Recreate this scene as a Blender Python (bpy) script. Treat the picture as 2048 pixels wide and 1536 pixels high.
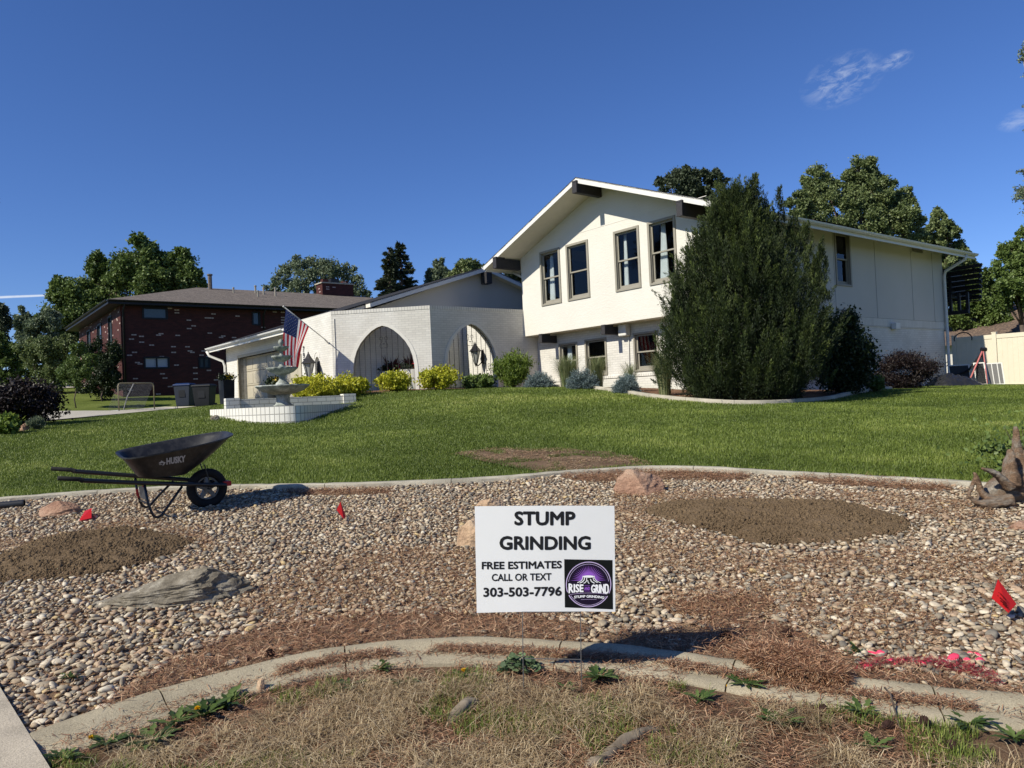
import bpy, bmesh, math, random
import numpy as np
from mathutils import Vector, Matrix, noise as mnoise
from mathutils.geometry import delaunay_2d_cdt
for o in list(bpy.data.objects): bpy.data.objects.remove(o)
C = bpy.context.scene.collection
rad = math.radians
rng = np.random.default_rng(7); random.seed(7)

# ------------------------------------------------------------------ camera
FPX, ROLL, PITCH, EYE = 1500.0, .045, rad(1.0), 1.6
Fv = np.array([0, math.cos(PITCH), math.sin(PITCH)]); R0 = np.array([1., 0, 0]); U0 = np.cross(R0, Fv)
Rv = R0*math.cos(ROLL) - U0*math.sin(ROLL); Uv = U0*math.cos(ROLL) + R0*math.sin(ROLL)
CAM = np.array([0, 0, EYE])
cam = bpy.data.objects.new('camera', bpy.data.cameras.new('camera')); C.objects.link(cam)
m = Matrix.Identity(4)
for i in range(3): m[i][0], m[i][1], m[i][2], m[i][3] = Rv[i], Uv[i], -Fv[i], CAM[i]
cam.matrix_world = m
cam.data.sensor_width = 36; cam.data.lens = FPX/2048*36; cam.data.clip_end = 2000; cam.data.clip_start = .05
bpy.context.scene.camera = cam

# ------------------------------------------------------------------ sky, sun, exposure
SUN_PHI, SUN_EL = rad(35.0), rad(39.0)              # direction the light travels (from +X), elevation
tow = np.array([-math.cos(SUN_PHI)*math.cos(SUN_EL), -math.sin(SUN_PHI)*math.cos(SUN_EL), math.sin(SUN_EL)])
W = bpy.data.worlds.new('World'); bpy.context.scene.world = W; W.use_nodes = True
nt = W.node_tree; nt.nodes.clear(); N = nt.nodes.new; LK = nt.links.new
sky = N('ShaderNodeTexSky'); sky.sky_type = 'NISHITA'; sky.sun_disc = False
sky.sun_elevation = SUN_EL; sky.sun_rotation = math.atan2(tow[0], tow[1])
sky.altitude = 1700; sky.air_density = 1.15; sky.dust_density = .15; sky.ozone_density = 4.0
hs = N('ShaderNodeHueSaturation'); hs.inputs['Saturation'].default_value = 1.06; hs.inputs['Value'].default_value = 1.0
tint = N('ShaderNodeMix'); tint.data_type = 'RGBA'; tint.blend_type = 'MULTIPLY'; tint.inputs[0].default_value = 1; tint.inputs[7].default_value = (.735, .82, 1.12, 1)
LK(sky.outputs[0], tint.inputs[6]); LK(tint.outputs[2], hs.inputs['Color'])
bg = N('ShaderNodeBackground'); bg.inputs[1].default_value = .088
tcw = N('ShaderNodeTexCoord')
def wdir(px, py):
    d = Fv + Rv*(px-1024)/FPX - Uv*(py-768)/FPX; return d/np.linalg.norm(d)
def sky_wisp(p0, p1, width, nscale, strength, thr, prev):
    """soft cirrus along the arc between two sky directions"""
    a, b = wdir(*p0), wdir(*p1); mid = a+b; mid /= np.linalg.norm(mid); t = b-a; ln = np.linalg.norm(t); t /= ln
    n = np.cross(mid, t)
    def dot(vec, off=0):
        d = N('ShaderNodeVectorMath'); d.operation = 'DOT_PRODUCT'; LK(tcw.outputs['Generated'], d.inputs[0]); d.inputs[1].default_value = vec; return d.outputs['Value']
    def mt(op, x, y=None, z=None):
        q = N('ShaderNodeMath'); q.operation = op
        for i, k in enumerate((x, y, z)):
            if k is None: continue
            if isinstance(k, (int, float)): q.inputs[i].default_value = k
            else: LK(k, q.inputs[i])
        return q.outputs[0]
    l = mt('DIVIDE', dot(t), ln*.5); w = mt('DIVIDE', dot(n), width)
    e = mt('ADD', mt('MULTIPLY', l, l), mt('MULTIPLY', w, w)); e = mt('SUBTRACT', 1.0, e)
    e = mt('MAXIMUM', e, 0.0); front = mt('GREATER_THAN', dot(mid), 0.3); e = mt('MULTIPLY', e, front)
    cv = N('ShaderNodeCombineXYZ'); LK(mt('MULTIPLY', dot(t), nscale), cv.inputs[0]); LK(mt('MULTIPLY', dot(n), nscale*2.2), cv.inputs[1])
    no = N('ShaderNodeTexNoise'); no.inputs['Scale'].default_value = 1; no.inputs['Detail'].default_value = 9; no.inputs['Roughness'].default_value = .66
    no.inputs['Distortion'].default_value = .5; LK(cv.outputs[0], no.inputs['Vector'])
    k = mt('MULTIPLY', mt('MAXIMUM', mt('SUBTRACT', no.outputs[0], thr), 0.0), 4.5)
    k = mt('MINIMUM', mt('MULTIPLY', mt('MULTIPLY', k, e), strength), .8)
    mx = N('ShaderNodeMix'); mx.data_type = 'RGBA'; LK(k, mx.inputs['Factor']); LK(prev, mx.inputs[6]); mx.inputs[7].default_value = (7.2, 7.8, 8.8, 1)
    return mx.outputs[2]
s_ = hs.outputs[0]
s_ = sky_wisp((1598, 196), (1775, 122), .030, 46, .36, .44, s_)
s_ = sky_wisp((1755, 138), (1830, 104), .010, 60, .38, .42, s_)
s_ = sky_wisp((1990, 255), (2150, 205), .014, 40, .34, .40, s_)
s_ = sky_wisp((-160, 601), (160, 588), .0016, 6, 1.3, .30, s_)
LK(s_, bg.inputs[0]); wo = N('ShaderNodeOutputWorld'); LK(bg.outputs[0], wo.inputs[0])
sl = bpy.data.lights.new('sun', 'SUN'); sl.energy = 5.0; sl.angle = rad(.53); sl.color = (1, .94, .80)
so = bpy.data.objects.new('sun', sl); C.objects.link(so); so.location = (-20, -20, 30)
so.rotation_euler = Vector(tow).to_track_quat('Z', 'Y').to_euler()
vs = bpy.context.scene.view_settings; vs.view_transform = 'Standard'; vs.look = 'None'; vs.exposure = .3; vs.gamma = 1
bpy.context.scene.render.engine = 'CYCLES'

# ------------------------------------------------------------------ measuring helpers
def ray(px, py): return Fv + Rv*(px-1024)/FPX - Uv*(py-768)/FPX
def atY(px, py, Y): d = ray(px, py); return CAM + d*(Y/d[1])
def onp(px, py, P0, n): d = ray(px, py); return CAM + d*(((P0-CAM)@n)/(d@n))
def hor(px): return 794.2-.045*(px-1024)
TH = rad(38); u = np.array([math.sin(TH), -math.cos(TH), 0]); v = np.array([math.cos(TH), math.sin(TH), 0]); zz = np.array([0, 0, 1.])
M0 = atY(1046, 620, 24.); M0[2] = 0                 # left corner of the two-storey block
u2 = (u+v)/math.sqrt(2); K0 = M0 - v*3.5; J0 = K0 - u2*3.0
N0 = atY(243, 700, 38.); N0[2] = 0

# ------------------------------------------------------------------ terrain: thin plate spline over surveyed points
cp = []
for y in (-6, -2, 1, 3, 4.5, 6, 7.3):
    for x in (-9, -5, -2, 0, 2, 5, 9): cp.append((x, y, .103*y if y > 0 else .04*y))
for px, py, Y in [(0,862,15),(100,845,18),(240,829,22),(420,835,16),(560,840,16),(712,810,17.6),(740,785,20),(860,780,21),
                  (1045,775,22.5),(1190,778,19),(1325,795,16.5),(1480,808,14.8),(1650,801,16),(1750,780,19),(1870,770,24),(2000,771,25),(2150,770,24),
                  (150,831,27),(300,823,31),(390,814,34),(250,793,38),(60,830,27),(-120,850,15)]:
    cp.append(tuple(atY(px, py, Y)))
cp += [(-12,44,2.5),(-26,36,2.5),(-36,55,4.6),(-60,70,5.5),(-8,27,1.9),(-4,30,1.95),(4,28,1.7),(10,22,1.35),(14,34,1.4),(25,34,1.2),(40,45,1.2),
       (0,60,2.3),(-60,20,.8),(-30,8,.5),(30,8,.9),(60,20,1.0),(-20,24,1.35),(-22,14,1.0)]
for k in range(14):
    a = k*math.tau/14; cp.append((170*math.cos(a), 40+170*math.sin(a), 2.0))
cp = np.array(cp, float); XY = cp[:, :2]; n_ = len(cp)
def _U(r2): return np.where(r2 > 1e-12, r2*np.log(np.maximum(r2, 1e-12)), 0)
D2 = ((XY[:, None]-XY[None])**2).sum(-1); A = np.zeros((n_+3, n_+3)); A[:n_, :n_] = _U(D2)+np.eye(n_)*1.5
A[:n_, n_] = 1; A[:n_, n_+1:] = XY; A[n_, :n_] = 1; A[n_+1:, :n_] = XY.T
TW = np.linalg.solve(A, np.r_[cp[:, 2], 0, 0, 0])
def gz(x, y):
    x = np.asarray(x, float); y = np.asarray(y, float); sh = x.shape; x = x.ravel(); y = y.ravel(); out = np.empty(x.size)
    for i in range(0, x.size, 100000):
        xa, ya = x[i:i+100000], y[i:i+100000]
        d = (xa[:, None]-XY[:, 0])**2 + (ya[:, None]-XY[:, 1])**2
        out[i:i+100000] = _U(d)@TW[:n_] + TW[n_] + TW[n_+1]*xa + TW[n_+2]*ya
    return out.reshape(sh)
def gz1(x, y): return float(gz(np.array([x]), np.array([y]))[0])
_ts = np.linspace(1.5, 60, 1200)
def G(px, py):
    """first point where the sight line meets the ground"""
    d = ray(px, py); P = CAM + d[None]*_ts[:, None]; h = P[:, 2]-gz(P[:, 0], P[:, 1]); i = np.argmax(h < 0)
    if h[i] >= 0: return P[-1]
    f = h[i-1]/(h[i-1]-h[i]) if i else 0; t = _ts[i-1]+(_ts[i]-_ts[i-1])*f; Q = CAM+d*t; Q[2] = gz1(Q[0], Q[1]); return Q
def GP(pts):
    out = []
    for p in pts:
        Q = G(*p) if len(p) == 2 else atY(*p); out.append((Q[0], Q[1]))
    return np.array(out)
def inpoly(x, y, P):
    x = np.asarray(x); y = np.asarray(y); r = np.zeros(x.shape, bool); n = len(P)
    for i in range(n):
        x1, y1 = P[i]; x2, y2 = P[(i+1) % n]
        c = ((y1 > y) != (y2 > y)) & (x < (x2-x1)*(y-y1)/((y2-y1) if y2 != y1 else 1e-9)+x1); r ^= c
    return r
def smooth_line(P, n=8, closed=False):
    P = np.asarray(P, float); out = []; L = len(P)
    for i in range(L if closed else L-1):
        a, b, c, d = (P[(i-1) % L] if (closed or i > 0) else P[0]), P[i % L], P[(i+1) % L], (P[(i+2) % L] if (closed or i+2 < L) else P[-1])
        for k in range(n):
            t = k/n; out.append(.5*((2*b)+(c-a)*t+(2*a-5*b+4*c-d)*t*t+(3*b-a-3*c+d)*t**3))
    if not closed: out.append(P[-1])
    return np.array(out)
def vnoise(x, y, s, seed=0):
    x = np.asarray(x)/s; y = np.asarray(y)/s; xi = np.floor(x).astype(np.int64); yi = np.floor(y).astype(np.int64); fx = x-xi; fy = y-yi
    fx = fx*fx*(3-2*fx); fy = fy*fy*(3-2*fy)
    def h(a, b):
        n = (a*374761393+b*668265263+seed*1442695041) & 0xffffffff; n = ((n ^ (n >> 13))*1274126177) & 0xffffffff; return ((n ^ (n >> 16)) & 0xffff)/65535.
    return (h(xi, yi)*(1-fx)+h(xi+1, yi)*fx)*(1-fy)+(h(xi, yi+1)*(1-fx)+h(xi+1, yi+1)*fx)*fy

# ------------------------------------------------------------------ materials
def lin(r, g, b):
    f = lambda c: c/12.92 if c <= .04045 else ((c+.055)/1.055)**2.4
    return (f(r/255), f(g/255), f(b/255), 1)
class Mt:
    def __init__(s, name, base=(.5, .5, .5), rough=.7, spec=.3, metal=0):
        s.m = bpy.data.materials.new(name); s.m.use_nodes = True; s.nt = s.m.node_tree; s.b = s.nt.nodes['Principled BSDF']
        s.b.inputs['Base Color'].default_value = tuple(base[:3])+(1,); s.b.inputs['Roughness'].default_value = rough
        s.b.inputs['Specular IOR Level'].default_value = spec; s.b.inputs['Metallic'].default_value = metal; s.co = None
    def n(s, t, **k):
        q = s.nt.nodes.new(t)
        for a, b in k.items(): setattr(q, a, b)
        return q
    def l(s, a, b): s.nt.links.new(a, b)
    def coord(s, kind='Object'):
        tc = s.n('ShaderNodeTexCoord'); return tc.outputs[kind]
    def noise(s, scale, detail=4, vec=None, rough=.55, stretch=None):
        q = s.n('ShaderNodeTexNoise'); q.inputs['Scale'].default_value = scale; q.inputs['Detail'].default_value = detail; q.inputs['Roughness'].default_value = rough
        vec = vec or s.coord()
        if stretch:
            mp = s.n('ShaderNodeMapping'); mp.inputs['Scale'].default_value = stretch; s.l(vec, mp.inputs[0]); vec = mp.outputs[0]
        s.l(vec, q.inputs['Vector']); return q.outputs[0]
    def ramp(s, fac, stops, interp='LINEAR'):
        q = s.n('ShaderNodeValToRGB'); q.color_ramp.interpolation = interp; e = q.color_ramp.elements
        while len(e) < len(stops): e.new(.5)
        for i, (p, c) in enumerate(stops): e[i].position = p; e[i].color = tuple(c[:3])+(1,)
        s.l(fac, q.inputs[0]); return q.outputs[0]
    def mix(s, fac, a, b, mode='MIX'):
        q = s.n('ShaderNodeMix', data_type='RGBA', blend_type=mode)
        for i, k in ((0, fac), (6, a), (7, b)):
            if isinstance(k, (int, float)): q.inputs[i].default_value = k
            elif isinstance(k, tuple): q.inputs[i].default_value = k[:3]+(1,)
            else: s.l(k, q.inputs[i])
        return q.outputs[2]
    def col(s, c): s.l(c, s.b.inputs['Base Color']); return s
    def bump(s, h, strength=.3, dist=.01):
        q = s.n('ShaderNodeBump'); q.inputs['Strength'].default_value = strength; q.inputs['Distance'].default_value = dist; s.l(h, q.inputs['Height'])
        if s.b.inputs['Normal'].is_linked: s.l(s.b.inputs['Normal'].links[0].from_socket, q.inputs['Normal'])
        s.l(q.outputs[0], s.b.inputs['Normal']); return s
    def attr(s, name='rnd'):
        q = s.n('ShaderNodeAttribute'); q.attribute_name = name; return q.outputs['Fac']
def plain(name, c, rough=.6, spec=.3, metal=0, var=.12, scale=6, bump=0):
    M = Mt(name, c, rough, spec, metal); c = tuple(c[:3]); a = tuple(k*(1-var) for k in c); b = tuple(min(1, k*(1+var)) for k in c)
    nz = M.noise(scale, 5); M.col(M.ramp(nz, [(.3, a), (.7, b)]))
    if bump: M.bump(M.noise(scale*12, 4), bump, .004)
    return M.m
def leafmat(name, stops, rough=.5, trans=.25, spec=.35):
    M = Mt(name, stops[0][1], rough, spec); c = M.ramp(M.attr(), stops); M.col(c)
    t = M.n('ShaderNodeBsdfTranslucent'); M.l(c, t.inputs[0]); mx = M.n('ShaderNodeMixShader'); mx.inputs[0].default_value = trans
    out = M.nt.nodes['Material Output']; M.l(M.b.outputs[0], mx.inputs[1]); M.l(t.outputs[0], mx.inputs[2]); M.l(mx.outputs[0], out.inputs[0])
    return M.m
def brickmat(name, c1, c2, mortar, bias=0., bump=.35, rough=.75, odd=None, bw=.2, bh=.067, ms=.008, off=.5, msmooth=.3):
    M = Mt(name, c1, rough, .2); uv = M.n('ShaderNodeUVMap'); uv.uv_map = 'UVMap'
    q = M.n('ShaderNodeTexBrick'); q.offset = off; q.inputs['Scale'].default_value = 1; q.inputs['Mortar Size'].default_value = ms; q.inputs['Mortar Smooth'].default_value = msmooth
    q.inputs['Bias'].default_value = bias; q.inputs['Brick Width'].default_value = bw; q.inputs['Row Height'].default_value = bh
    q.inputs['Color1'].default_value = tuple(c1[:3])+(1,); q.inputs['Color2'].default_value = tuple(c2[:3])+(1,); q.inputs['Mortar'].default_value = tuple(mortar[:3])+(1,)
    M.l(uv.outputs[0], q.inputs['Vector']); c = q.outputs['Color']
    if odd:
        # a few whole pale bricks: per-brick random from snapped coordinates
        sp = M.n('ShaderNodeSeparateXYZ'); M.l(uv.outputs[0], sp.inputs[0])
        def mt(op, a, b=0.0):
            k = M.n('ShaderNodeMath', operation=op)
            for i, x in enumerate((a, b)):
                if isinstance(x, (int, float)): k.inputs[i].default_value = x
                else: M.l(x, k.inputs[i])
            return k.outputs[0]
        row = mt('FLOOR', mt('DIVIDE', sp.outputs[1], bh)); sh = mt('MULTIPLY', mt('MODULO', mt('ABSOLUTE', row), 2.0), .5)
        colm = mt('FLOOR', mt('SUBTRACT', mt('DIVIDE', sp.outputs[0], bw), sh)); cv = M.n('ShaderNodeCombineXYZ'); M.l(colm, cv.inputs[0]); M.l(row, cv.inputs[1])
        wn = M.n('ShaderNodeTexWhiteNoise', noise_dimensions='2D'); M.l(cv.outputs[0], wn.inputs['Vector'])
        k = mt('MULTIPLY', mt('GREATER_THAN', wn.outputs['Value'], .962), mt('SUBTRACT', 1.0, q.outputs['Fac'])); c = M.mix(k, c, tuple(odd))
    nz = M.noise(1.3, 6); c = M.mix(.5, c, M.ramp(nz, [(.35, (.42, .42, .42)), (.65, (.58, .58, .58))]), 'OVERLAY'); M.col(c)
    inv = M.n('ShaderNodeMath', operation='SUBTRACT'); inv.inputs[0].default_value = 1; M.l(q.outputs['Fac'], inv.inputs[1])
    M.bump(inv.outputs[0], bump, .008); M.bump(M.noise(60, 4), .15, .004); return M.m
cream = (.66, .635, .57)
MAT = {}
MAT['white_brick'] = brickmat('painted white brick', (.62, .60, .55), (.56, .54, .495), (.47, .455, .42), bump=.10, bw=.2, bh=.067, ms=.007)
MAT['soldier'] = brickmat('painted soldier course', (.62, .60, .55), (.57, .55, .50), (.32, .31, .29), bump=.4, bw=.085, bh=.30, ms=.007, off=0)
MAT['basin_brick'] = brickmat('white basin brick', (.70, .68, .62), (.63, .61, .56), (.30, .29, .27), bump=.9, bw=.11, bh=.16, ms=.008, off=0)
MAT['basin_cap'] = brickmat('white basin cap brick', (.70, .68, .62), (.63, .61, .56), (.34, .33, .31), bump=.9, bw=.22, bh=.10, ms=.007)
MAT['red_brick'] = brickmat('dark red brick', (.080, .024, .020), (.048, .017, .015), (.05, .022, .019), bump=.2, odd=(.44, .35, .31), bw=.235, bh=.075, ms=.008)
def stucco():
    M = Mt('cream stucco', cream, .85, .15); nz = M.noise(.9, 5); M.col(M.ramp(nz, [(.3, (.60, .575, .515)), (.7, (.64, .615, .555))]))
    M.bump(M.noise(9, 6, rough=.7, stretch=(1, 1, 2.2)), .35, .03); M.bump(M.noise(60, 3), .2, .005); return M.m
MAT['stucco'] = stucco()
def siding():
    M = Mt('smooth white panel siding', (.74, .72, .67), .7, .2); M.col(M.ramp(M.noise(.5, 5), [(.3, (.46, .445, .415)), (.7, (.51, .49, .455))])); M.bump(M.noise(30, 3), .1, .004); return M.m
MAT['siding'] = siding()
MAT['white_plain'] = plain('painted arch rim', (.62, .60, .55), .7, .2, var=.04)
MAT['trim'] = plain('white trim paint', (.66, .645, .60), .5, .35, var=.04)
MAT['soffit'] = plain('cream soffit paint', (.66, .62, .54), .7, .2, var=.04)
MAT['gutter'] = plain('grey white gutter', (.62, .62, .60), .4, .4, var=.05)
MAT['taupe'] = plain('taupe window paint', (.27, .25, .205), .55, .3, var=.06)
MAT['garage_door'] = plain('beige garage door', (.40, .36, .275), .55, .3, var=.04)
def beam_m():
    M = Mt('charcoal stained beam', (.03, .029, .032), .6, .3); M.col(M.ramp(M.noise(20, 5, stretch=(1, 1, 6)), [(.3, (.018, .017, .019)), (.7, (.05, .047, .05))])); M.bump(M.noise(40, 4, stretch=(1, 1, 5)), .3, .004); return M.m
MAT['beam'] = beam_m()
def shingle(name, c1, c2, c3, roww=.14, w=.33):
    M = Mt(name, c1, .95, .1); uv = M.n('ShaderNodeUVMap'); uv.uv_map = 'UVMap'; q = M.n('ShaderNodeTexBrick'); q.offset = .37; q.inputs['Scale'].default_value = 1
    q.inputs['Brick Width'].default_value = w; q.inputs['Row Height'].default_value = roww; q.inputs['Mortar Size'].default_value = .006; q.inputs['Mortar Smooth'].default_value = .2
    q.inputs['Color1'].default_value = c1+(1,); q.inputs['Color2'].default_value = c2+(1,); q.inputs['Mortar'].default_value = tuple(k*.35 for k in c1)+(1,); M.l(uv.outputs[0], q.inputs['Vector'])
    n2 = M.noise(9, 4); c = M.mix(M.ramp(n2, [(.5, (0, 0, 0)), (.62, (1, 1, 1))]), q.outputs['Color'], c3); n3 = M.noise(120, 2); c = M.mix(.6, c, M.ramp(n3, [(.3, (.35,)*3), (.7, (.65,)*3)]), 'OVERLAY')
    M.col(c); M.bump(n3, .5, .004); return M.m
MAT['roof_dark'] = shingle('charcoal shingles', (.03, .03, .033), (.045, .045, .048), (.022, .022, .025))
MAT['roof_grey'] = shingle('weathered grey brown shingles', (.145, .125, .11), (.20, .17, .145), (.10, .085, .075))
MAT['roof_brown'] = shingle('brown shingles', (.10, .075, .062), (.135, .10, .08), (.22, .155, .11))
def glass():
    M = Mt('window glass', (.02, .022, .025), .03, .5); g = M.n('ShaderNodeBsdfGlossy'); g.inputs['Roughness'].default_value = .015; g.inputs['Color'].default_value = (.9, .9, .9, 1)
    t = M.n('ShaderNodeBsdfTransparent'); t.inputs[0].default_value = (.72, .76, .76, 1); fr = M.n('ShaderNodeFresnel'); fr.inputs[0].default_value = 1.38
    M.bump(M.noise(1.5, 2), .05, .01); M.l(M.b.inputs['Normal'].links[0].from_socket, g.inputs['Normal'])
    mx = M.n('ShaderNodeMixShader'); M.l(fr.outputs[0], mx.inputs[0]); M.l(t.outputs[0], mx.inputs[1]); M.l(g.outputs[0], mx.inputs[2]); M.l(mx.outputs[0], M.nt.nodes['Material Output'].inputs[0]); return M.m
MAT['glass'] = glass()
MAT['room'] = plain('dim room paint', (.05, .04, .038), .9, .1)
MAT['curtain'] = plain('pale curtain cloth', (.78, .80, .82), .9, .1, var=.05)
MAT['black_iron'] = plain('black wrought iron', (.012, .011, .013), .45, .4, scale=20)
MAT['black_trim'] = plain('black house trim', (.012, .012, .014), .5, .3, scale=3)
def concrete(name, c, var=.25):
    M = Mt(name, c, .9, .15); n1 = M.noise(3, 6); n2 = M.noise(180, 3)
    a = tuple(k*(1-var) for k in c); b = tuple(k*(1+var*.6) for k in c); cc = M.ramp(n1, [(.3, a), (.65, b)]); cc = M.mix(.7, cc, M.ramp(n2, [(.3, (.3,)*3), (.7, (.7,)*3)]), 'OVERLAY'); M.col(cc)
    M.bump(n2, .6, .004); M.bump(M.noise(12, 5), .4, .01); return M.m
MAT['concrete'] = concrete('old kerb concrete', (.33, .285, .20)); MAT['sidewalk'] = concrete('pavement concrete', (.40, .35, .275)); MAT['edging'] = concrete('mowing edge concrete', (.38, .35, .28))
MAT['drive'] = concrete('driveway concrete', (.42, .39, .33), .12)
def groundmat(name, stops, s1=2.5, s2=70, bump=.8, dist=.02, rough=1):
    M = Mt(name, stops[0][1], rough, .05); n1 = M.noise(s1, 7, rough=.65); n2 = M.noise(s2, 5, rough=.7); M.col(M.mix(.8, M.ramp(n1, stops), M.ramp(n2, [(.3, (.25,)*3), (.7, (.75,)*3)]), 'OVERLAY'))
    M.bump(n2, bump, dist); return M.m
MAT['lawn'] = groundmat('lawn turf', [(.3, (.085, .11, .024)), (.5, (.12, .15, .034)), (.7, (.16, .19, .05))], .7, 45, .9, .03)
MAT['bed'] = groundmat('gravel bed soil', [(.3, (.19, .12, .075)), (.7, (.33, .23, .15))], 5, 90, .9, .015)
MAT['verge'] = groundmat('dry verge earth', [(.3, (.10, .06, .04)), (.55, (.17, .11, .07)), (.7, (.25, .18, .11))], 3, 120, 1, .012)
MAT['soil'] = groundmat('dark ground soil', [(.3, (.165, .115, .068)), (.7, (.215, .152, .092))], 1.5, 55, 1.0, .03)
MAT['mulch'] = groundmat('bark mulch', [(.3, (.14, .075, .045)), (.7, (.27, .16, .10))], 4, 60, 1, .03)
MAT['bare'] = groundmat('bare lawn patch', [(.3, (.115, .072, .048)), (.7, (.22, .155, .10))], 4, 90, 1, .015)

# ------------------------------------------------------------------ object helpers
def tag(o, label=None, cat=None, group=None, kind=None):
    if label: o['label'] = label
    if cat: o['category'] = cat
    if group: o['group'] = group
    if kind: o['kind'] = kind
    return o
def thing(name, label, cat, loc, group=None):
    o = bpy.data.objects.new(name, None); C.objects.link(o); o.location = Vector(loc); o.empty_display_size = .1
    return tag(o, label, cat, group)
def link(name, me, mat, parent=None, smooth=False):
    o = bpy.data.objects.new(name, me); C.objects.link(o)
    if mat: me.materials.append(MAT[mat] if isinstance(mat, str) else mat)
    if smooth: me.shade_smooth()
    if parent:
        o.parent = parent
        if parent.type == 'EMPTY': o.matrix_parent_inverse = Matrix.Translation(-parent.location)
    return o
def npmesh(name, V, F, rnd=None, smooth=False):
    """V (n,3), F (m,k) arrays -> mesh"""
    me = bpy.data.meshes.new(name); V = np.ascontiguousarray(V, np.float32); F = np.ascontiguousarray(F, np.int32); k = F.shape[1]
    me.vertices.add(len(V)); me.vertices.foreach_set('co', V.ravel()); me.loops.add(F.size); me.loops.foreach_set('vertex_index', F.ravel())
    me.polygons.add(len(F)); me.polygons.foreach_set('loop_start', np.arange(0, F.size, k, dtype=np.int32)); me.polygons.foreach_set('loop_total', np.full(len(F), k, np.int32))
    if smooth: me.polygons.foreach_set('use_smooth', np.ones(len(F), bool))
    me.update(calc_edges=True)
    if rnd is not None: a = me.attributes.new('rnd', 'FLOAT', 'POINT'); a.data.foreach_set('value', np.ascontiguousarray(rnd, np.float32))
    return me
def instance(T, TF, P, R, S, rnd, name, smooth=False):
    """copy template verts T to positions P with matrices R (n,3,3) and scale S (n,3)"""
    V = np.einsum('nij,nkj->nki', R, T[None]*S[:, None, :]) + P[:, None]; n, k = V.shape[:2]
    F = (TF[None]+(np.arange(n)*k)[:, None, None]).reshape(-1, TF.shape[1])
    return npmesh(name, V.reshape(-1, 3), F, np.repeat(rnd, k), smooth)
def rot_dir(D, roll=None):
    """matrices whose X axis is along D"""
    n = len(D); D = D/np.linalg.norm(D, axis=1)[:, None]; a = rng.normal(size=(n, 3)) if roll is None else roll
    Y = np.cross(a, D); Y /= np.linalg.norm(Y, axis=1)[:, None]+1e-9; Z = np.cross(D, Y); return np.stack([D, Y, Z], -1)
def rot_z(ang, tilt=.3):
    n = len(ang); X = np.stack([np.cos(ang), np.sin(ang), rng.normal(0, tilt, n)], 1); up = np.tile([0, 0, 1.], (n, 1))+rng.normal(0, tilt, (n, 3))
    X /= np.linalg.norm(X, axis=1)[:, None]; Y = np.cross(up, X); Y /= np.linalg.norm(Y, axis=1)[:, None]; Z = np.cross(X, Y); return np.stack([X, Y, Z], -1)
LEAF = np.array([(0, 0, 0), (.45, .32, .08), (1, 0, 0), (.45, -.32, .08)]); LEAFF = np.array([(0, 1, 2), (0, 2, 3)])
BLADE = np.array([(0, -.5, 0), (0, .5, 0), (.55, .38, .12), (.55, -.38, .12), (1, 0, 0)]); BLADEF = np.array([(0, 1, 2), (0, 2, 3), (3, 2, 4)])
def ico(sub):
    bm = bmesh.new(); bmesh.ops.create_icosphere(bm, subdivisions=sub, radius=1); bm.verts.ensure_lookup_table()
    V = np.array([v_.co[:] for v_ in bm.verts]); F = np.array([[w.index for w in f.verts] for f in bm.faces]); bm.free(); return V, F
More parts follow.
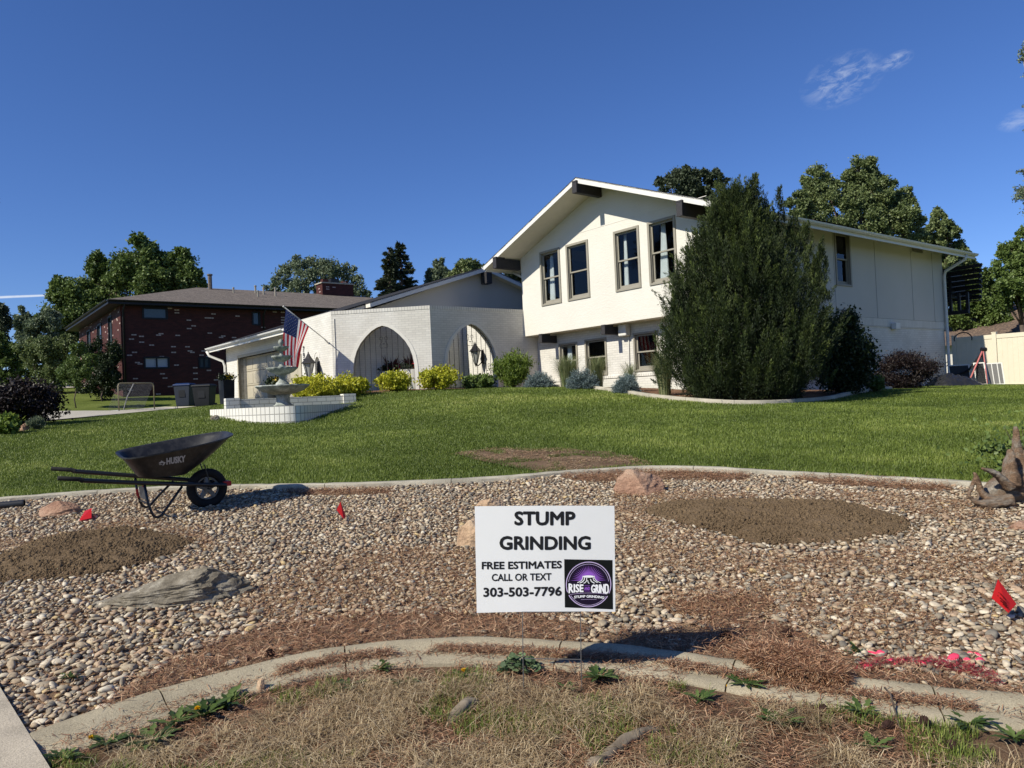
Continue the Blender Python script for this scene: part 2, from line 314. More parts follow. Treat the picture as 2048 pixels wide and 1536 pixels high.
class MB:
    def __init__(s): s.v = []; s.f = []
    def add(s, vs, fs): k = len(s.v); s.v += [tuple(map(float, p)) for p in vs]; s.f += [tuple(i+k for i in f) for f in fs]; return s
    def boxv(s, o, ex, ey, ez):
        o, ex, ey, ez = map(np.asarray, (o, ex, ey, ez)); p = [o+ex*i+ey*j+ez*k for k in (0, 1) for j in (0, 1) for i in (0, 1)]
        return s.add(p, [(0, 2, 3, 1), (4, 5, 7, 6), (0, 1, 5, 4), (2, 6, 7, 3), (0, 4, 6, 2), (1, 3, 7, 5)])
    def box(s, O, a0, a1, b0, b1, z0, z1):                      # in the house frame (u, v, up) from O
        return s.boxv(O+u*a0+v*b0+zz*z0, u*(a1-a0), v*(b1-b0), zz*(z1-z0))
    def xbox(s, x0, x1, y0, y1, z0, z1): return s.boxv((x0, y0, z0), (x1-x0, 0, 0), (0, y1-y0, 0), (0, 0, z1-z0))
    def poly(s, pts): return s.add(pts, [tuple(range(len(pts)))])
    def extrude(s, pts, vec):
        n = len(pts); vec = np.asarray(vec); q = [np.asarray(p)+vec for p in pts]
        return s.add(list(pts)+q, [tuple(range(n))[::-1], tuple(range(n, 2*n))]+[(i, (i+1) % n, (i+1) % n+n, i+n) for i in range(n)])
    def tube(s, pts, r, seg=8, cap=True, flat=None, nz=0, seed=0):
        pts = [np.asarray(p, float) for p in pts]; n = len(pts); r = [r]*n if isinstance(r, (int, float)) else list(r); V = []
        prev = None
        for i in range(n):
            t = pts[min(i+1, n-1)]-pts[max(i-1, 0)]; t = t/(np.linalg.norm(t)+1e-9)
            if prev is None: a = np.array([0, 0, 1.]) if abs(t[2]) < .9 else np.array([1., 0, 0])
            else: a = prev
            x = a-t*(a@t); x /= np.linalg.norm(x)+1e-9; prev = x; y = np.cross(t, x)
            for k in range(seg):
                th = math.tau*k/seg; rr = r[i]
                if nz:
                    rr *= 1+nz*mnoise.noise(Vector((math.cos(th)*1.6+seed, math.sin(th)*1.6, i*.35)))
                V.append(pts[i]+(x*math.cos(th)*(flat or 1)+y*math.sin(th))*rr)
        Fc = [(i*seg+k, i*seg+(k+1) % seg, (i+1)*seg+(k+1) % seg, (i+1)*seg+k) for i in range(n-1) for k in range(seg)]
        if cap: Fc += [tuple(range(seg))[::-1], tuple(range((n-1)*seg, n*seg))]
        return s.add(V, Fc)
    def lathe(s, c, prof, seg=24, mod=None):
        c = np.asarray(c, float); V = []
        for (r, z) in prof:
            for k in range(seg):
                th = math.tau*k/seg; rr = r*(mod(th, z, r) if mod else 1); V.append(c+np.array([rr*math.cos(th), rr*math.sin(th), z]))
        n = len(prof); Fc = [(i*seg+k, i*seg+(k+1) % seg, (i+1)*seg+(k+1) % seg, (i+1)*seg+k) for i in range(n-1) for k in range(seg)]
        if prof[0][0] > 0: Fc.append(tuple(range(seg))[::-1])
        if prof[-1][0] > 0: Fc.append(tuple(range((n-1)*seg, n*seg)))
        return s.add(V, Fc)
    def build(s, name, mat, parent=None, smooth=False, bevel=0, uv=False, recalc=True):
        bm = bmesh.new(); vv = [bm.verts.new(p) for p in s.v]
        for f in s.f:
            try: bm.faces.new([vv[i] for i in f])
            except ValueError: pass
        if recalc: bmesh.ops.recalc_face_normals(bm, faces=bm.faces)
        bm.normal_update()
        if uv:
            L = bm.loops.layers.uv.new('UVMap')
            for f in bm.faces:
                nrm = f.normal
                if abs(nrm.z) > .97: tx, ty = Vector(u), Vector(v)
                else:
                    tx = Vector((-nrm.y, nrm.x, 0)).normalized(); ty = Vector((0, 0, 1)) if abs(nrm.z) < .15 else nrm.cross(tx).normalized()
                for lp in f.loops: lp[L].uv = (lp.vert.co.dot(tx), lp.vert.co.dot(ty))
        me = bpy.data.meshes.new(name); bm.to_mesh(me); bm.free()
        o = link(name, me, mat, parent, False)
        if smooth: me.shade_smooth()
        if smooth and smooth is not True: me.set_sharp_from_angle(angle=rad(smooth))
        if bevel: b = o.modifiers.new('bevel', 'BEVEL'); b.width = bevel; b.segments = 2; b.limit_method = 'ANGLE'; b.angle_limit = rad(35)
        return o
def structure(o, label=None): o['kind'] = 'structure'; return o
def sheet(name, P, off, mat, res=.3, bumpf=None, clip=None):
    """surface over polygon P draped on the terrain"""
    P = np.asarray(P, float); mn, mx_ = P.min(0), P.max(0); xs = np.arange(mn[0]+res/2, mx_[0], res); ys = np.arange(mn[1]+res/2, mx_[1], res)
    gx, gy = np.meshgrid(xs, ys); gx = gx.ravel(); gy = gy.ravel(); k = inpoly(gx, gy, P); pts = [Vector(p) for p in P]+[Vector((a, b)) for a, b in zip(gx[k], gy[k])]; n = len(P)
    r = delaunay_2d_cdt(pts, [(i, (i+1) % n) for i in range(n)], [list(range(n))], 2, 1e-5); vx = np.array([p[:] for p in r[0]])
    z = gz(vx[:, 0], vx[:, 1])+off
    if bumpf is not None: z = z+bumpf(vx[:, 0], vx[:, 1])
    F = np.array([f for f in r[2] if len(f) == 3]); me = npmesh(name, np.c_[vx, z], F, smooth=True); bm = bmesh.new(); bm.from_mesh(me); bmesh.ops.recalc_face_normals(bm, faces=bm.faces)
    if sum(f.normal.z for f in bm.faces) < 0: bmesh.ops.reverse_faces(bm, faces=bm.faces)
    bm.to_mesh(me); bm.free(); return link(name, me, mat)

# ------------------------------------------------------------------ ground sheets
def axis(lo, hi, fine_lo, fine_hi, st):
    a = list(np.arange(fine_lo, fine_hi, st)); x = fine_hi; d = st
    while x < hi: a.append(x); d *= 1.25; x += d
    a.append(hi); x = fine_lo-st; d = st
    while x > lo: a.insert(0, x); d *= 1.25; x -= d
    a.insert(0, lo); return np.array(a)
ax_, ay_ = axis(-400, 400, -22, 22, .3), axis(-60, 700, 0, 40, .3)
gx, gy = np.meshgrid(ax_, ay_); dd = np.hypot(gx, gy-40); ggz = gz(np.clip(gx, -160, 160), np.clip(gy, -100, 190)); nx, ny = len(ax_), len(ay_)
idx = np.arange(nx*ny).reshape(ny, nx); F = np.stack([idx[:-1, :-1], idx[:-1, 1:], idx[1:, 1:], idx[1:, :-1]], -1).reshape(-1, 4)
structure(link('ground', npmesh('ground', np.c_[gx.ravel(), gy.ravel(), ggz.ravel()-.02], F, smooth=True), 'lawn'))
EDGE = [(-400,1030),(-200,1018),(0,1003),(240,985),(411,978),(560,976),(716,973),(900,966),(1020,959),(1120,950),(1200,945),(1290,940),(1400,941),(1500,946),(1620,953),(1760,961),(1930,971),(2048,983),(2250,1010),(2500,1050)]
KERB = [(72,1503),(180,1463),(300,1420),(410,1385),(520,1357),(620,1333),(760,1312),(915,1303),(1050,1308),(1180,1316),(1340,1333),(1420,1346),(1600,1376),(1800,1402),(1940,1418),(2048,1427),(2250,1450),(2500,1480)]
edge_xy = smooth_line(GP(EDGE), 6); kerb_xy = smooth_line(GP(KERB), 6)
walk_xy = GP([(-60, 1300), (0, 1386), (80, 1536)]); wd = walk_xy[2]-walk_xy[0]; wd /= np.linalg.norm(wd); wn = np.array([-wd[1], wd[0]]);  wn = wn if wn[0] < 0 else -wn
wA, wB = walk_xy[1]-wd*2.2, walk_xy[1]+wd*3.5
lawn_near = GP([(-300,880,14),(0,861,14),(100,847,17.5),(170,837,20),(240,828,21.5),(330,818,21.5),(420,803,21),(500,800,20.5),(640,795,19.5),(720,786,19.8),(860,781,20.7),(1000,776,21.9),(1120,777,21.3),(1190,779,19),(1300,794,16.6),(1400,803,15.3),(1480,809,14.75),(1560,808,14.9),(1650,801,16),(1700,793,17.3),(1760,779,19.2),(1870,770,24),(2048,772,24.5),(2300,780,24)])
BED = np.r_[edge_xy, kerb_xy[::-1], [kerb_xy[0]-np.array([.02, .03])], [walk_xy[1]], [wA], [wA+np.array([-2, 1])]]
structure(sheet('gravel_bed', BED, -.004, 'bed', .15))
VERGE = np.r_[kerb_xy, [(6, .3)], [wB]]
structure(sheet('verge', VERGE, -.008, 'verge', .15, lambda x, y: .012*(vnoise(x, y, .25, 3)-.5)))
# pavement slab at the bottom left
b = MB(); b.extrude([(p[0], p[1], 0) for p in (wA, wB, wB+wn*1.5, wA+wn*1.5)], (0, 0, .1)); bm_ = b
for i, p in enumerate(bm_.v): bm_.v[i] = (p[0], p[1], p[2]-.085+gz1(p[0], p[1])+.012)
structure(bm_.build('pavement', 'sidewalk', uv=True))
def sweep(name, xy, prof, mat, gap=None, seed=0, wob=.004):
    """kerb: cross-section prof [(offset, height)] swept along xy, cut into pieces by cracks"""
    xy = np.asarray(xy); d = np.gradient(xy, axis=0); d /= np.linalg.norm(d, axis=1)[:, None]; nrm = np.c_[d[:, 1], -d[:, 0]]
    seg = np.r_[0, np.cumsum(np.linalg.norm(np.diff(xy, axis=0), axis=1))]; n = max(8, int(seg[-1]/.06)); t = np.linspace(0, seg[-1], n)
    X = np.c_[np.interp(t, seg, xy[:, 0]), np.interp(t, seg, xy[:, 1])]; Nn = np.c_[np.interp(t, seg, nrm[:, 0]), np.interp(t, seg, nrm[:, 1])]
    rr = random.Random(seed); cuts = []; q = rr.uniform(.3, 1)
    while gap and q < seg[-1]: cuts.append(q); q += rr.uniform(*gap)
    mb = MB(); start = 0; kp = len(prof)
    ends = [int(np.searchsorted(t, c)) for c in cuts]+[n-1]
    for e in ends:
        if e-start < 2: continue
        V = []; js = list(range(start, e+1))
        for j in js:
            p = X[j].copy()
            if j == js[-1] and e != n-1: p = p-(X[j]-X[j-1])*.12
            dz = rr.uniform(-1, 1)*.0; z = gz1(*p)
            for (o_, h) in prof:
                q = p+Nn[j]*(o_+wob*2*(vnoise(np.array([t[j]]), np.array([o_*9]), .08, seed)[0]-.5)); V.append((q[0], q[1], z+h+wob*1.5*(vnoise(np.array([t[j]*1.0]), np.array([o_*30]), .12, seed+5)[0]-.5)))
        m_ = len(js); Fc = [(i*kp+k, i*kp+k+1, (i+1)*kp+k+1, (i+1)*kp+k) for i in range(m_-1) for k in range(kp-1)]+[tuple(range(kp)), tuple(range((m_-1)*kp, m_*kp))]
        mb.add(V, Fc); start = e
    return structure(mb.build(name, mat, smooth=40))
sweep('kerb', kerb_xy, [(-.145,-.10),(-.145,.012),(-.132,.030),(-.10,.036),(-.06,.031),(-.02,.014),(.015,.004),(.05,.002),(.11,.004),(.135,-.01),(.14,-.10)], 'concrete', (.7, 1.5), 4)
sweep('kerb', edge_xy, [(-.055,-.1),(-.055,.03),(-.045,.04),(.045,.04),(.055,.03),(.055,-.1)], 'edging', (.9, 1.6), 9)
bed_edge = smooth_line(GP([(1100,777,21.5),(1190,779,19),(1300,794,16.6),(1400,803,15.3),(1480,809,14.75),(1560,808,14.9),(1650,801,16),(1700,793,17.3),(1780,780,19.5)]), 6)
sweep('kerb', bed_edge, [(-.06,-.1),(-.06,.06),(-.045,.08),(.045,.08),(.06,.06),(.06,-.1)], 'edging', (.9, 1.6), 12)
Hs = lambda a, b_: (M0+u*a+v*b_)[:2]
bedpoly = np.r_[bed_edge, [Hs(9.0, 8)], [Hs(7.3, 8)], [Hs(7.3, .3)], [Hs(-.3, .3)]]
structure(sheet('planting_bed', bedpoly, .008, 'mulch', .3))
frontbed = np.r_[GP([(560,795,19.5),(640,793,19.4),(720,787,19.6),(860,782,20.5),(1000,777,21.7),(1090,777,21.6)]), [Hs(0, .3)], [(K0)[:2]], [(J0)[:2]], [(J0-u*2.2)[:2]]]
structure(sheet('planting_bed', frontbed, .008, 'mulch', .3))
structure(sheet('driveway', np.r_[[(J0-u*9)[:2]-v[:2]*.2], [(J0-u*2.3)[:2]-v[:2]*.2], GP([(560,800,22.5),(420,806,23),(240,829,24.6),(100,841,21.5),(-150,856,19)]), [(-32, 24)], [(-24, 29)], GP([(110,822,31),(236,818,31.5),(330,812,34)])], .012, 'drive', .4))
structure(sheet('road', [(-60, 46), (-26, 44), (-24, 48), (-60, 52)], .03, 'drive', 1.2))
SOILR = smooth_line(GP([(1292,1023),(1337,1006),(1417,1003),(1561,1002),(1680,1006),(1756,1025),(1816,1042),(1807,1066),(1743,1074),(1688,1085),(1587,1089),(1510,1089),(1468,1074),(1383,1053),(1337,1041)]), 4, True)
SOILL = smooth_line(GP([(-150,1135),(0,1111),(65,1085),(146,1069),(208,1061),(250,1056),(286,1061),(333,1072),(383,1082),(370,1095),(325,1116),(281,1129),(198,1150),(130,1155),(52,1163),(0,1168),(-150,1185)]), 4, True)
BARE = smooth_line(GP([(905,908),(960,900),(1000,896),(1060,899),(1120,897),(1180,903),(1230,906),(1300,925),(1290,935),(1240,938),(1190,942),(1100,949),(1060,940),(1030,936),(1000,930),(950,920),(930,912)]), 4, True)
def edge_d(x, y, P):
    P = np.asarray(P); d = np.full(np.shape(x), 9.); 
    for i in range(0, len(P)): d = np.minimum(d, np.hypot(x-P[i, 0], y-P[i, 1]))
    return d
for P in (SOILR, SOILL):
    structure(sheet('soil_patch', P, .002, 'soil', .035, lambda x, y, P=P: (.05+.03*vnoise(x, y, .5, 9))*np.clip(edge_d(x, y, P)/.35, 0, 1)**.7+.022*(vnoise(x, y, .07, 2)-.5)+.018*(vnoise(x, y, .04, 8)-.5)))
structure(sheet('bare_patch', BARE, .004, 'bare', .06, lambda x, y: .02*(vnoise(x, y, .06, 2)-.5)))

# ------------------------------------------------------------------ white house
house = thing('white_house', 'white painted brick and stucco house with black beam ends, arched courtyard wall and garage', 'house', tuple(M0[:2])+(1.8,))
LW, DP = 7.36, 13.0
def HP(a, b_, z, O=M0): return O+u*a+v*b_+zz*z
ZB, ZE, ZP = 3.54, 6.02, 7.42                     # overhang underside, eave, peak (wall)
def panel_holes(mb, O, ex, ey, x0, x1, y0, y1, holes, depth):
    """wall panel in plane (ex, ey) with rectangular openings and reveals going along depth vector"""
    O, ex, ey, dp = map(np.asarray, (O, ex, ey, depth)); xs = sorted({x0, x1, *[h[0] for h in holes], *[h[1] for h in holes]}); ys = sorted({y0, y1, *[h[2] for h in holes], *[h[3] for h in holes]})
    P = lambda x, y, d=0: O+ex*x+ey*y+dp*d
    for i in range(len(xs)-1):
        for j in range(len(ys)-1):
            cx, cy = (xs[i]+xs[i+1])/2, (ys[j]+ys[j+1])/2
            if any(h[0] < cx < h[1] and h[2] < cy < h[3] for h in holes): continue
            mb.poly([P(xs[i], ys[j]), P(xs[i+1], ys[j]), P(xs[i+1], ys[j+1]), P(xs[i], ys[j+1])])
    for h in holes:
        q = [(h[0], h[2]), (h[1], h[2]), (h[1], h[3]), (h[0], h[3])]
        for k in range(4): a_, b_ = q[k], q[(k+1) % 4]; mb.poly([P(*a_), P(*b_), P(*b_, 1), P(*a_, 1)])
RS = (ZP-ZE)/(LW/2)
WIN = [(.95, 1.88), (2.16, 3.11), (4.13, 5.07), (5.37, 6.31)]; WZ = (4.37, 6.05)
b = MB(); hol = [(a+.05, c-.05, WZ[0]+.05, WZ[1]-.07) for a, c in WIN]
panel_holes(b, HP(0, 0, 0), u, zz, 0, LW, ZB, 5.985, hol, v*.12)
b.poly([HP(0, 0, 5.985), HP(LW, 0, 5.985), HP(LW, 0, ZE), HP(LW/2, 0, ZP), HP(0, 0, ZE)])
b.poly([HP(0, 0, ZB), HP(0, DP, ZB), HP(0, DP, ZE), HP(0, 0, ZE)])
b.build('front_wall', 'stucco', house, recalc=False)
b = MB(); sw = (5.78, 6.68, 4.42, 6.03); panel_holes(b, HP(LW, 0, 0), v, zz, .0, DP, ZB, ZE, [(sw[0]+.05, sw[1]-.05, sw[2]+.05, sw[3]-.05), (10.7, 11.5, 5.83, 5.99)], -u*.12)
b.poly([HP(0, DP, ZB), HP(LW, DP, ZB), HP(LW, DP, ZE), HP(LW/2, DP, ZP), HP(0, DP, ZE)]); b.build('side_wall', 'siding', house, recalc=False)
b = MB(); b.box(M0, .01, LW-.01, .001, .8, ZB-.02, ZB+.02); b.build('overhang_soffit', 'soffit', house)
for bb in (5.72, 8.17, 10.62, 12.2): b = MB(); b.box(M0, LW+.002, LW+.012, bb-.012, bb+.012, ZB, ZE); b.build('panel_joint', 'siding', house)
b = MB(); b.box(M0, .4, 7.3, -.006, .0, 6.295, 6.31); b.build('trim_line', 'stucco', house)
# lower storey, recessed under the overhang
LO = .55; ll = [(1.04, 1.88, 2.10, 3.20), (2.21, 3.12, 2.12, 3.23), (4.18, 5.09, 2.15, 3.24)]
b = MB(); panel_holes(b, HP(0, LO, 0), u, zz, -.1, LW-.03, .6, ZB, [(a+.03, c-.03, d+.03, e-.03) for a, c, d, e in ll], v*.16)
panel_holes(b, HP(LW-.03, 0, 0), v, zz, LO, DP-.03, .4, 3.27, [], -u*.1); b.poly([HP(LW-.03, DP-.03, .4), HP(0, DP-.03, .4), HP(0, DP-.03, ZB), HP(LW-.03, DP-.03, ZB)])
b.build('lower_brick_wall', 'white_brick', house, uv=True, recalc=False)
b = MB(); b.box(M0, LW-.06, LW-.005, LO, DP-.01, 3.27, ZB-.004); b.box(M0, -.05, LW-.08, LO-.025, LO+.01, 2.02, 2.09); b.build('soldier_course', 'soldier', house, uv=True)
b = MB(); b.box(M0, .0, LW-.05, LO+.01, LO+.4, .9, 1.3); b.build('foundation', 'concrete', house)
# rooms behind the glass
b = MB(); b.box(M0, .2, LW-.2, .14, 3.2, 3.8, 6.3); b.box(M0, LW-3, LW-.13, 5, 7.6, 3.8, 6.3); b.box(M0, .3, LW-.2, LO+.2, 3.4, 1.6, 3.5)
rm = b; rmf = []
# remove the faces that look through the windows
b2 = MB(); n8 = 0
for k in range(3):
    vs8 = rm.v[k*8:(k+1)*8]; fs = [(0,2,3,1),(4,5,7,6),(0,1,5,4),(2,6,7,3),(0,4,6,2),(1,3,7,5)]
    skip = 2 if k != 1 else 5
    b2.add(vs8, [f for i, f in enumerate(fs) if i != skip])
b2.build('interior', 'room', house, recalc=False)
def window(O, ex, dp, x0, x1, z0, z1, parent, curtain=None, sash=True, mat='taupe', casing=.07, split=.5, recess=.06, curt_m='curtain'):
    """double hung window: casing proud of the wall, two sashes, glass, curtain. ex along wall, dp into the house"""
    P = lambda x, z, d: O+ex*x+zz*z+dp*d
    def bar(mb, xa, xb, za, zb, da, db): mb.boxv(P(xa, za, da), ex*(xb-xa), dp*(db-da), zz*(zb-za))
    f = MB(); c = casing
    bar(f, x0, x0+c, z0, z1, -.03, .02); bar(f, x1-c, x1, z0, z1, -.03, .02); bar(f, x0+c, x1-c, z1-c, z1, -.03, .02); bar(f, x0+c, x1-c, z0, z0+c*.8, -.03, .02)
    bar(f, x0+c-.02, x0+c+.01, z0+c, z1-c, .021, .12); bar(f, x1-c-.01, x1-c+.02, z0+c, z1-c, .021, .12); bar(f, x0+c, x1-c, z0+c-.03, z0+c+.01, .021, .12)
    w = f.build('window', mat, parent, bevel=.006); xa, xb, za, zb = x0+c+.01, x1-c-.01, z0+c+.01, z1-c-.005; zm = za+(zb-za)*split
    s = MB(); t = .04
    for (q0, q1, d0) in ((zm-.02, zb, .05), (za, zm+.02, .085)):
        bt = t*2 if q0 == za else t
        bar(s, xa, xa+t, q0, q1, d0, d0+.03); bar(s, xb-t, xb, q0, q1, d0, d0+.03); bar(s, xa+t, xb-t, q1-t, q1, d0, d0+.03); bar(s, xa+t, xb-t, q0, q0+bt, d0, d0+.03)
    so_ = s.build('sash', mat, w)
    g = MB(); g.poly([P(xa+t*.5, zm, .065), P(xb-t*.5, zm, .065), P(xb-t*.5, zb-t*.5, .065), P(xa+t*.5, zb-t*.5, .065)]); g.poly([P(xa+t*.5, za+t*.5, .1), P(xb-t*.5, za+t*.5, .1), P(xb-t*.5, zm, .1), P(xa+t*.5, zm, .1)])
    g.build('pane', 'glass', w, recalc=False)
    if curtain:
        q0, q1, tw = curtain; cm = MB(); nX, nZ = 28, 10; V = []
        for j in range(nZ+1):
            fz = j/nZ; zc = zb+(za+.02-zb)*fz; a0 = xa+(xb-xa)*(q0+tw*(1-fz)*.4*(1 if q0 < .5 else -1)); a1 = xa+(xb-xa)*(q1+tw*fz*.12)
            for i in range(nX+1): x = a0+(a1-a0)*i/nX; V.append(P(x, zc, .24+.028*math.sin(i*1.35+fz*.6)))
        cm.add(V, [(j*(nX+1)+i, j*(nX+1)+i+1, (j+1)*(nX+1)+i+1, (j+1)*(nX+1)+i) for j in range(nZ) for i in range(nX)]); cm.build('curtain', curt_m, w, smooth=True)
    return w
cur = [(.06, .34, .3), None, (.04, .22, .2), (.08, .42, .4)]  # the third curtain stands in for a reflection on the glass
for (a, c), cu in zip(WIN, cur): window(HP(0, 0, 0), u, v, a, c, WZ[0], WZ[1], house, cu)
window(HP(LW, 0, 0), v, -u, *sw, house, None)
for (a, c, d, e), cu in zip(ll, [(.05, .35, .1), None, None]): window(HP(0, LO, 0), u, v, a, c, d, e, house, cu, casing=.06)
b = MB(); b.box(M0, LW-.01, LW+.02, 10.66, 10.7, 5.79, 6.0); b.box(M0, LW-.01, LW+.02, 11.5, 11.54, 5.79, 6.0); b.box(M0, LW-.01, LW+.02, 10.7, 11.5, 5.79, 5.83)
for k in range(5): b.boxv(HP(LW-.07, 10.7, 5.84+k*.03), u*.07-zz*.02, v*.8, zz*.006)
b.build('vent', 'siding', house)
# roof
FO, EO, BO = .92, .78, .78                         # rake overhang front, eave overhang, back overhang
def gable_roof(mbr, mbs, O, a0, a1, am, b0, b1, ze_, zp, th=.11, flipaxes=False, ze0=None):
    ax, bx = (u, v) if not flipaxes else (v, u)
    P = lambda a, b_, z: O+ax*a+bx*b_+zz*z
    for (aa, s) in ((a0, -1), (a1, 1)):
        ze = ze0 if (ze0 is not None and s == -1) else ze_
        mbr.add([P(aa, b0, ze+.15), P(am, b0, zp+.15), P(am, b1, zp+.15), P(aa, b1, ze+.15), P(aa, b0, ze+.11), P(am, b0, zp+.11), P(am, b1, zp+.11), P(aa, b1, ze+.11)], [(0,1,2,3), (4,7,6,5), (0,4,5,1), (3,2,6,7), (0,3,7,4), (1,5,6,2)])
        mbs.add([P(aa, b0+.03, ze), P(am, b0+.03, zp), P(am, b1-.03, zp), P(aa, b1-.03, ze), P(aa, b0+.03, ze+.108), P(am, b0+.03, zp+.108), P(am, b1-.03, zp+.108), P(aa, b1-.03, ze+.108)], [(0,1,2,3), (4,7,6,5), (0,4,5,1), (3,2,6,7), (0,3,7,4), (1,5,6,2)])
zes = ZE-RS*EO
r_, s_m = MB(), MB(); gable_roof(r_, s_m, M0, -EO, LW+EO, LW/2, -FO, DP+BO, zes, ZP); roof = r_.build('roof', 'roof_dark', house, uv=True); s_m.build('soffit', 'soffit', roof)
def fascia(mb, p0, p1, h, t, outw):
    p0, p1 = np.asarray(p0), np.asarray(p1); mb.boxv(p0+zz*.0, p1-p0, np.asarray(outw)*t, zz*h)
for e in (-EO, LW+EO):
    for e2, w2 in ((-FO, v), (DP+BO, -v)): b = MB(); fascia(b, HP(e, e2, zes-.01), HP(LW/2, e2, ZP-.01), .145, .03, w2); b.build('rake_board', 'trim', roof)
b = MB(); b.box(M0, LW+EO-.03, LW+EO-.001, -FO+.05, DP+BO-.05, zes-.05, zes+.10); b.box(M0, -EO+.001, -EO+.03, -FO+.05, DP+BO-.05, zes-.05, zes+.10); b.build('fascia', 'trim', roof)
def gutter(parent, O, a, b0, b1, z, side, along=v, out=u, w=.12):
    g = MB(); prof = [(x_, h_*.8+.02) for x_, h_ in [(0, .1), (0, 0), (.06, -.0), (.105, .045), (w, .1), (w-.012, .1), (.093, .05), (.055, .012), (.012, .012), (.012, .1)]]
    g.extrude([O+out*(a+side*x)+along*b0+zz*(z+h) for x, h in prof], along*(b1-b0)); return g.build('gutter', 'gutter', parent)
gutter(roof, M0, LW+EO, -FO, DP+BO, zes+.02, 1); gutter(roof, M0, -EO, -FO, DP+BO, zes+.02, -1)
def beam(a, b0, b1, z0, z1, w, parent, step=True, O=M0):
    k = MB(); k.box(O, a-w/2, a+w/2, b0, b1, z0, z1-.03)
    if step: k.box(O, a-w/2-.012, a+w/2+.012, b0-.02, b0+.34, z1-.032, z1+.02); k.box(O, a-w/2-.012, a+w/2+.012, b0-.02, b0, z0-.0, z1-.033)
    return k.build('beam_end', 'beam', parent, bevel=.008)
beam(LW/2, -FO-.05, .0, 7.12, 7.44, .15, house); beam(-.1, -FO-.05, .0, 5.66, 6.0, .15, house); beam(LW-.12, -FO-.05, .0, 5.70, 6.06, .15, house)
for a in (.9, 3.64, 6.4): beam(a, -.08, LO, 3.24, 3.50, .12, house)
def pipe(name, pts, w, d, mat, parent):
    k = MB(); k.tube(pts, w, 8); o = k.build(name, mat, parent, smooth=True); return o
pipe('downspout', [HP(LW+EO+.02, 12.95, zes+.04), HP(LW+EO, 12.95, zes-.10), HP(LW+.12, 12.95, zes-.42), HP(LW+.07, 12.95, zes-.6), HP(LW+.07, 12.95, 1.6), HP(LW+.16, 12.9, 1.45)], .05, 0, 'trim', house)
pipe('downspout', [HP(-EO+.02, .25, zes), HP(-.1, .25, 5.4), HP(-.07, .25, 4.3)], .045, 0, 'trim', house)
pipe('utility_pipe', [HP(4.02, LO-.03, 3.3), HP(4.02, LO-.03, 2.9), HP(4.0, LO-.03, 2.0)], .013, 0, 'trim', house)
b = MB(); b.box(M0, 3.80, 4.10, LO-.22, LO-.01, 3.18, 3.52); b.build('meter_box', 'trim', house, bevel=.03)
b = MB(); b.box(M0, LW, LW+.16, 9.0, 9.3, 3.20, 3.40); b.build('dryer_vent', 'trim', house, bevel=.02)
b = MB(); b.box(M0, LW-.02, LW+.02, 5.0, 6.1, 2.4, 3.2); b.build('side_window', 'taupe', house)
b = MB(); b.tube([HP(LW, 6.0, 3.7), HP(LW+.14, 6.0, 3.66), HP(LW+.18, 6.05, 3.6)], .035, 8); b.build('floodlight', 'taupe', house)
# garage wing, ridge parallel to the street front
GD = 11.2; GE, GP_ = 3.92, 5.93; GL = -9.95
r_, s_m = MB(), MB()
def JP(a, b_, z): return J0+u*a+v*b_+zz*z
gable_roof(r_, s_m, J0, -.5, GD+.5, GD/2, GL-.6, -2.35, 4.0, GP_, flipaxes=True); gable_roof(r_, s_m, J0, .27, GD+.5, GD/2, -2.35, -.02, 4.0, GP_, flipaxes=True, ze0=4.244); gable_roof(r_, s_m, J0, 1.15, GD+.5, GD/2, -.02, .30, 4.0, GP_, flipaxes=True, ze0=4.522); groof = r_.build('roof', 'roof_dark', house, uv=True); s_m.build('soffit', 'soffit', groof)
for e in (-.5, GD+.5):
    for e2, w2 in ((.30, -u), (GL-.6, u)): b = MB(); front = e2 == .30 and e < 0; fascia(b, JP(e2, 1.15 if front else e, 4.512 if front else 3.99), JP(e2, GD/2, GP_-.01), .145, .03, w2); b.build('rake_board', 'trim', groof)
b = MB(); b.box(J0, GL-.55, -2.35, -.53, -.501, 3.93, 4.09); b.build('fascia', 'trim', groof); gutter(groof, J0, .53, GL-.6, -2.35, 4.0, 1, along=u, out=-v)
b = MB(); b.box(J0, .1, .42, GD/2-.12, GD/2+.12, GP_-.45, GP_-.06); b.build('beam_end', 'beam', groof, bevel=.01)
b = MB(); dz0, dz1 = 1.75, 3.57
panel_holes(b, JP(0, 0, 0), u, zz, GL, -2.3, .8, 4.05, [(-8.5, -2.62, 1.2, dz1)], v*.35); panel_holes(b, JP(0, 0, 0), u, zz, -2.3, 0, .8, 4.38, [(-1.30, -.97, 2.55, 3.12)], v*.18)
b.poly([JP(-1.30, .18, 2.55), JP(-.97, .18, 2.55), JP(-.97, .18, 3.12), JP(-1.30, .18, 3.12)])
b.poly([JP(-2.3, 0, 4.38), JP(0, 0, 4.38), JP(0, .25, 4.38), JP(-2.3, .25, 4.38)]); b.poly([JP(-2.3, 0, 4.0), JP(-2.3, .25, 4.0), JP(-2.3, .25, 4.38), JP(-2.3, 0, 4.38)])
b.poly([JP(-2.3, .25, 4.0), JP(0, .25, 4.0), JP(0, .25, 4.38), JP(-2.3, .25, 4.38)])
b.poly([JP(GL, 0, .8), JP(GL, GD, .8), JP(GL, GD, 4.05), JP(GL, GD/2, GP_), JP(GL, 0, 4.05)]); b.poly([JP(GL, GD, .8), JP(0, GD, .8), JP(0, GD, 4.05), JP(GL, GD, 4.05)])
gw = b.build('garage_wall', 'white_brick', house, uv=True, recalc=False)
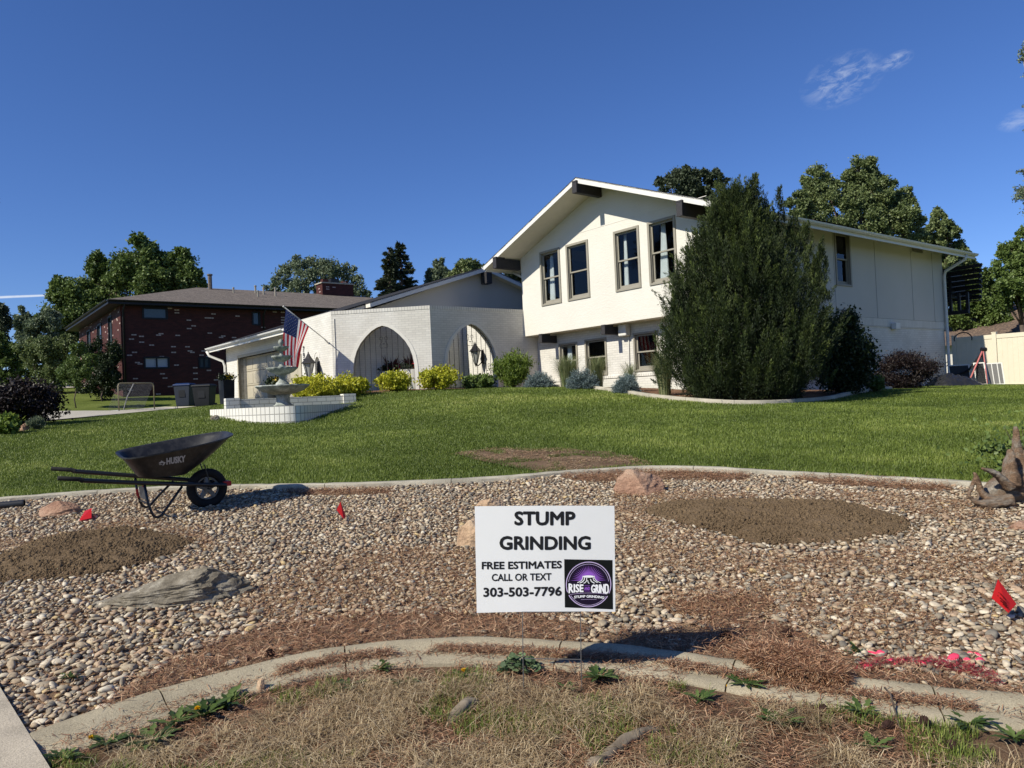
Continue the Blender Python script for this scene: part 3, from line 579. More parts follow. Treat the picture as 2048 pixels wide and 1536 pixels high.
b = MB(); b.poly([JP(0, 0, .8), JP(0, GD, .8), JP(0, GD, 4.05), JP(0, GD/2, GP_+.03), JP(0, 0, 4.05)]); b.build('gable_end_wall', 'siding', house, recalc=False)
b = MB(); b.box(J0, .004, .09, 0.05, 4.6, 1.2, 4.15); b.build('courtyard_wall', 'white_brick', house, uv=True)
b = MB(); b.box(J0, .09, 2.10, 4.6, 4.72, 1.2, 4.3); b.build('courtyard_wall', 'white_brick', house, uv=True)
# arched niche head and rim beside the garage door
b = MB(); cxn, rn = -1.135, .165
for k in range(13):
    t0, t1 = math.pi*k/13, math.pi*(k+1)/13
    pts = [(cxn+r*math.cos(t), 3.08+r*math.sin(t)) for r, t in ((rn, t0), (rn+.07, t0), (rn+.07, t1), (rn, t1))]
    b.extrude([JP(x, -.012, z) for x, z in pts], v*.05)
b.build('niche_surround', 'white_plain', house); b = MB(); b.box(J0, cxn-.25, cxn+.25, -.03, .02, 2.49, 2.55); b.build('niche_sill', 'white_plain', house)
# fill the square corners above the round niche head
b = MB()
for s in (-1, 1):
    pts = [(cxn+s*rn, 3.12+.0)]+[(cxn+s*rn*math.cos(t), 2.95+rn*math.sin(t)) for t in np.linspace(0, math.pi/2, 7)]+[(cxn, 3.12)]
    b.extrude([JP(x, .002, z) for x, z in pts], v*.15)
b.build('niche_head', 'trim', house)
b = MB(); dw = 2.94
nP = 4
for k in range(nP):
    z0 = dz0-.35+k*(dz1+.02-dz0+.35)/nP; z1 = z0+(dz1+.02-dz0+.35)/nP-.012; b.box(J0, -8.5, -2.62, .30, .34, z0, z1)
    for j in range(8):
        x0 = -8.45+j*.73; b.box(J0, x0+.05, x0+.68, .285, .31, z0+.07, z1-.07)
gd = b.build('garage_door', 'garage_door', house, bevel=.01)
b = MB(); b.box(J0, -8.60, -8.5, -.02, .2, 1.2, dz1+.1); b.box(J0, -2.62, -2.52, -.02, .2, 1.2, dz1+.1); b.box(J0, -8.5, -2.62, -.02, .2, dz1, dz1+.1); b.box(J0, -2.50, -2.32, -.035, .0, 1.6, 3.3); b.build('door_frame', 'garage_door', house, bevel=.008)
pipe('downspout', [JP(GL-.45, -.62, 3.98), JP(GL-.4, -.55, 3.8), JP(GL-.04, -.12, 3.55), JP(GL+.0, -.07, 3.35), JP(GL+.0, -.07, 1.6)], .05, 0, 'trim', house)
# arched garden wall: chamfer and return
ARCH = [(.93, 0), (.93, .62), (.92, .85), (.88, 1.1), (.80, 1.33), (.67, 1.55), (.50, 1.74), (.33, 1.89), (.16, 1.985), (0, 2.03)]
def arch_wall(name, O, ex, nrm, x0, x1, z0, z1, cx, zs, th=.26):
    """wall in plane O+ex, front face towards nrm, pointed arch opening standing on zs"""
    P = lambda x, z, d=0: O+ex*x+zz*z-nrm*d
    A_ = [(cx-w, zs+h) for w, h in ARCH]+[(cx+w, zs+h) for w, h in ARCH[-2::-1]]; k = MB()
    for d in (0, th):
        k.poly([P(x0, z0, d), P(cx-ARCH[0][0], z0, d), P(cx-ARCH[0][0], z1, d), P(x0, z1, d)]); k.poly([P(cx+ARCH[0][0], z0, d), P(x1, z0, d), P(x1, z1, d), P(cx+ARCH[0][0], z1, d)])
        for (xa, za), (xb, zb) in zip(A_[1:-1], A_[2:-1]):
            if xb-xa > 1e-4: k.poly([P(xa, za, d), P(xb, zb, d), P(xb, z1, d), P(xa, z1, d)])
        k.poly([P(cx-ARCH[0][0], z0, d), P(cx+ARCH[0][0], z0, d), P(cx+ARCH[0][0], zs, d), P(cx-ARCH[0][0], zs, d)])
    for (xa, za), (xb, zb) in zip(A_[:-1], A_[1:]): k.poly([P(xa, za), P(xb, zb), P(xb, zb, th), P(xa, za, th)])
    k.poly([P(x0, z1), P(x1, z1), P(x1, z1, th), P(x0, z1, th)]); w = k.build(name, 'white_brick', house, uv=True, recalc=False)
    # smooth projecting arch rim
    k = MB(); A2 = [(cx-ww*1.10-.01, zs+h*1.04) for ww, h in ARCH]+[(cx+ww*1.10+.01, zs+h*1.04) for ww, h in ARCH[-2::-1]]
    for i in range(len(A_)-1): k.boxv  # noqa
    for i in range(len(A_)-1):
        q = [A_[i], A_[i+1], A2[i+1], A2[i]]; k.extrude([P(x, z, -.014) for x, z in q], -nrm*.02)
    k.build('arch_rim', 'white_plain', w)
    k = MB(); k.extrude([P(x0, z1-.09, -.01), P(x1, z1-.09, -.01), P(x1, z1+.012, -.01), P(x0, z1+.012, -.01)], -nrm*(th+.02)); k.build('wall_cap', 'soldier', w, uv=True)
    # wrought iron grille
    g = MB(); xs = np.arange(cx-.93+.17, cx+.93, .168)
    def top(x):
        q = abs(x-cx)
        for (wa, ha), (wb, hb) in zip(ARCH[:-1], ARCH[1:]):
            if wb <= q <= wa: return zs+hb+(ha-hb)*((q-wb)/(wa-wb+1e-9))
        return zs+.6
    for x in xs: g.tube([P(x, zs, .1), P(x, top(x), .1)], .0085, 5)
    g.tube([P(cx-.93, zs+.12, .1), P(cx+.93, zs+.12, .1)], .01, 5)
    g.tube([P(x, z, .1) for x, z in A_], .012, 5)
    def scroll(x, z):
        for s in (-1, 1):
            pts = []
            for t in np.linspace(0, 1, 26):
                if t < .45: a = t/.45; r = .055; th_ = -math.pi*.3+a*math.pi*1.75; pts.append((x+s*(.07+r*math.cos(math.pi-th_)*(1-.45*a)*-1), z+.16+r*math.sin(th_)))
                else: a = (t-.45)/.55; th_ = math.pi/2-a*math.pi*1.5; r = .085*(1-.3*a); pts.append((x+s*(.02+.10*math.sin(a*math.pi)*1.0), z+.10-.32*a+.07*max(0, a-.7)/.3*1.5))
            g.tube([P(px_, pz, .085) for px_, pz in pts], .0075, 4)
        g.tube([P(x-.03, z+.0, .085), P(x+.03, z+.0, .085)], .012, 4)
    scroll(cx+.0, zs+1.5); scroll(cx+.60, zs+.62)
    g.build('grille', 'black_iron', w)
    return w
n2 = np.array([u2[1], -u2[0], 0]); n2 = n2 if n2@(-v) > 0 else -n2
arch_wall('garden_wall', K0-u2*3.0, u2, n2, 0, 3.0, 1.2, 4.37, 1.55, 1.84)
arch_wall('garden_wall', M0-v*3.5, v, u, 0, 3.5+LO, 1.2, 4.37, 1.44, 1.84)
# wall lanterns
MAT['lamp_glass'] = plain('seeded lamp glass', (.35, .36, .34), .15, .5, var=.05)
def lantern(base, out, parent, s=1.0):
    out = np.asarray(out); k = MB(); c = base+out*.30*s
    k.lathe(c, [(0, .47*s), (.018*s, .46*s), (.012*s, .43*s), (.03*s, .41*s), (.05*s, .36*s), (.10*s, .28*s), (.19*s, .17*s), (.20*s, .155*s), (.15*s, .15*s)], 6)
    k.lathe(c, [(.055*s, -.22*s), (.05*s, -.25*s), (.02*s, -.29*s), (.028*s, -.31*s), (.0, -.34*s)], 6)
    for i in range(6):
        t = math.tau*i/6; d = np.array([math.cos(t), math.sin(t), 0]); k.tube([c+d*.145*s+zz*.155*s, c+d*.055*s-zz*.22*s], .009*s, 4)
    k.tube([c-zz*.27*s, c-out*.08*s-zz*.30*s, c-out*.2*s-zz*.22*s, c-out*.27*s-zz*.05*s, c-out*.285*s], [.018*s]*5, 6)
    k.lathe(base+out*.012-zz*.02, [(0, -.24*s), (.05*s, -.2*s), (.07*s, 0), (.05*s, .2*s), (0, .24*s)], 8)
    l = k.build('wall_lantern', 'black_iron', parent); g = MB(); g.lathe(c, [(.05*s, -.215*s), (.138*s, .15*s)], 6); g.build('lamp_glass', 'lamp_glass', l); return l
lantern(JP(-.96, 0, 2.72), -v, house, 1.15)
lantern(JP(1.25, 4.6, 2.95), -v, house, 1.0)
# house number beside the garage door
def text_mesh(txt, size=1, bold=0):
    cu = bpy.data.curves.new('lettering', 'FONT'); cu.body = txt; cu.size = size; cu.offset = bold; cu.resolution_u = 3
    o = bpy.data.objects.new('lettering', cu); C.objects.link(o); dg = bpy.context.evaluated_depsgraph_get(); me = bpy.data.meshes.new_from_object(o.evaluated_get(dg))
    bpy.data.objects.remove(o); bpy.data.curves.remove(cu); V = np.array([w.co[:] for w in me.vertices]); Fs = [tuple(p.vertices) for p in me.polygons]; bpy.data.meshes.remove(me); return V[:, :2], Fs
k = MB()
for ch, z in (('7', 3.42), ('9', 3.22), ('7', 3.02)):
    V, Fs = text_mesh(ch, .24, .008); V = V-V.min(0); k.add([JP(-2.16+p[0], -.02, z+p[1]-.09) for p in V], Fs)
k.build('house_number', 'black_iron', house, recalc=False)

# ------------------------------------------------------------------ flag
tip = None; brk = JP(-.22, -.03, 3.50)
for Y in np.arange(19, 22.5, .02):
    q = atY(567, 613, Y)
    if abs(np.linalg.norm(q-brk)-1.95) < .03: tip = q; break
if tip is None: tip = brk-v*1.2-u*.4+zz*.9
flag = thing('flag', 'american flag with stars and stripes hanging from a slanted pole on the garage wall', 'flag', tuple(brk))
k = MB(); k.tube([brk, tip], .014, 8); k.build('pole', 'gutter', flag, smooth=True)
k = MB(); k.lathe(tip, [(0, -.03), (.03, 0), (0, .035)], 8); k.build('finial', 'gutter', flag, smooth=True)
k = MB(); k.tube([brk+v*.03-zz*.06, brk-zz*.03, brk+(tip-brk)*.08], .022, 8); k.build('bracket', 'gutter', flag)
Yt = tip[1]; A0 = tip+(brk-tip)*.05; B0 = tip+(brk-tip)*.56
D0 = atY(400+872/5.12, 560+872/5.12, Yt+.10); C0 = atY(400+990/5.12, 560+900/5.12, B0[1]-.15)
nxt = np.cross(B0-A0, D0-A0); nxt /= np.linalg.norm(nxt)
def cloth(s, t):
    """s along the hoist (0 at the tip), t down the fly"""
    e0 = A0+(D0-A0)*t; e1 = B0+(C0-B0)*t; p = e0+(e1-e0)*s
    p = p+(-u*.0+nxt*(.10*math.sin(s*7.5+t*2.2)*t**.7+.04*math.sin(s*13+t*5)*t)); p = p+Rv*(.055*math.sin(t*math.pi)*(1-s)*-.4)
    return p
nS, nT = 39, 36; VV = [cloth(i/nS, j/nT) for j in range(nT+1) for i in range(nS+1)]
MAT['flag_red'] = plain('red flag cloth', (.50, .03, .045), .7, .15, var=.05); MAT['flag_white'] = plain('white flag cloth', (.78, .77, .76), .7, .15, var=.03); MAT['flag_blue'] = plain('navy flag cloth', (.03, .045, .13), .7, .15, var=.05)
for fm_ in ('flag_red', 'flag_white', 'flag_blue'):
    t_ = MAT[fm_].node_tree; b_ = t_.nodes['Principled BSDF']; q_ = t_.nodes.new('ShaderNodeBsdfTranslucent'); t_.links.new(b_.inputs['Base Color'].links[0].from_socket, q_.inputs[0]); x_ = t_.nodes.new('ShaderNodeMixShader'); x_.inputs[0].default_value = .45
    t_.links.new(b_.outputs[0], x_.inputs[1]); t_.links.new(q_.outputs[0], x_.inputs[2]); t_.links.new(x_.outputs[0], t_.nodes['Material Output'].inputs[0])
k = MB(); k.add(VV, [(j*(nS+1)+i, j*(nS+1)+i+1, (j+1)*(nS+1)+i+1, (j+1)*(nS+1)+i) for j in range(nT) for i in range(nS)])
cl = k.build('cloth', 'flag_red', flag, smooth=True, recalc=False); cl.data.materials.append(MAT['flag_white']); cl.data.materials.append(MAT['flag_blue'])
for p in cl.data.polygons:
    i, j = p.index % nS, p.index//nS; s, t = (i+.5)/nS, (j+.5)/nT; p.material_index = 2 if (s < 7/13 and t < .42) else int(s*13) % 2
k = MB()
for r in range(9):
    for c_ in range(6 if r % 2 == 0 else 5):
        s0, t0 = (.06+r*.0525), (.035+.068*c_+(0 if r % 2 == 0 else .034)); ring = []
        for q in range(10): rr = .019 if q % 2 == 0 else .008; th_ = math.tau*q/10; ring.append((s0+rr*math.cos(th_), t0+rr*math.sin(th_)*.6))
        for d in (-.004, .004): k.poly([cloth(a, b_)+nxt*d for a, b_ in ring])
k.build('stars', 'flag_white', cl, recalc=False)

# ------------------------------------------------------------------ fountain and its brick basin
MAT['stone_green'] = None
def patina():
    M = Mt('weathered grey green stone', (.3, .31, .28), .85, .2); n1 = M.noise(6, 6); n2 = M.noise(40, 4)
    M.col(M.mix(.7, M.ramp(n1, [(.3, (.16, .175, .155)), (.5, (.27, .29, .26)), (.68, (.44, .46, .43))]), M.ramp(n2, [(.3, (.3,)*3), (.7, (.7,)*3)]), 'OVERLAY')); M.bump(n2, .5, .01); return M.m
MAT['stone_green'] = patina()
FY = 16.3; ftn = G(566, 812); fc = atY(566, 804, FY)
def fz(py): return atY(563, py, FY)[2]
fx = np.array([atY(564, 740, FY)[0], FY, 0]); mpp = FY/1500*1.0
fountain = thing('fountain', 'four tiered grey green stone fountain with scalloped bowls and pine cone top', 'fountain', (fx[0], FY, fz(809)))
Z = lambda zy: fz(560+zy/5.12)
def bowl(name, yr, yb, wr, wb, seg=64, lob=16):
    mod = lambda th, z, r: 1+.035*math.cos(lob*th)*(r/(wr*mpp))**2
    k = MB(); zr, zb = Z(yr), Z(yb); w, q = wr*mpp, wb*mpp; h = zr-zb
    k.lathe(fx, [(q, zb), (w*.45, zb+h*.12), (w*.75, zb+h*.42), (w*.95, zb+h*.85), (w, zr), (w*.985, zr+.02), (w*.93, zr+.012), (w*.8, zr-h*.25), (w*.45, zr-h*.5), (0, zr-h*.55)], seg, mod); return k.build(name, 'stone_green', fountain, smooth=60)
bowl('bowl', 1086, 1176, 52, 13, lob=18); bowl('bowl', 905, 972, 30, 9, lob=14); bowl('bowl', 786, 838, 20, 6.5, lob=10); bowl('bowl', 690, 732, 15, 4.5, lob=8)
def ped(y0, y1, prof): k = MB(); z0, z1 = Z(y0), Z(y1); k.lathe(fx, [(r*mpp, z0+(z1-z0)*t) for r, t in prof], 28, lambda th, z, r: 1+.02*math.cos(12*th)); return k.build('pedestal', 'stone_green', fountain, smooth=60)
ped(1290, 1172, [(19, 0), (19, .08), (16, .12), (13.5, .3), (13, .8), (14.5, .92), (14, 1)]); ped(1092, 968, [(14, 0), (14.5, .12), (12.5, .3), (9, .42), (6.5, .6), (6.5, .85), (10, 1)])
ped(912, 834, [(8, 0), (8.5, .2), (5, .5), (4, .8), (6.5, 1)]); ped(795, 728, [(6, 0), (6, .3), (3, .6), (4, 1)])
k = MB(); zc0, zc1 = Z(690), Z(603); h_ = zc1-zc0; k.lathe(fx, [(0.0, zc0), (3*mpp, zc0), (2.4*mpp, zc0+h_*.25), (4.8*mpp, zc0+h_*.42), (5.4*mpp, zc0+h_*.6), (4*mpp, zc0+h_*.85), (0, zc1)], 20, lambda th, z, r: 1+.14*math.cos(7*th+z*60)); k.build('finial', 'stone_green', fountain, smooth=True)
basin = thing('fountain_basin', 'low white painted brick basin wall curving around the stone fountain', 'garden wall', (fx[0], FY+.2, 1.35))
zt = 1.625
fw = smooth_line([atY(420,826,16.5)[:2], atY(452,826,16.0)[:2], atY(510,826,15.45)[:2], atY(575,826,15.25)[:2], atY(612,826,15.5)[:2], atY(640,822,16.2)[:2], atY(680,818,17.1)[:2], atY(712,810,17.95)[:2]], 8)
def wall_along(xy, z0, z1, th, name, mat, parent):
    xy = np.asarray(xy); d = np.gradient(xy, axis=0); d /= np.linalg.norm(d, axis=1)[:, None]; nn = np.c_[-d[:, 1], d[:, 0]]; V = []
    for p, q in zip(xy, nn): V += [(p[0], p[1], z0), (p[0], p[1], z1), (p[0]+q[0]*th, p[1]+q[1]*th, z1), (p[0]+q[0]*th, p[1]+q[1]*th, z0)]
    n = len(xy); k = MB(); k.add(V, [(i*4+a, i*4+(a+1) % 4, i*4+4+(a+1) % 4, i*4+4+a) for i in range(n-1) for a in range(4)]+[(0, 1, 2, 3), tuple(range(4*n-4, 4*n))])
    return k
def seam_uv(o, xy, z0):
    """uv along the curve so brick joints stay vertical"""
    me = o.data; L = me.uv_layers.new(name='UVMap') if not me.uv_layers else me.uv_layers['UVMap']; xy = np.asarray(xy); s = np.r_[0, np.cumsum(np.linalg.norm(np.diff(xy, axis=0), axis=1))]
    for lp in me.loops:
        co = me.vertices[lp.vertex_index].co; i = np.argmin(np.hypot(xy[:, 0]-co.x, xy[:, 1]-co.y)); L.data[lp.index].uv = (s[i], co.z-z0)
o = wall_along(fw, 1.1, zt, .2, '', '', None).build('front_wall', 'basin_brick', basin); seam_uv(o, fw, zt-.16*4)
L_, R_ = atY(452, 805, 16.9), atY(708, 798, 18.3); bx_ = (R_-L_); bx_[2] = 0; bl = np.linalg.norm(bx_); bx_ /= bl; by_ = np.array([-bx_[1], bx_[0], 0]); zt2 = 1.83
k = MB(); k.boxv(L_*[1, 1, 0]+zz*1.1, bx_*bl, by_*.2, zz*(zt2-1.1)); k.build('back_wall', 'basin_cap', basin, uv=True)
for p in (L_-bx_*.01, R_-bx_*.27): k = MB(); k.boxv(p*[1, 1, 0]-by_*.06+zz*1.1, bx_*.30, by_*.32, zz*(zt2-1.1+.03)); k.build('pier', 'basin_cap', basin, uv=True)
k = MB(); q = [tuple(p) for p in fw]+[tuple(R_[:2]), tuple(L_[:2])]; k.poly([(p[0], p[1], 1.45) for p in q]); k.build('basin_floor', 'bed', basin)

# ------------------------------------------------------------------ neighbouring red brick house
nb = thing('brick_house', 'dark red brick two storey house with grey hip roof beyond the driveway', 'house', tuple(N0[:2])+(2.4,))
def NP(a, b_, z): return N0+u*a+v*b_+zz*z
NE_, NWD, NLN = 7.30, 13.0, 22.0
nw = [(1.04, 2.24, 6.50, 7.10), (1.03, 2.24, 3.92, 4.52), (3.73, 4.31, 3.90, 4.50), (6.69, 7.13, 6.30, 7.06)]
b = MB(); panel_holes(b, NP(0, 0, 0), v, zz, 0, NLN, .8, NE_, nw, -u*.1)
fw_ = [(-3.2, -2.2, 3.4, 6.9), (-6.5, -5.2, 5.3, 6.8), (-10, -8.8, 5.3, 6.8)]
panel_holes(b, NP(0, 0, 0), -u, zz, 0, NWD, .8, NE_, [(-q[1], -q[0], q[2], q[3]) for q in fw_], v*.1)
b.poly([NP(-NWD, 0, .8), NP(-NWD, NLN, .8), NP(-NWD, NLN, NE_), NP(-NWD, 0, NE_)]); b.poly([NP(-NWD, NLN, .8), NP(0, NLN, .8), NP(0, NLN, NE_), NP(-NWD, NLN, NE_)])
b.build('wall', 'red_brick', nb, uv=True, recalc=False)
MAT['blind'] = plain('pale window blind', (.42, .44, .46), .6, .4, var=.03); MAT['dark_pane'] = plain('dark window pane', (.05, .07, .085), .08, .6, var=.1)
def nwin(O, ex, dp, x0, x1, z0, z1, split, blind):
    P = lambda x, z, d: O+ex*x+zz*z+dp*d; f = MB(); t = .07
    def bar(xa, xb, za, zb): f.boxv(P(xa, za, -.03), ex*(xb-xa), dp*.12, zz*(zb-za))
    bar(x0-.02, x0+t, z0, z1); bar(x1-t, x1+.02, z0, z1); bar(x0+t, x1-t, z1-t, z1+.02); bar(x0+t, x1-t, z0-.02, z0+t)
    if split: bar((x0+x1)/2-.03, (x0+x1)/2+.03, z0+t, z1-t)
    w = f.build('window', 'black_trim', nb); g = MB(); g.poly([P(x0, z0, .05), P(x1, z0, .05), P(x1, z1, .05), P(x0, z1, .05)]); g.build('pane', 'blind' if blind else 'dark_pane', w, recalc=False)
for i, (x0, x1, z0, z1) in enumerate(nw): nwin(NP(0, 0, 0), v, -u, x0, x1, z0, z1, i in (1, 2), i == 1)
for q in fw_: nwin(NP(0, 0, 0), u, v, *q, False, False)
def hip(mb, mbs, P, a0, a1, b0, b1, ze, zr, am, inset):
    c = [P(a0, b0, ze), P(a1, b0, ze), P(a1, b1, ze), P(a0, b1, ze)]; r0, r1 = P(am, b0+inset, zr), P(am, b1-inset, zr)
    mb.add(c+[r0, r1], [(0, 1, 4), (1, 2, 5, 4), (2, 3, 5), (3, 0, 4, 5)])
    lo = [p-zz*.22 for p in c]; mbs.add(c+lo, [(0, 1, 5, 4), (1, 2, 6, 5), (2, 3, 7, 6), (3, 0, 4, 7), (4, 5, 6, 7)])
r_, s_m = MB(), MB(); hip(r_, s_m, NP, -NWD-.65, .65, -.65, NLN+.65, NE_+.06, 9.28, -6.4, 6.2); nroof = r_.build('roof', 'roof_grey', nb, uv=True); s_m.build('eaves', 'black_trim', nroof)
gutter(nroof, N0, .652, -.65, NLN+.65, NE_-.06, 1).data.materials[0] = MAT['black_trim']
g_ = gutter(nroof, N0, .652, -NWD-.65, .65, NE_-.06, 1, along=u, out=-v); g_.data.materials[0] = MAT['black_trim']
for bb in (.12, 7.3): pipe('downspout', [NP(.6, bb, NE_-.05), NP(.1, bb, NE_-.45), NP(.08, bb, 2.4)], .05, 0, 'black_trim', nb)
b = MB(); b.box(N0, -6.9, -5.9, 13.6, 15.9, 8.6, 9.95); ch = b.build('chimney', 'red_brick', nroof, uv=True)
b = MB(); b.box(N0, -6.98, -5.82, 13.52, 15.98, 9.95, 10.03); b.build('chimney_cap', 'edging', ch)
for q, m_ in (((13.8, 14.2, 10.03, 10.3), 'red_brick'), ((14.4, 15.0, 10.03, 10.36), 'black_iron'), ((15.3, 15.7, 10.03, 10.25), 'red_brick')):
    b = MB(); b.box(N0, -6.6, -6.2, q[0], q[1], q[2], q[3]); b.build('flue', m_, ch, uv=True)
for (bb, aa, h, r) in ((6.2, -5.9, .85, .13), (7.2, -4.6, .25, .05), (8.7, -5.0, .4, .06), (9.0, -4.4, .35, .06), (9.6, -4.0, .45, .06), (8.2, -3.2, .3, .05)):
    zt_ = 7.36+(.65-aa)*(9.28-7.36)/7.05; k = MB(); k.tube([NP(aa, bb, zt_-.1), NP(aa, bb, zt_+h)], r, 8); k.tube([NP(aa, bb, zt_+h), NP(aa, bb, zt_+h+.08)], r*1.35, 8); k.build('roof_vent', 'taupe' if r < .1 else 'roof_grey', nroof, uv=True)
# low wing to the left
b = MB(); b.box(N0, -24, -NWD-.01, 2, 12, .8, 6.0); b.build('wing', 'red_brick', nb, uv=True); r_, s_m = MB(), MB(); hip(r_, s_m, NP, -24.6, -NWD, 1.4, 12.6, 6.05, 7.5, -18, 4); r_.build('wing_roof', 'roof_grey', nb, uv=True); s_m.build('eaves', 'black_trim', nb)

# brown roofed house beyond the fence
Q0 = atY(1900, 690, 44.); Q0[2] = 0
far = thing('brown_roof_house', 'house beyond the cream fence showing only its brown shingle roof', 'house', tuple(Q0[:2])+(1.2,))
z_r = atY(2000, 617, 48)[2]; z_e = 3.4
b = MB(); P = lambda a, b_, z: Q0+u*a+v*b_+zz*z
b.add([P(-9, -2, z_e), P(16, -2, z_e), P(16, 5, z_r), P(-9, 5, z_r), P(16, 12, z_e), P(-9, 12, z_e)], [(0, 1, 2, 3), (3, 2, 4, 5)]); fr_ = b.build('roof', 'roof_brown', far, uv=True)
b = MB(); b.box(Q0, -8.4, 15.4, -1.4, 11.4, .9, 3.45); b.build('wall', 'siding', far)
b = MB(); q = P(2.6, 3.3, z_r-.42); b.boxv(q, u*.9, v*.35, zz*.22); b.build('roof_vent', 'red_brick', fr_, uv=True)

# cream vinyl fence
fence = thing('vinyl_fence', 'cream vinyl privacy fence running right from the corner of the white house', 'fence', tuple(HP(8.7, 13.3, 1.2)))
MAT['vinyl'] = plain('cream vinyl', (.66, .60, .47), .45, .35, var=.03)
FB = 13.3; posts = [7.5, 8.76, 11.2, 13.64, 16.1]
for a in posts:
    k = MB(); k.box(M0, a-.065, a+.065, FB-.065, FB+.065, .9, 3.03); k.box(M0, a-.075, a+.075, FB-.075, FB+.075, 3.03, 3.06); k.build('post', 'vinyl', fence, bevel=.006)
for a, c in zip(posts[:-1], posts[1:]):
    a += .067; c -= .067; k = MB(); k.box(M0, a, c, FB-.03, FB+.03, 2.84, 2.98); k.box(M0, a, c, FB-.03, FB+.03, 1.15, 1.30)
    n = int(round((c-a)/.155)); w = (c-a)/n
    for i in range(n): k.box(M0, a+i*w+.004, a+(i+1)*w-.004, FB-.014, FB+.014, 1.30, 2.84)
    k.box(M0, a, c, FB-.008, FB+.008, 1.30, 2.84); k.build('panel', 'vinyl', fence)
# dark slatted pergola at the back corner
pg = thing('pergola', 'black slatted wooden pergola sticking out behind the white house', 'pergola', tuple(HP(8.2, 14.5, 3.6)))
for i in range(7):
    k = MB(); k.box(M0, 6.4, 8.25-i*.09, 14.0+i*.22, 14.05+i*.22, 5.42-i*.165, 5.54-i*.165); k.box(M0, 6.4, 8.15-i*.09, 14.06+i*.22, 14.2+i*.22, 5.36-i*.165, 5.40-i*.165); k.build('slat', 'black_trim', pg)
for a in (7.0, 7.28, 7.56): k = MB(); k.boxv(HP(a, 14.3, 4.0), u*.09, v*.09, zz*.62); k.build('post', 'black_trim', pg)
k = MB(); k.boxv(HP(6.4, 14.25, 3.86), u*1.25, v*.12, zz*.14); k.build('rail', 'black_trim', pg)
k = MB(); k.boxv(HP(6.9, 14.6, 4.5), u*.1+zz*.0, v*1.2, zz*.9); k.build('back_slat', 'black_trim', pg)

# ------------------------------------------------------------------ plants
def lobes_px(L, Y, jit=.3, sat=0):
    out = []
    for q in L:
        px, py, r = q[:3]; ry = q[3] if len(q) > 3 else r; c = atY(px, py, Y); s = Y/FPX; dy = random.uniform(-jit, jit)*r*s*2
        out.append((c+np.array([0, dy, 0]), np.array([r*s, r*s*.9, ry*s])*(.86 if sat else 1)))
        for _ in range(sat):
            a = random.uniform(-.6, math.pi+.6); out.append((c+np.array([math.cos(a)*r*s*.85, dy+random.uniform(-.5, .5)*r*s, math.sin(a)*ry*s*.85]), np.array([r, r, ry])*s*random.uniform(.26, .42)))
    return out
def leaves_on(lobes, n, size, clump=.2, subs=14, flat=.0, seed=0, up=0.0):
    """leaf clusters through a set of ellipsoids"""
    r_ = np.random.default_rng(seed); vol = np.array([l[1].prod()**(2/3) for l in lobes]); vol /= vol.sum(); P, tw = [], []
    for (c, R), w in zip(lobes, vol):
        m_ = max(4, int(subs)); D = r_.normal(size=(m_, 3)); D /= np.linalg.norm(D, axis=1)[:, None]; cc = c+D*R*(r_.uniform(.35, 1, (m_, 1))**.6); tw.append((c, cc))
        nn = int(n*w); k = r_.integers(0, m_, nn); sc = r_.uniform(.6, 1.3, m_)[k][:, None]; P.append(cc[k]+r_.normal(size=(nn, 3))*R*clump*sc*np.array([1, 1, 1-flat]))
    P = np.concatenate(P); n = len(P); D = r_.normal(size=(n, 3))+np.array([0, 0, up]); S = size*r_.uniform(.6, 1.3, n)
    cl = .35*vnoise(P[:, 0]+P[:, 1]*.7, P[:, 2], size*7, seed)+.65*r_.uniform(size=n)
    return P, D, S, cl, tw
def crown_obj(name, P, D, S, rnd, mat, parent, T=LEAF, TF=LEAFF, aspect=(1, 1, 1)):
    R = rot_dir(D); Sc = S[:, None]*np.array(aspect)[None]; return link(name, instance(T, TF, P, R, Sc, rnd, name), mat, parent)
G1 = lambda a, b_, c: [(0, a), (.5, b_), (1, c)]
MAT['leaf_mid'] = leafmat('mid green leaves', G1((.045, .075, .017), (.10, .15, .034), (.18, .24, .07)))
MAT['leaf_dark'] = leafmat('dark green leaves', G1((.010, .02, .007), (.022, .038, .013), (.05, .07, .024)))
MAT['leaf_pale'] = leafmat('pale grey green leaves', G1((.08, .11, .06), (.15, .19, .11), (.25, .29, .18)))
MAT['leaf_olive'] = leafmat('olive green leaves', G1((.07, .10, .034), (.14, .18, .065), (.24, .28, .12)))
MAT['needle_dark'] = leafmat('dark spruce needles', G1((.018, .028, .014), (.042, .060, .030), (.08, .10, .05)), .6, .08)
MAT['needle_blue'] = leafmat('blue spruce needles', G1((.07, .105, .105), (.14, .19, .19), (.25, .31, .31)), .6, .08)
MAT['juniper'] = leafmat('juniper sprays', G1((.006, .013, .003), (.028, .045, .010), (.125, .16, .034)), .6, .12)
MAT['spirea'] = leafmat('yellow spirea leaves', G1((.20, .24, .015), (.42, .42, .03), (.60, .56, .06)), .5, .3)
MAT['purple'] = leafmat('dark purple leaves', G1((.006, .004, .004), (.014, .008, .008), (.032, .018, .014)), .5, .15)
MAT['grass_tall'] = leafmat('tall ornamental grass', G1((.10, .13, .05), (.19, .23, .10), (.38, .38, .20)), .6, .3)
MAT['bamboo'] = leafmat('light green feathery leaves', G1((.07, .12, .015), (.14, .20, .03), (.24, .30, .055)), .5, .35)
def bark(name, a, b_):
    M = Mt(name, a, .9, .1); M.col(M.ramp(M.noise(14, 5, stretch=(1, 1, .25)), [(.3, a), (.7, b_)])); M.bump(M.noise(30, 4, stretch=(1, 1, .25)), .6, .01); return M.m
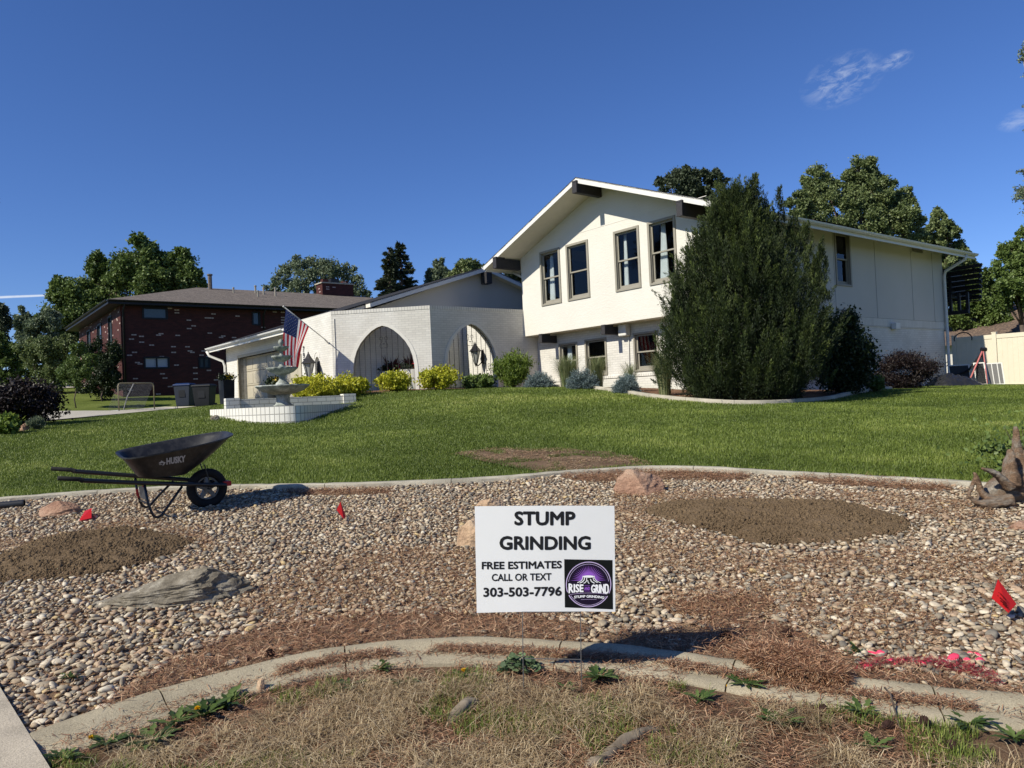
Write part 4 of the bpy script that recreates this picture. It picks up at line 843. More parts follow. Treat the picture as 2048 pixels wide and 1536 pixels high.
MAT['bark'] = bark('grey brown bark', (.06, .045, .035), (.14, .11, .09)); MAT['bark_pale'] = bark('pale grey bark', (.18, .165, .145), (.34, .31, .27))
def limbs(mb, base, tw, r0, seed=0, twigs=5, sat=0):
    rr = random.Random(seed); cs = [c for c, _ in tw]; zt = min(c[2] for c in cs); fork = base+(np.mean(cs, axis=0)-base)*.45; fork[2] = base[2]+(zt-base[2])*.75
    mb.tube([base, base*.5+fork*.5+np.array([rr.uniform(-.1, .1), 0, 0]), fork], [r0, r0*.8, r0*.7], 8)
    main = tw[0][0]
    for i, (c, sub) in enumerate(tw):
        if sat and i % (sat+1):
            mb.tube([main, (main+c)/2-zz*.03*np.linalg.norm(c-main), c], [r0*.2, r0*.14, r0*.08], 5)
            for s_ in sub[:2]: mb.tube([c, (c+s_)/2, s_], [r0*.1, r0*.07, r0*.04], 4)
            continue
        main = c; mid = (fork+c)/2+np.array([rr.uniform(-.3, .3), rr.uniform(-.3, .3), rr.uniform(-.1, .4)])*np.linalg.norm(c-fork)*.2; mb.tube([fork, mid, c], [r0*.42, r0*.30, r0*.18], 6)
        for s_ in sub[:twigs]: mb.tube([c, (c+s_)/2+np.array([0, 0, .05]), s_], [r0*.18, r0*.12, r0*.05], 4)
def tree(name, label, cat, px, Y, lobes, n, size, mat, group=None, seed=1, r0=.25, clump=.2, subs=14, barkm='bark', twigs=5, basepy=770, up=0):
    X = atY(px, basepy, Y)[0]; base = np.array([X, Y, gz1(X, Y)-.1]); t = thing(name, label, cat, tuple(base), group); L = lobes_px(lobes, Y, .3, 3)
    P, D, S, cl, tw = leaves_on(L, int(n*2.1), size*.60, clump*.85, int(subs*.9), seed=seed, up=up); k = MB(); limbs(k, base, tw, r0*.42, seed, min(twigs, 5), 3); k.build('trunk', barkm, t, smooth=True)
    crown_obj('crown', P, D, S, cl, mat, t); return t
def conifer(name, label, cat, px, ptop, pbase, wpx, Y, mat, group=None, seed=3, n=110, lean=0):
    r_ = np.random.default_rng(seed); top = atY(px, ptop, Y); bot = atY(px, pbase, Y); Hh = top[2]-bot[2]; Rm = wpx/2*Y/FPX; gb = np.array([top[0], Y, gz1(top[0], Y)-.1]); t = thing(name, label, cat, tuple(gb), group)
    k = MB(); k.tube([gb, np.array([top[0], Y, bot[2]]), top], [.28, .22, .02], 8); P, D, S = [], [], []
    for i in range(n):
        f = (i+.5)/n; z = top[2]-Hh*f; ang = r_.uniform(0, math.tau); L = Rm*(f**.85)*r_.uniform(.6, 1.12)+.12; d = np.array([math.cos(ang), math.sin(ang), 0]); p0 = np.array([top[0], Y, z]); p1 = p0+d*L*.6-zz*L*.12; p2 = p0+d*L+zz*L*.05*(1-f*2)
        k.tube([p0, p1, p2], [.04, .025, .01], 4, cap=False); m_ = int(60+200*f); tt = r_.uniform(.15, 1, m_)**.7; side = np.array([-d[1], d[0], 0]); wd_ = L*.33*(1.1-tt)*r_.uniform(-1, 1, m_)
        q = p0+(p2-p0)*tt[:, None]+side*wd_[:, None]-zz*(np.abs(r_.normal(0, .10, m_))*L*.6*tt)[:, None]-zz*(np.sin(tt*3)*.08*L)[:, None]; P.append(q); D.append(d[None]*1.1+side[None]*np.sign(wd_)[:, None]*.7+r_.normal(0, .45, (m_, 3))-zz*.1); S.append(np.full(m_, .20)*r_.uniform(.6, 1.3, m_))
    P, D, S = map(np.concatenate, (P, D, S)); k.build('trunk', 'bark', t, smooth=True); crown_obj('crown', P, D, S*Y/60*1.3, rng.uniform(size=len(P)), mat, t, aspect=(1, .5, 1)); return t
BT = 'trees behind the houses'
tree('broadleaf_tree', 'large round mid green tree rising behind the left side of the dark brick house', 'tree', 250, 62, [(290,520,40),(262,545,38),(320,530,36),(355,535,34),(372,560,28),(240,540,30),(200,560,40),(165,600,42),(128,640,36),(230,585,45),(300,575,50),(345,585,40),(195,530,22),(180,628,40),(130,670,30),(290,497,20),(395,570,14)], 52000, .42, 'leaf_mid', BT, 11, .5, .2, 22)
tree('broadleaf_tree', 'pale feathery tree at the far left beside the dark conifer', 'tree', 60, 58, [(42,640,16,26),(85,655,22),(70,690,26),(110,640,20),(48,680,20),(100,690,24)], 12000, .36, 'leaf_pale', BT, 12, .2)
tree('conifer_tree', 'black green conifer cut off by the left edge of the photo', 'tree', -10, 50, [(-8,632,26),(10,655,18),(-15,665,30),(-30,690,36)], 12000, .3, 'needle_dark', BT, 13, .3)
tree('locust_tree', 'thin leaved tree with visible branches behind the brick chimney', 'tree', 640, 78, [(568,556,24),(598,538,22),(630,532,22),(664,538,24),(692,548,22),(716,572,20),(610,566,28),(660,572,30),(545,578,14),(700,590,20),(730,592,12),(580,590,16)], 8500, .40, 'leaf_pale', BT, 14, .4, .2, 44, 'bark', 16)
conifer('spruce_tree', 'left of two dark spruces standing between the roofs', 'tree', 777, 497, 625, 74, 62, 'needle_dark', BT, 5)
conifer('spruce_tree', 'right and taller of the two dark spruces between the roofs', 'tree', 800, 486, 625, 96, 64, 'needle_dark', BT, 6)
tree('aspen_tree', 'pale pointed tree just right of the dark spruces', 'tree', 878, 66, [(878,535,11,20),(872,556,18),(890,556,16),(865,575,18)], 7000, .34, 'leaf_pale', BT, 15, .2)
tree('broadleaf_tree', 'olive green crown showing above the garage roof peak', 'tree', 940, 60, [(925,545,20),(950,540,20),(975,545,18),(905,558,16),(992,552,12),(940,560,24)], 11000, .36, 'leaf_olive', BT, 16, .25)
tree('pine_tree', 'dark pine peeping out left of the two storey gable under its lowest beam', 'tree', 1030, 50, [(1028,548,16),(1050,555,20),(1012,562,10)], 5000, .3, 'needle_dark', BT, 17, .25)
tree('pine_tree', 'dark clumpy pine behind the roof ridge of the white house', 'tree', 1390, 46, [(1380,392,30),(1420,395,24),(1340,385,20),(1350,352,16),(1366,348,15),(1386,354,16),(1404,347,15),(1424,354,15),(1438,366,14),(1330,362,12),(1372,370,22),(1412,375,24),(1318,366,8),(1470,384,10)], 17000, .24, 'needle_dark', BT, 18, .2, .24, 9)
tree('ash_tree', 'tall open crowned ash tree behind the middle of the white house roof', 'tree', 1700, 42, [(1690,440,34),(1640,430,26),(1600,425,22),(1740,455,36),(1660,400,26),(1790,465,34),(1830,470,24),(1638,352,24),(1628,378,20),(1655,372,22),(1597,400,18),(1620,405,14),(1716,342,26),(1742,352,24),(1700,372,28),(1735,390,34),(1762,380,24),(1775,410,28),(1700,408,26),(1810,388,18),(1822,402,14),(1812,425,24),(1795,445,30),(1745,425,34),(1838,440,14),(1578,408,10)], 52000, .22, 'leaf_olive', BT, 19, .35, .2, 20, 'bark', 9)
tree('poplar_tree', 'upright poplar behind the far right corner of the white house roof', 'tree', 1890, 46, [(1860,500,30),(1890,570,34),(1850,480,22),(1878,438,14,22),(1868,462,20),(1895,462,20),(1905,490,26),(1870,490,22),(1925,500,14,24),(1938,515,10,22),(1920,540,26),(1935,575,28),(1945,545,18,26),(1905,590,30),(1890,530,30)], 34000, .26, 'leaf_olive', BT, 20, .3)
tree('poplar_tree', 'bright green bushy tree low behind the pergola', 'tree', 1965, 44, [(1940,600,34),(1990,630,34),(1960,640,30),(1920,640,26),(1960,560,14,28),(1975,580,20),(1985,560,12,22),(1950,590,22),(1995,600,24),(1965,610,26),(1930,610,20)], 26000, .25, 'leaf_mid', BT, 21, .25)
tree('broadleaf_tree', 'broad green tree above the brown roof, cut by the right edge', 'tree', 2050, 40, [(2042,485,18,30),(2025,505,24),(2050,510,30),(2012,540,26),(2040,550,34),(2060,590,36),(2015,580,34),(2000,605,20),(2090,550,60),(2040,600,30)], 26000, .25, 'leaf_mid', BT, 22, .35)
tree('juniper_tree', 'grey green evergreen reaching in at the right edge of the sky', 'tree', 2230, 13, [(2056,108,14),(2048,100,8,20),(2062,150,14,12),(2050,118,10,6),(2054,215,10,8),(2060,262,14,7),(2052,345,16,8),(2060,380,28,18),(2046,388,18,12),(2040,398,20,14),(2090,400,50,30),(2100,130,40,40),(2110,250,50,40),(2180,300,90,150),(2200,120,90,120),(2260,420,110,120),(2330,250,110,160),(2280,50,90,120)], 40000, .055, 'leaf_pale', BT, 23, .12, .22, 20, 'bark_pale', 6)
tree('broadleaf_tree', 'near tree mostly beyond the left edge, one leafy twig tip showing against the sky', 'tree', -330, 20, [(-4,402,7,9),(-24,398,12,9),(-90,425,36,40),(-160,430,70,70),(-250,330,100),(-393,60,120),(-300,170,120),(-430,200,140),(-400,340,130),(-330,-40,100),(-470,60,90)], 16000, .16, 'leaf_dark', BT, 24, .5)
# trees and shrubs along the far drive on the left
SH = 'shrubs in front of the brick house'
tree('maple_tree', 'small young green tree with thin trunk beside the far lawn edge', 'tree', 152, 33, [(152,712,20,22),(140,735,22),(168,738,22),(152,752,24),(178,720,14),(128,752,12)], 9000, .14, 'leaf_mid', SH, 31, .07, .22, 12, basepy=795)
tree('shrub', 'tall dark overgrown shrub against the corner of the brick house', 'shrub', 205, 36, [(205,700,22,30),(222,740,26,36),(190,735,28,36),(215,772,26),(185,772,26),(232,705,10,30),(175,700,14,20)], 16000, .15, 'leaf_dark', SH, 32, .1, .24, 12, basepy=795)
tree('broadleaf_tree', 'olive green tree arching over the far lawn left of the young tree', 'tree', 95, 40, [(95,700,28),(70,725,28),(120,700,22),(110,735,26),(85,760,26),(60,700,20),(140,690,20),(100,780,20)], 17000, .2, 'leaf_olive', SH, 33, .16, .22, 14, basepy=795)
tree('broadleaf_tree', 'dark tree with black trunk at the left edge beside the far road', 'tree', 38, 44, [(10,705,30),(40,715,26),(-10,740,34),(20,745,26),(50,740,20),(-30,700,40),(-30,770,30)], 17000, .22, 'leaf_mid', SH, 34, .3, .22, 14, basepy=790)
def wpt(px, py, Y): q = atY(px, py, Y); q[2] = gz1(q[0], q[1]); return q
def shrub(name, label, cat, px, Y, wpx, hpx, n, size, mat, group=None, seed=1, clump=.30, subs=50, aspect=(1, 1, 1), up=.4, stems=True, basepy=790, dep=1.0, lift=.48):
    b0 = wpt(px, basepy, Y); s = Y/FPX; w, h = wpx*s/2, hpx*s; t = thing(name, label, cat, tuple(b0), group)
    L = [(b0+zz*h*lift, np.array([w*.88, w*.88*dep, h*.5]))]; P, D, S, cl, tw = leaves_on(L, n, size, clump*.6, subs, seed=seed, up=up); keep = P[:, 2] > b0[2]-.02; P, D, S, cl = P[keep], D[keep], S[keep], cl[keep]
    k = MB()
    for c in tw[0][1][:9]: k.tube([b0-zz*.05, (b0+c)/2+zz*.03, c], [.018, .012, .005], 4)
    k.build('stems', 'bark', t); crown_obj('foliage', P, D, S, cl, mat, t, aspect=aspect); return t
YS = 'yellow green shrubs along the front of the house'
for px, Y, w, h, lab, sd in ((640, 18.9, 118, 48, 'wide yellow green shrub right behind the fountain basin', 41), (704, 19.5, 76, 38, 'yellow green shrub left of the large arch, second behind the basin', 42), (791, 20.4, 72, 36, 'round yellow green shrub in front of the large left arch', 43), (879, 20.9, 86, 42, 'yellow green shrub at the wall corner between the two arches', 44)):
    shrub('yellow_shrub', lab, 'shrub', px, Y, w, h, 5200, .075, 'spirea', YS, sd, .28, 60, up=.9)
shrub('leafy_shrub', 'low dark green leafy plant in front of the right arch', 'plant', 955, 21.6, 64, 26, 3200, .11, 'leaf_mid', None, 45, .3, 40, up=.8)
shrub('feathery_shrub', 'light green feathery shrub beside the right arch', 'shrub', 1028, 21.9, 78, 66, 7000, .11, 'bamboo', None, 46, .3, 44, (1, .4, 1), up=1.2, lift=.52)
shrub('dark_shrub', 'big rounded dark shrub right behind the tall juniper', 'shrub', 1690, 17.6, 128, 158, 26000, .075, 'leaf_dark', None, 47, .26, 120, up=.3, dep=.8)
shrub('barberry_bush', 'spiky dark purple bush at the side wall between dark shrub and tarp', 'shrub', 1810, 20.5, 130, 74, 15000, .07, 'purple', 'purple bushes', 48, .3, 70, (1, .5, 1), up=.7)
shrub('barberry_bush', 'big dark purple bush at the left edge of the lawn', 'shrub', 48, 16.2, 130, 80, 18000, .065, 'purple', 'purple bushes', 49, .3, 80, up=.5, basepy=850)
shrub('leafy_shrub', 'small broad leaved green shrub between dark shrub and purple bush', 'shrub', 1752, 18.3, 40, 34, 900, .09, 'leaf_mid', None, 50, .35, 20, basepy=780)
shrub('leafy_plant', 'yellow green leafy plant at the lawn edge on the far left', 'plant', 8, 14.2, 62, 34, 1500, .10, 'bamboo', None, 51, .35, 26, up=.9, basepy=862)
shrub('lavender_clump', 'small grey green tuft at the foot of the left purple bush', 'plant', 72, 15.0, 36, 20, 1400, .09, 'leaf_pale', None, 52, .3, 26, (1, .15, 1), up=2.0, basepy=850)
for px, Y, w, h, lab in ((1080, 20.8, 62, 32, 'leftmost blue spruce, beside the feathery shrub'), (1166, 19.2, 66, 42, 'middle blue spruce under the first two low windows'), (1253, 17.6, 56, 38, 'rightmost blue spruce, nearest the tall juniper')):
    b0 = wpt(px, 785, Y); s = Y/FPX; t = thing('blue_spruce', 'dwarf globe, '+lab, 'shrub', tuple(b0), 'dwarf blue spruces under the windows'); r_ = np.random.default_rng(px); nb_ = 260
    Dd = r_.normal(size=(nb_, 3)); Dd[:, 2] = np.abs(Dd[:, 2])*.8+.05; Dd /= np.linalg.norm(Dd, axis=1)[:, None]; R = np.array([w*s/2, w*s/2, h*s]); m_ = 60; tt = r_.uniform(.45, 1.02, (nb_, m_))
    P = b0+(Dd[:, None]*R*r_.uniform(.75, 1.05, (nb_, 1, 1)))*tt[..., None]+r_.normal(0, .018, (nb_, m_, 3)); D = Dd[:, None]*1.0+r_.normal(0, .6, (nb_, m_, 3)); P = P.reshape(-1, 3); D = D.reshape(-1, 3)
    k = MB(); [k.tube([b0, b0+Dd[i]*R*.9], [.015, .006], 4, cap=False) for i in range(30)]; k.build('stems', 'bark', t); crown_obj('foliage', P, D, np.full(len(P), .045), rng.uniform(size=len(P)), 'needle_blue', t, aspect=(1, .35, 1))
def tallgrass(label, px, Y, h, w, n, seed, basepy=785):
    b0 = wpt(px, basepy, Y); s = Y/FPX; r_ = np.random.default_rng(seed); t = thing('ornamental_grass', label, 'grass clump', tuple(b0), 'ornamental grasses under the windows'); ang = r_.uniform(0, math.tau, n); L = h*s*r_.uniform(.6, 1.15, n); spread = r_.uniform(.1, 1, n)*w*s/2; ns = 5; V = []; F = []
    d = np.c_[np.cos(ang), np.sin(ang), np.zeros(n)]; sd = np.c_[-np.sin(ang), np.cos(ang), np.zeros(n)]; wd_ = .009
    tt = np.linspace(0, 1, ns+1); pts = b0+d[:, None]*(.12*w*s*r_.uniform(0, 1, (n, 1, 1))+spread[:, None, None]*(tt**1.9)[None, :, None])+zz*(L[:, None]*(np.sin(tt*1.75)/np.sin(1.57))[None])[..., None]*.95
    half = sd[:, None]*(wd_*(1-tt*.85))[None, :, None]*.5; V = np.stack([pts-half, pts+half], 2).reshape(n, -1, 3); k = np.arange(n)[:, None, None]*(2*(ns+1)); Fq = np.array([(2*i, 2*i+1, 2*i+3, 2*i+2) for i in range(ns)])[None]+k
    link('blades', npmesh('blades', V.reshape(-1, 3), Fq.reshape(-1, 4), np.repeat(r_.uniform(size=n), 2*(ns+1))), 'grass_tall', t)
tallgrass('tall arching grass between the left and middle blue spruces', 1135, 20.3, 62, 110, 900, 1)
tallgrass('tall grass behind the middle blue spruce', 1196, 19.4, 62, 90, 700, 2)
tallgrass('thin grass behind the right blue spruce', 1262, 18.2, 56, 80, 320, 3)
tallgrass('tall full grass clump at the left foot of the juniper', 1330, 17.0, 84, 100, 1500, 4, 790)

# tall juniper: hundreds of upright sprays
def juniper():
    r_ = np.random.default_rng(77); Y = 15.9; s = Y/FPX; c = wpt(1492, 800, Y); t = thing('juniper', 'tall shaggy dark green juniper in front of the corner of the white house', 'shrub', tuple(c))
    prof = [(.0, 128), (.06, 142), (.15, 150), (.28, 152), (.42, 138), (.54, 116), (.64, 92), (.72, 68), (.80, 45), (.87, 26), (.94, 13), (1, 5)]
    Ht = 428*s; hs_ = [p[0] for p in prof]; ws = [p[1] for p in prof]; n = 2100; f = r_.uniform(0, 1, n)**1.25*.92; hw = np.interp(f, hs_, ws)*s; ang = r_.uniform(0, math.tau, n); q = r_.uniform(.55, 1.0, n)**.5
    q = q*(1-.42*np.clip(vnoise(ang*2.6+f*2, f*7, 1.0, 5)*1.6-.45, 0, 1)); B = np.c_[c[0]+np.cos(ang)*hw*q, c[1]+np.sin(ang)*hw*q*.8, c[2]+f*Ht]; out = np.c_[np.cos(ang), np.sin(ang)*.8, np.zeros(n)]
    # leaning of the outline: centre shifts slightly right low down, spires at the top
    sp = [(1505, 350, .10), (1557, 378, .09), (1428, 415, .14), (1468, 398, .12), (1592, 428, .10), (1612, 455, .09), (1640, 490, .10), (1398, 462, .10), (1382, 495, .10), (1352, 540, .10), (1532, 402, .12), (1345, 590, .08), (1452, 430, .12), (1576, 440, .12), (1630, 520, .10)]
    ns2 = 230; f2 = r_.uniform(.05, .92, ns2); h2 = np.interp(f2, hs_, ws)*s*r_.uniform(1.0, 1.16, ns2); a2 = r_.uniform(0, math.tau, ns2); xs0 = np.c_[c[0]+np.cos(a2)*h2, c[1]+np.sin(a2)*h2*.8, c[2]+f2*Ht]; os0 = np.c_[np.cos(a2), np.sin(a2)*.8, 0*a2]*1.3
    xs = [B, xs0]; os_ = [out, os0]; Ls = [r_.uniform(.28, .7, n), r_.uniform(.3, .6, ns2)]; 
    for px, py, w in sp:
        tp = atY(px, py, Y+r_.uniform(-.5, .4)); m_ = 30; tt = r_.uniform(.05, 1, m_); a = r_.uniform(0, math.tau, m_); ln = 1.3; base = tp-zz*(tt*ln)[:, None]-zz*.12; base = base+np.c_[np.cos(a), np.sin(a), 0*a]*(w*tt*1.7)[:, None]; xs.append(base); os_.append(np.c_[np.cos(a), np.sin(a), 0*a]*.3); Ls.append(r_.uniform(.2, .38, m_))
    B = np.concatenate(xs); O = np.concatenate(os_); Ls = np.concatenate(Ls); n = len(B); dirs = zz[None]*1.0+O*r_.uniform(.1, .6, (n, 1))+r_.normal(0, .16, (n, 3)); dirs /= np.linalg.norm(dirs, axis=1)[:, None]
    m_ = 120; tt = r_.uniform(0, 1, (n, m_)); rad_ = .085*(1-tt*.9)*(Ls[:, None]/.45); off = r_.normal(size=(n, m_, 3))*rad_[..., None]*.75; P = B[:, None]+dirs[:, None]*(tt*Ls[:, None])[..., None]+off
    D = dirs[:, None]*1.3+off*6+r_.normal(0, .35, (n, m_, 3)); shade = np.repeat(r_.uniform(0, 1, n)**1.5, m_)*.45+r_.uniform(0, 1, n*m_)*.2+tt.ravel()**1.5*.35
    P = P.reshape(-1, 3); D = D.reshape(-1, 3); keep = P[:, 2] > c[2]-.02
    nf = 60000; ff = r_.uniform(0, .88, nf)**1.1; hf = np.interp(ff, hs_, ws)*s; af = r_.uniform(0, math.tau, nf); qf = r_.uniform(0, .82, nf)**.5*.9; Pf = np.c_[c[0]+np.cos(af)*hf*qf, c[1]+np.sin(af)*hf*qf*.8, c[2]+ff*Ht]  # inner filler leaves, near black: the shade of the depths is in their colour
    k = MB()
    for i in range(14): a = i*.45; e = c+np.array([math.cos(a)*1.0*(.3+.5*(i % 3)/2), math.sin(a)*.8, 1.6+1.2*((i*7) % 5)/4]); k.tube([c+np.array([math.cos(a)*.15, math.sin(a)*.15, -.1]), (c+e)/2+zz*.2, e], [.07, .045, .02], 6)
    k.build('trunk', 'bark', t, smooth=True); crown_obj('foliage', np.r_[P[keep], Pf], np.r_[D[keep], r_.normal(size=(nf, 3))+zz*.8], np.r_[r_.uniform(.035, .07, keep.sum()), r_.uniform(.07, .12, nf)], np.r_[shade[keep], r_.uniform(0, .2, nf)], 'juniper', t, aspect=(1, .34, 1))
juniper()

# ------------------------------------------------------------------ courtyard planters and fountain-side pot
MAT['planter_white'] = plain('white glazed planter', (.62, .60, .56), .5, .3, var=.04); MAT['planter_black'] = plain('black planter', (.015, .016, .018), .5, .3)
MAT['flower_red'] = plain('red flowers', (.45, .02, .04), .6, .2, var=.3, scale=60); MAT['cordyline'] = leafmat('dark red spike leaves', G1((.02, .008, .012), (.05, .018, .022), (.10, .03, .03)), .4, .2)
def planter(label, c, r, h, spike, flower, mat='planter_white', square=False):
    t = thing('planter', label, 'planter', tuple(c)); k = MB(); k.lathe(c, [(r*.85, 0), (r*.95, h*.5), (r, h), (r*.93, h), (r*.9, h-.06), (0, h-.06)], 4 if square else 28); k.build('pot', mat, t, smooth=30)
    r_ = np.random.default_rng(int(abs(c[0]*100))); top = c+zz*h; n = 500; P = top+r_.normal(size=(n, 3))*np.array([r*.45, r*.45, .06])+zz*.07; crown_obj('foliage', P, r_.normal(size=(n, 3))+zz, np.full(n, .08), r_.uniform(size=n), 'leaf_dark', t)
    if spike: n = 34; a = r_.uniform(0, math.tau, n); D = np.c_[np.cos(a), np.sin(a), r_.uniform(.3, 2.2, n)]; crown_obj('spike_plant', np.tile(top-np.array([r*.1, 0, 0]), (n, 1)), D, r_.uniform(.35, .6, n), r_.uniform(size=n), 'cordyline', t, aspect=(1, .2, 1))
    if flower: n = 160; P = top+np.array([r*.45, -r*.2, .12])+r_.normal(size=(n, 3))*np.array([r*.25, r*.25, .05]); o = crown_obj('flowers', P, r_.normal(size=(n, 3)), np.full(n, .06), r_.uniform(size=n), flower, t)
def AP(px, Y, z): q = atY(px, 740, Y); return np.array([q[0], q[1], z])
planter('low round white planter with dark spikes and red flowers behind the left arch', AP(783, 23.0, 1.85), .36, .70, True, 'flower_red')
planter('round white planter with red leaved plants seen through the left side of the right arch', JP(1.05, 2.1, 1.85), .40, .72, True, 'flower_red')
MAT['flower_yellow'] = plain('yellow flowers', (.60, .42, .02), .6, .2, var=.2, scale=60)
planter('dark pot of pale yellow flowers half hidden behind the fountain', AP(548, 21.5, 1.75), .22, .5, False, 'flower_yellow', 'planter_black')
planter('tall black square planter with flowers at the left end of the garage', AP(452, 27.6, 1.75), .30, .95, False, 'flower_yellow', 'planter_black', True)

# ------------------------------------------------------------------ bins, goals, clutter
MAT['bin_blue'] = plain('dark slate bin plastic', (.022, .028, .042), .5, .35, var=.08); MAT['bin_black'] = plain('black bin plastic', (.008, .009, .011), .5, .35); MAT['lid_blue'] = plain('blue bin lid', (.012, .03, .10), .45, .35)
def wheelie(label, px, Y, w, h, m1, m2, logo=True):
    c = wpt(px, 812, Y); t = thing('wheelie_bin', label, 'bin', tuple(c), 'wheeled bins by the garage'); k = MB(); x = np.array([1., 0, 0]); y = np.array([0, 1., 0])
    def fr(s, z): return [c+x*(-w/2*s)+y*(-w/2*s)+zz*z, c+x*(w/2*s)+y*(-w/2*s)+zz*z, c+x*(w/2*s)+y*(w/2*s)+zz*z, c+x*(-w/2*s)+y*(w/2*s)+zz*z]
    k.add(fr(.80, .04)+fr(1, h*.9), [(0,1,2,3),(4,5,6,7),(0,1,5,4),(1,2,6,5),(2,3,7,6),(3,0,4,7)]); k.build('body', m1, t, bevel=.02)
    k = MB(); k.add(fr(1.08, h*.9)+fr(1.06, h*.95)+[p+y*.05 for p in fr(.8, h)], [(0,1,2,3),(0,1,5,4),(1,2,6,5),(2,3,7,6),(3,0,4,7),(4,5,9,8),(5,6,10,9),(6,7,11,10),(7,4,8,11),(8,9,10,11)]); k.build('lid', m2, t, bevel=.01)
    for s in (-1, 1): k = MB(); k.tube([c+x*s*w*.36+y*w*.5+zz*.1, c+x*s*w*.46+y*w*.5+zz*.1], .1, 12); k.build('wheel', 'black_iron', t)
    k = MB(); k.tube([c-x*w*.4+y*w*.62+zz*h*.93, c+x*w*.4+y*w*.62+zz*h*.93], .018, 6); k.build('handle', m1, t)
    if logo: k = MB(); k.boxv(c-x*w*.2-y*(w/2*.955)+zz*h*.42, x*w*.4, y*.01, zz*h*.3); k.build('label_panel', 'bin_black', t)
wheelie('slate grey bin with blue lid left of the garage', 371, 34.0, .72, 1.08, 'bin_blue', 'lid_blue'); wheelie('black bin beside the blue lidded bin', 410, 33.2, .78, 1.05, 'bin_black', 'bin_black')
MAT['goal_tan'] = plain('faded yellow goal tube', (.22, .19, .12), .5, .3); MAT['net'] = plain('grey net cord', (.30, .30, .31), .8, .1); MAT['net_black'] = plain('black net cord', (.02, .02, .022), .8, .1); MAT['pink_tube'] = plain('faded red goal tube', (.50, .16, .15), .5, .3)
def goal():
    a, c = wpt(238, 822, 31.2), wpt(309, 820, 32.6); t = thing('hockey_goal', 'street hockey goal with thin tan frame and grey net on the far driveway', 'goal', tuple((a+c)/2)); dx = c-a; dx[2] = 0; w = np.linalg.norm(dx); dx /= w; bk = np.array([-dx[1], dx[0], 0]); z0 = min(a[2], c[2])+.03; a[2] = z0; h = 1.14; r = .12
    k = MB(); k.tube([a, a+zz*(h-r), a+zz*(h-.03)+dx*.04, a+zz*h+dx*r, a+zz*h+dx*(w-r), a+zz*(h-.03)+dx*(w-.04), a+zz*(h-r)+dx*w, a+dx*w], .026, 8); k.build('frame', 'goal_tan', t, smooth=True)
    k = MB(); m_ = a+dx*w*.44; k.tube([m_+zz*h, m_+zz*h*.5+bk*.5, m_+bk*.8], .022, 6); k.tube([a, a+bk*.8+dx*.15, a+bk*.8+dx*(w-.15), a+dx*w], .022, 6); k.build('back_brace', 'net', t)
    k = MB()
    for i in range(31): x = w*i/30; k.tube([a+dx*x+zz*h, a+dx*x+bk*.8], .0035, 3, cap=False)
    for j in range(22): q = j/21; k.tube([a+zz*h*(1-q)+bk*.8*q, a+dx*w+zz*h*(1-q)+bk*.8*q], .0035, 3, cap=False)
    k.build('net', 'net', t)
goal()
def lacrosse():
    Y = 24.6; tp, f1, f2, bk = atY(1966, 699, Y), atY(1940, 759, Y-.3), atY(1975, 767, Y-.5), atY(1905, 748, Y+.3); t = thing('practice_net', 'folded sports goal with pink posts and black netting leaning by the fence', 'goal', tuple(f1))
    k = MB(); k.tube([f1, tp], .025, 8); k.build('post', 'pink_tube', t, smooth=True); k = MB(); k.tube([f2, tp], .018, 8); k.build('post', 'pink_tube', t, smooth=True)
    k = MB(); k.tube([tp-Rv*.06, tp+Rv*.1], .07, 8); k.build('joint', 'black_iron', t)
    k = MB(); tl = [tp+(bk-tp)*q-zz*.22*math.sin(q*math.pi) for q in np.linspace(0, 1, 9)]; bt = [f1+(bk-f1)*q-zz*.05 for q in np.linspace(0, 1, 9)]
    V = []; 
    for j in range(6): V += [a+(b_-a)*(j/5*.45)+np.array([0, .05*math.sin(j*2+i), 0]) for i, (a, b_) in enumerate(zip(tl, bt))]
    k.add(V, [(j*9+i, j*9+i+1, (j+1)*9+i+1, (j+1)*9+i) for j in range(5) for i in range(8)]); k.build('netting', 'net_black', t)
    k = MB()
    for i in range(18): q = i/17; k.tube([f1+(tp-f1)*q, f2+(tp-f2)*q], .004, 3, cap=False)
    for i in range(12): q = i/11; k.tube([f1+(f2-f1)*q, tp+zz*-.1], .004, 3, cap=False)
    k.build('net', 'net_black', t)
lacrosse()
def screen(label, px0, px1, py0, py1, Y, mat_in, n=1):
    a, c, d = atY(px0, py1, Y), atY(px1, py1, Y-.25), atY(px0, py0, Y+.2); a[2] = gz1(a[0], a[1]); ex = c-a; ex[2] = 0; w = np.linalg.norm(ex); ex /= w; h = d[2]-a[2]; up = np.array([0, .15, 1]); up /= np.linalg.norm(up); nn = np.cross(ex, up); t = thing('window_screen', label, 'window screen', tuple(a), 'old window screens leaning on the fence'); k = MB(); f = .035
    for q0, q1, z0, z1 in ((0, w, 0, f), (0, w, h-f, h), (0, f, f, h-f), (w-f, w, f, h-f)): k.boxv(a+ex*q0+up*z0, ex*(q1-q0), nn*.02, up*(z1-z0))
    for i in range(1, n): k.boxv(a+ex*(w*i/n)+up*f, ex*f*.7, nn*.02, up*(h-2*f))
    k.build('frame', 'trim', t); k = MB(); k.boxv(a+ex*f+up*f+nn*.008, ex*(w-2*f), nn*.004, up*(h-2*f)); k.build('mesh_panel', mat_in, t)
MAT['screen_grey'] = plain('grey insect screen', (.16, .155, .15), .7, .2, scale=30); MAT['screen_black'] = plain('black insect screen', (.02, .022, .026), .6, .3)
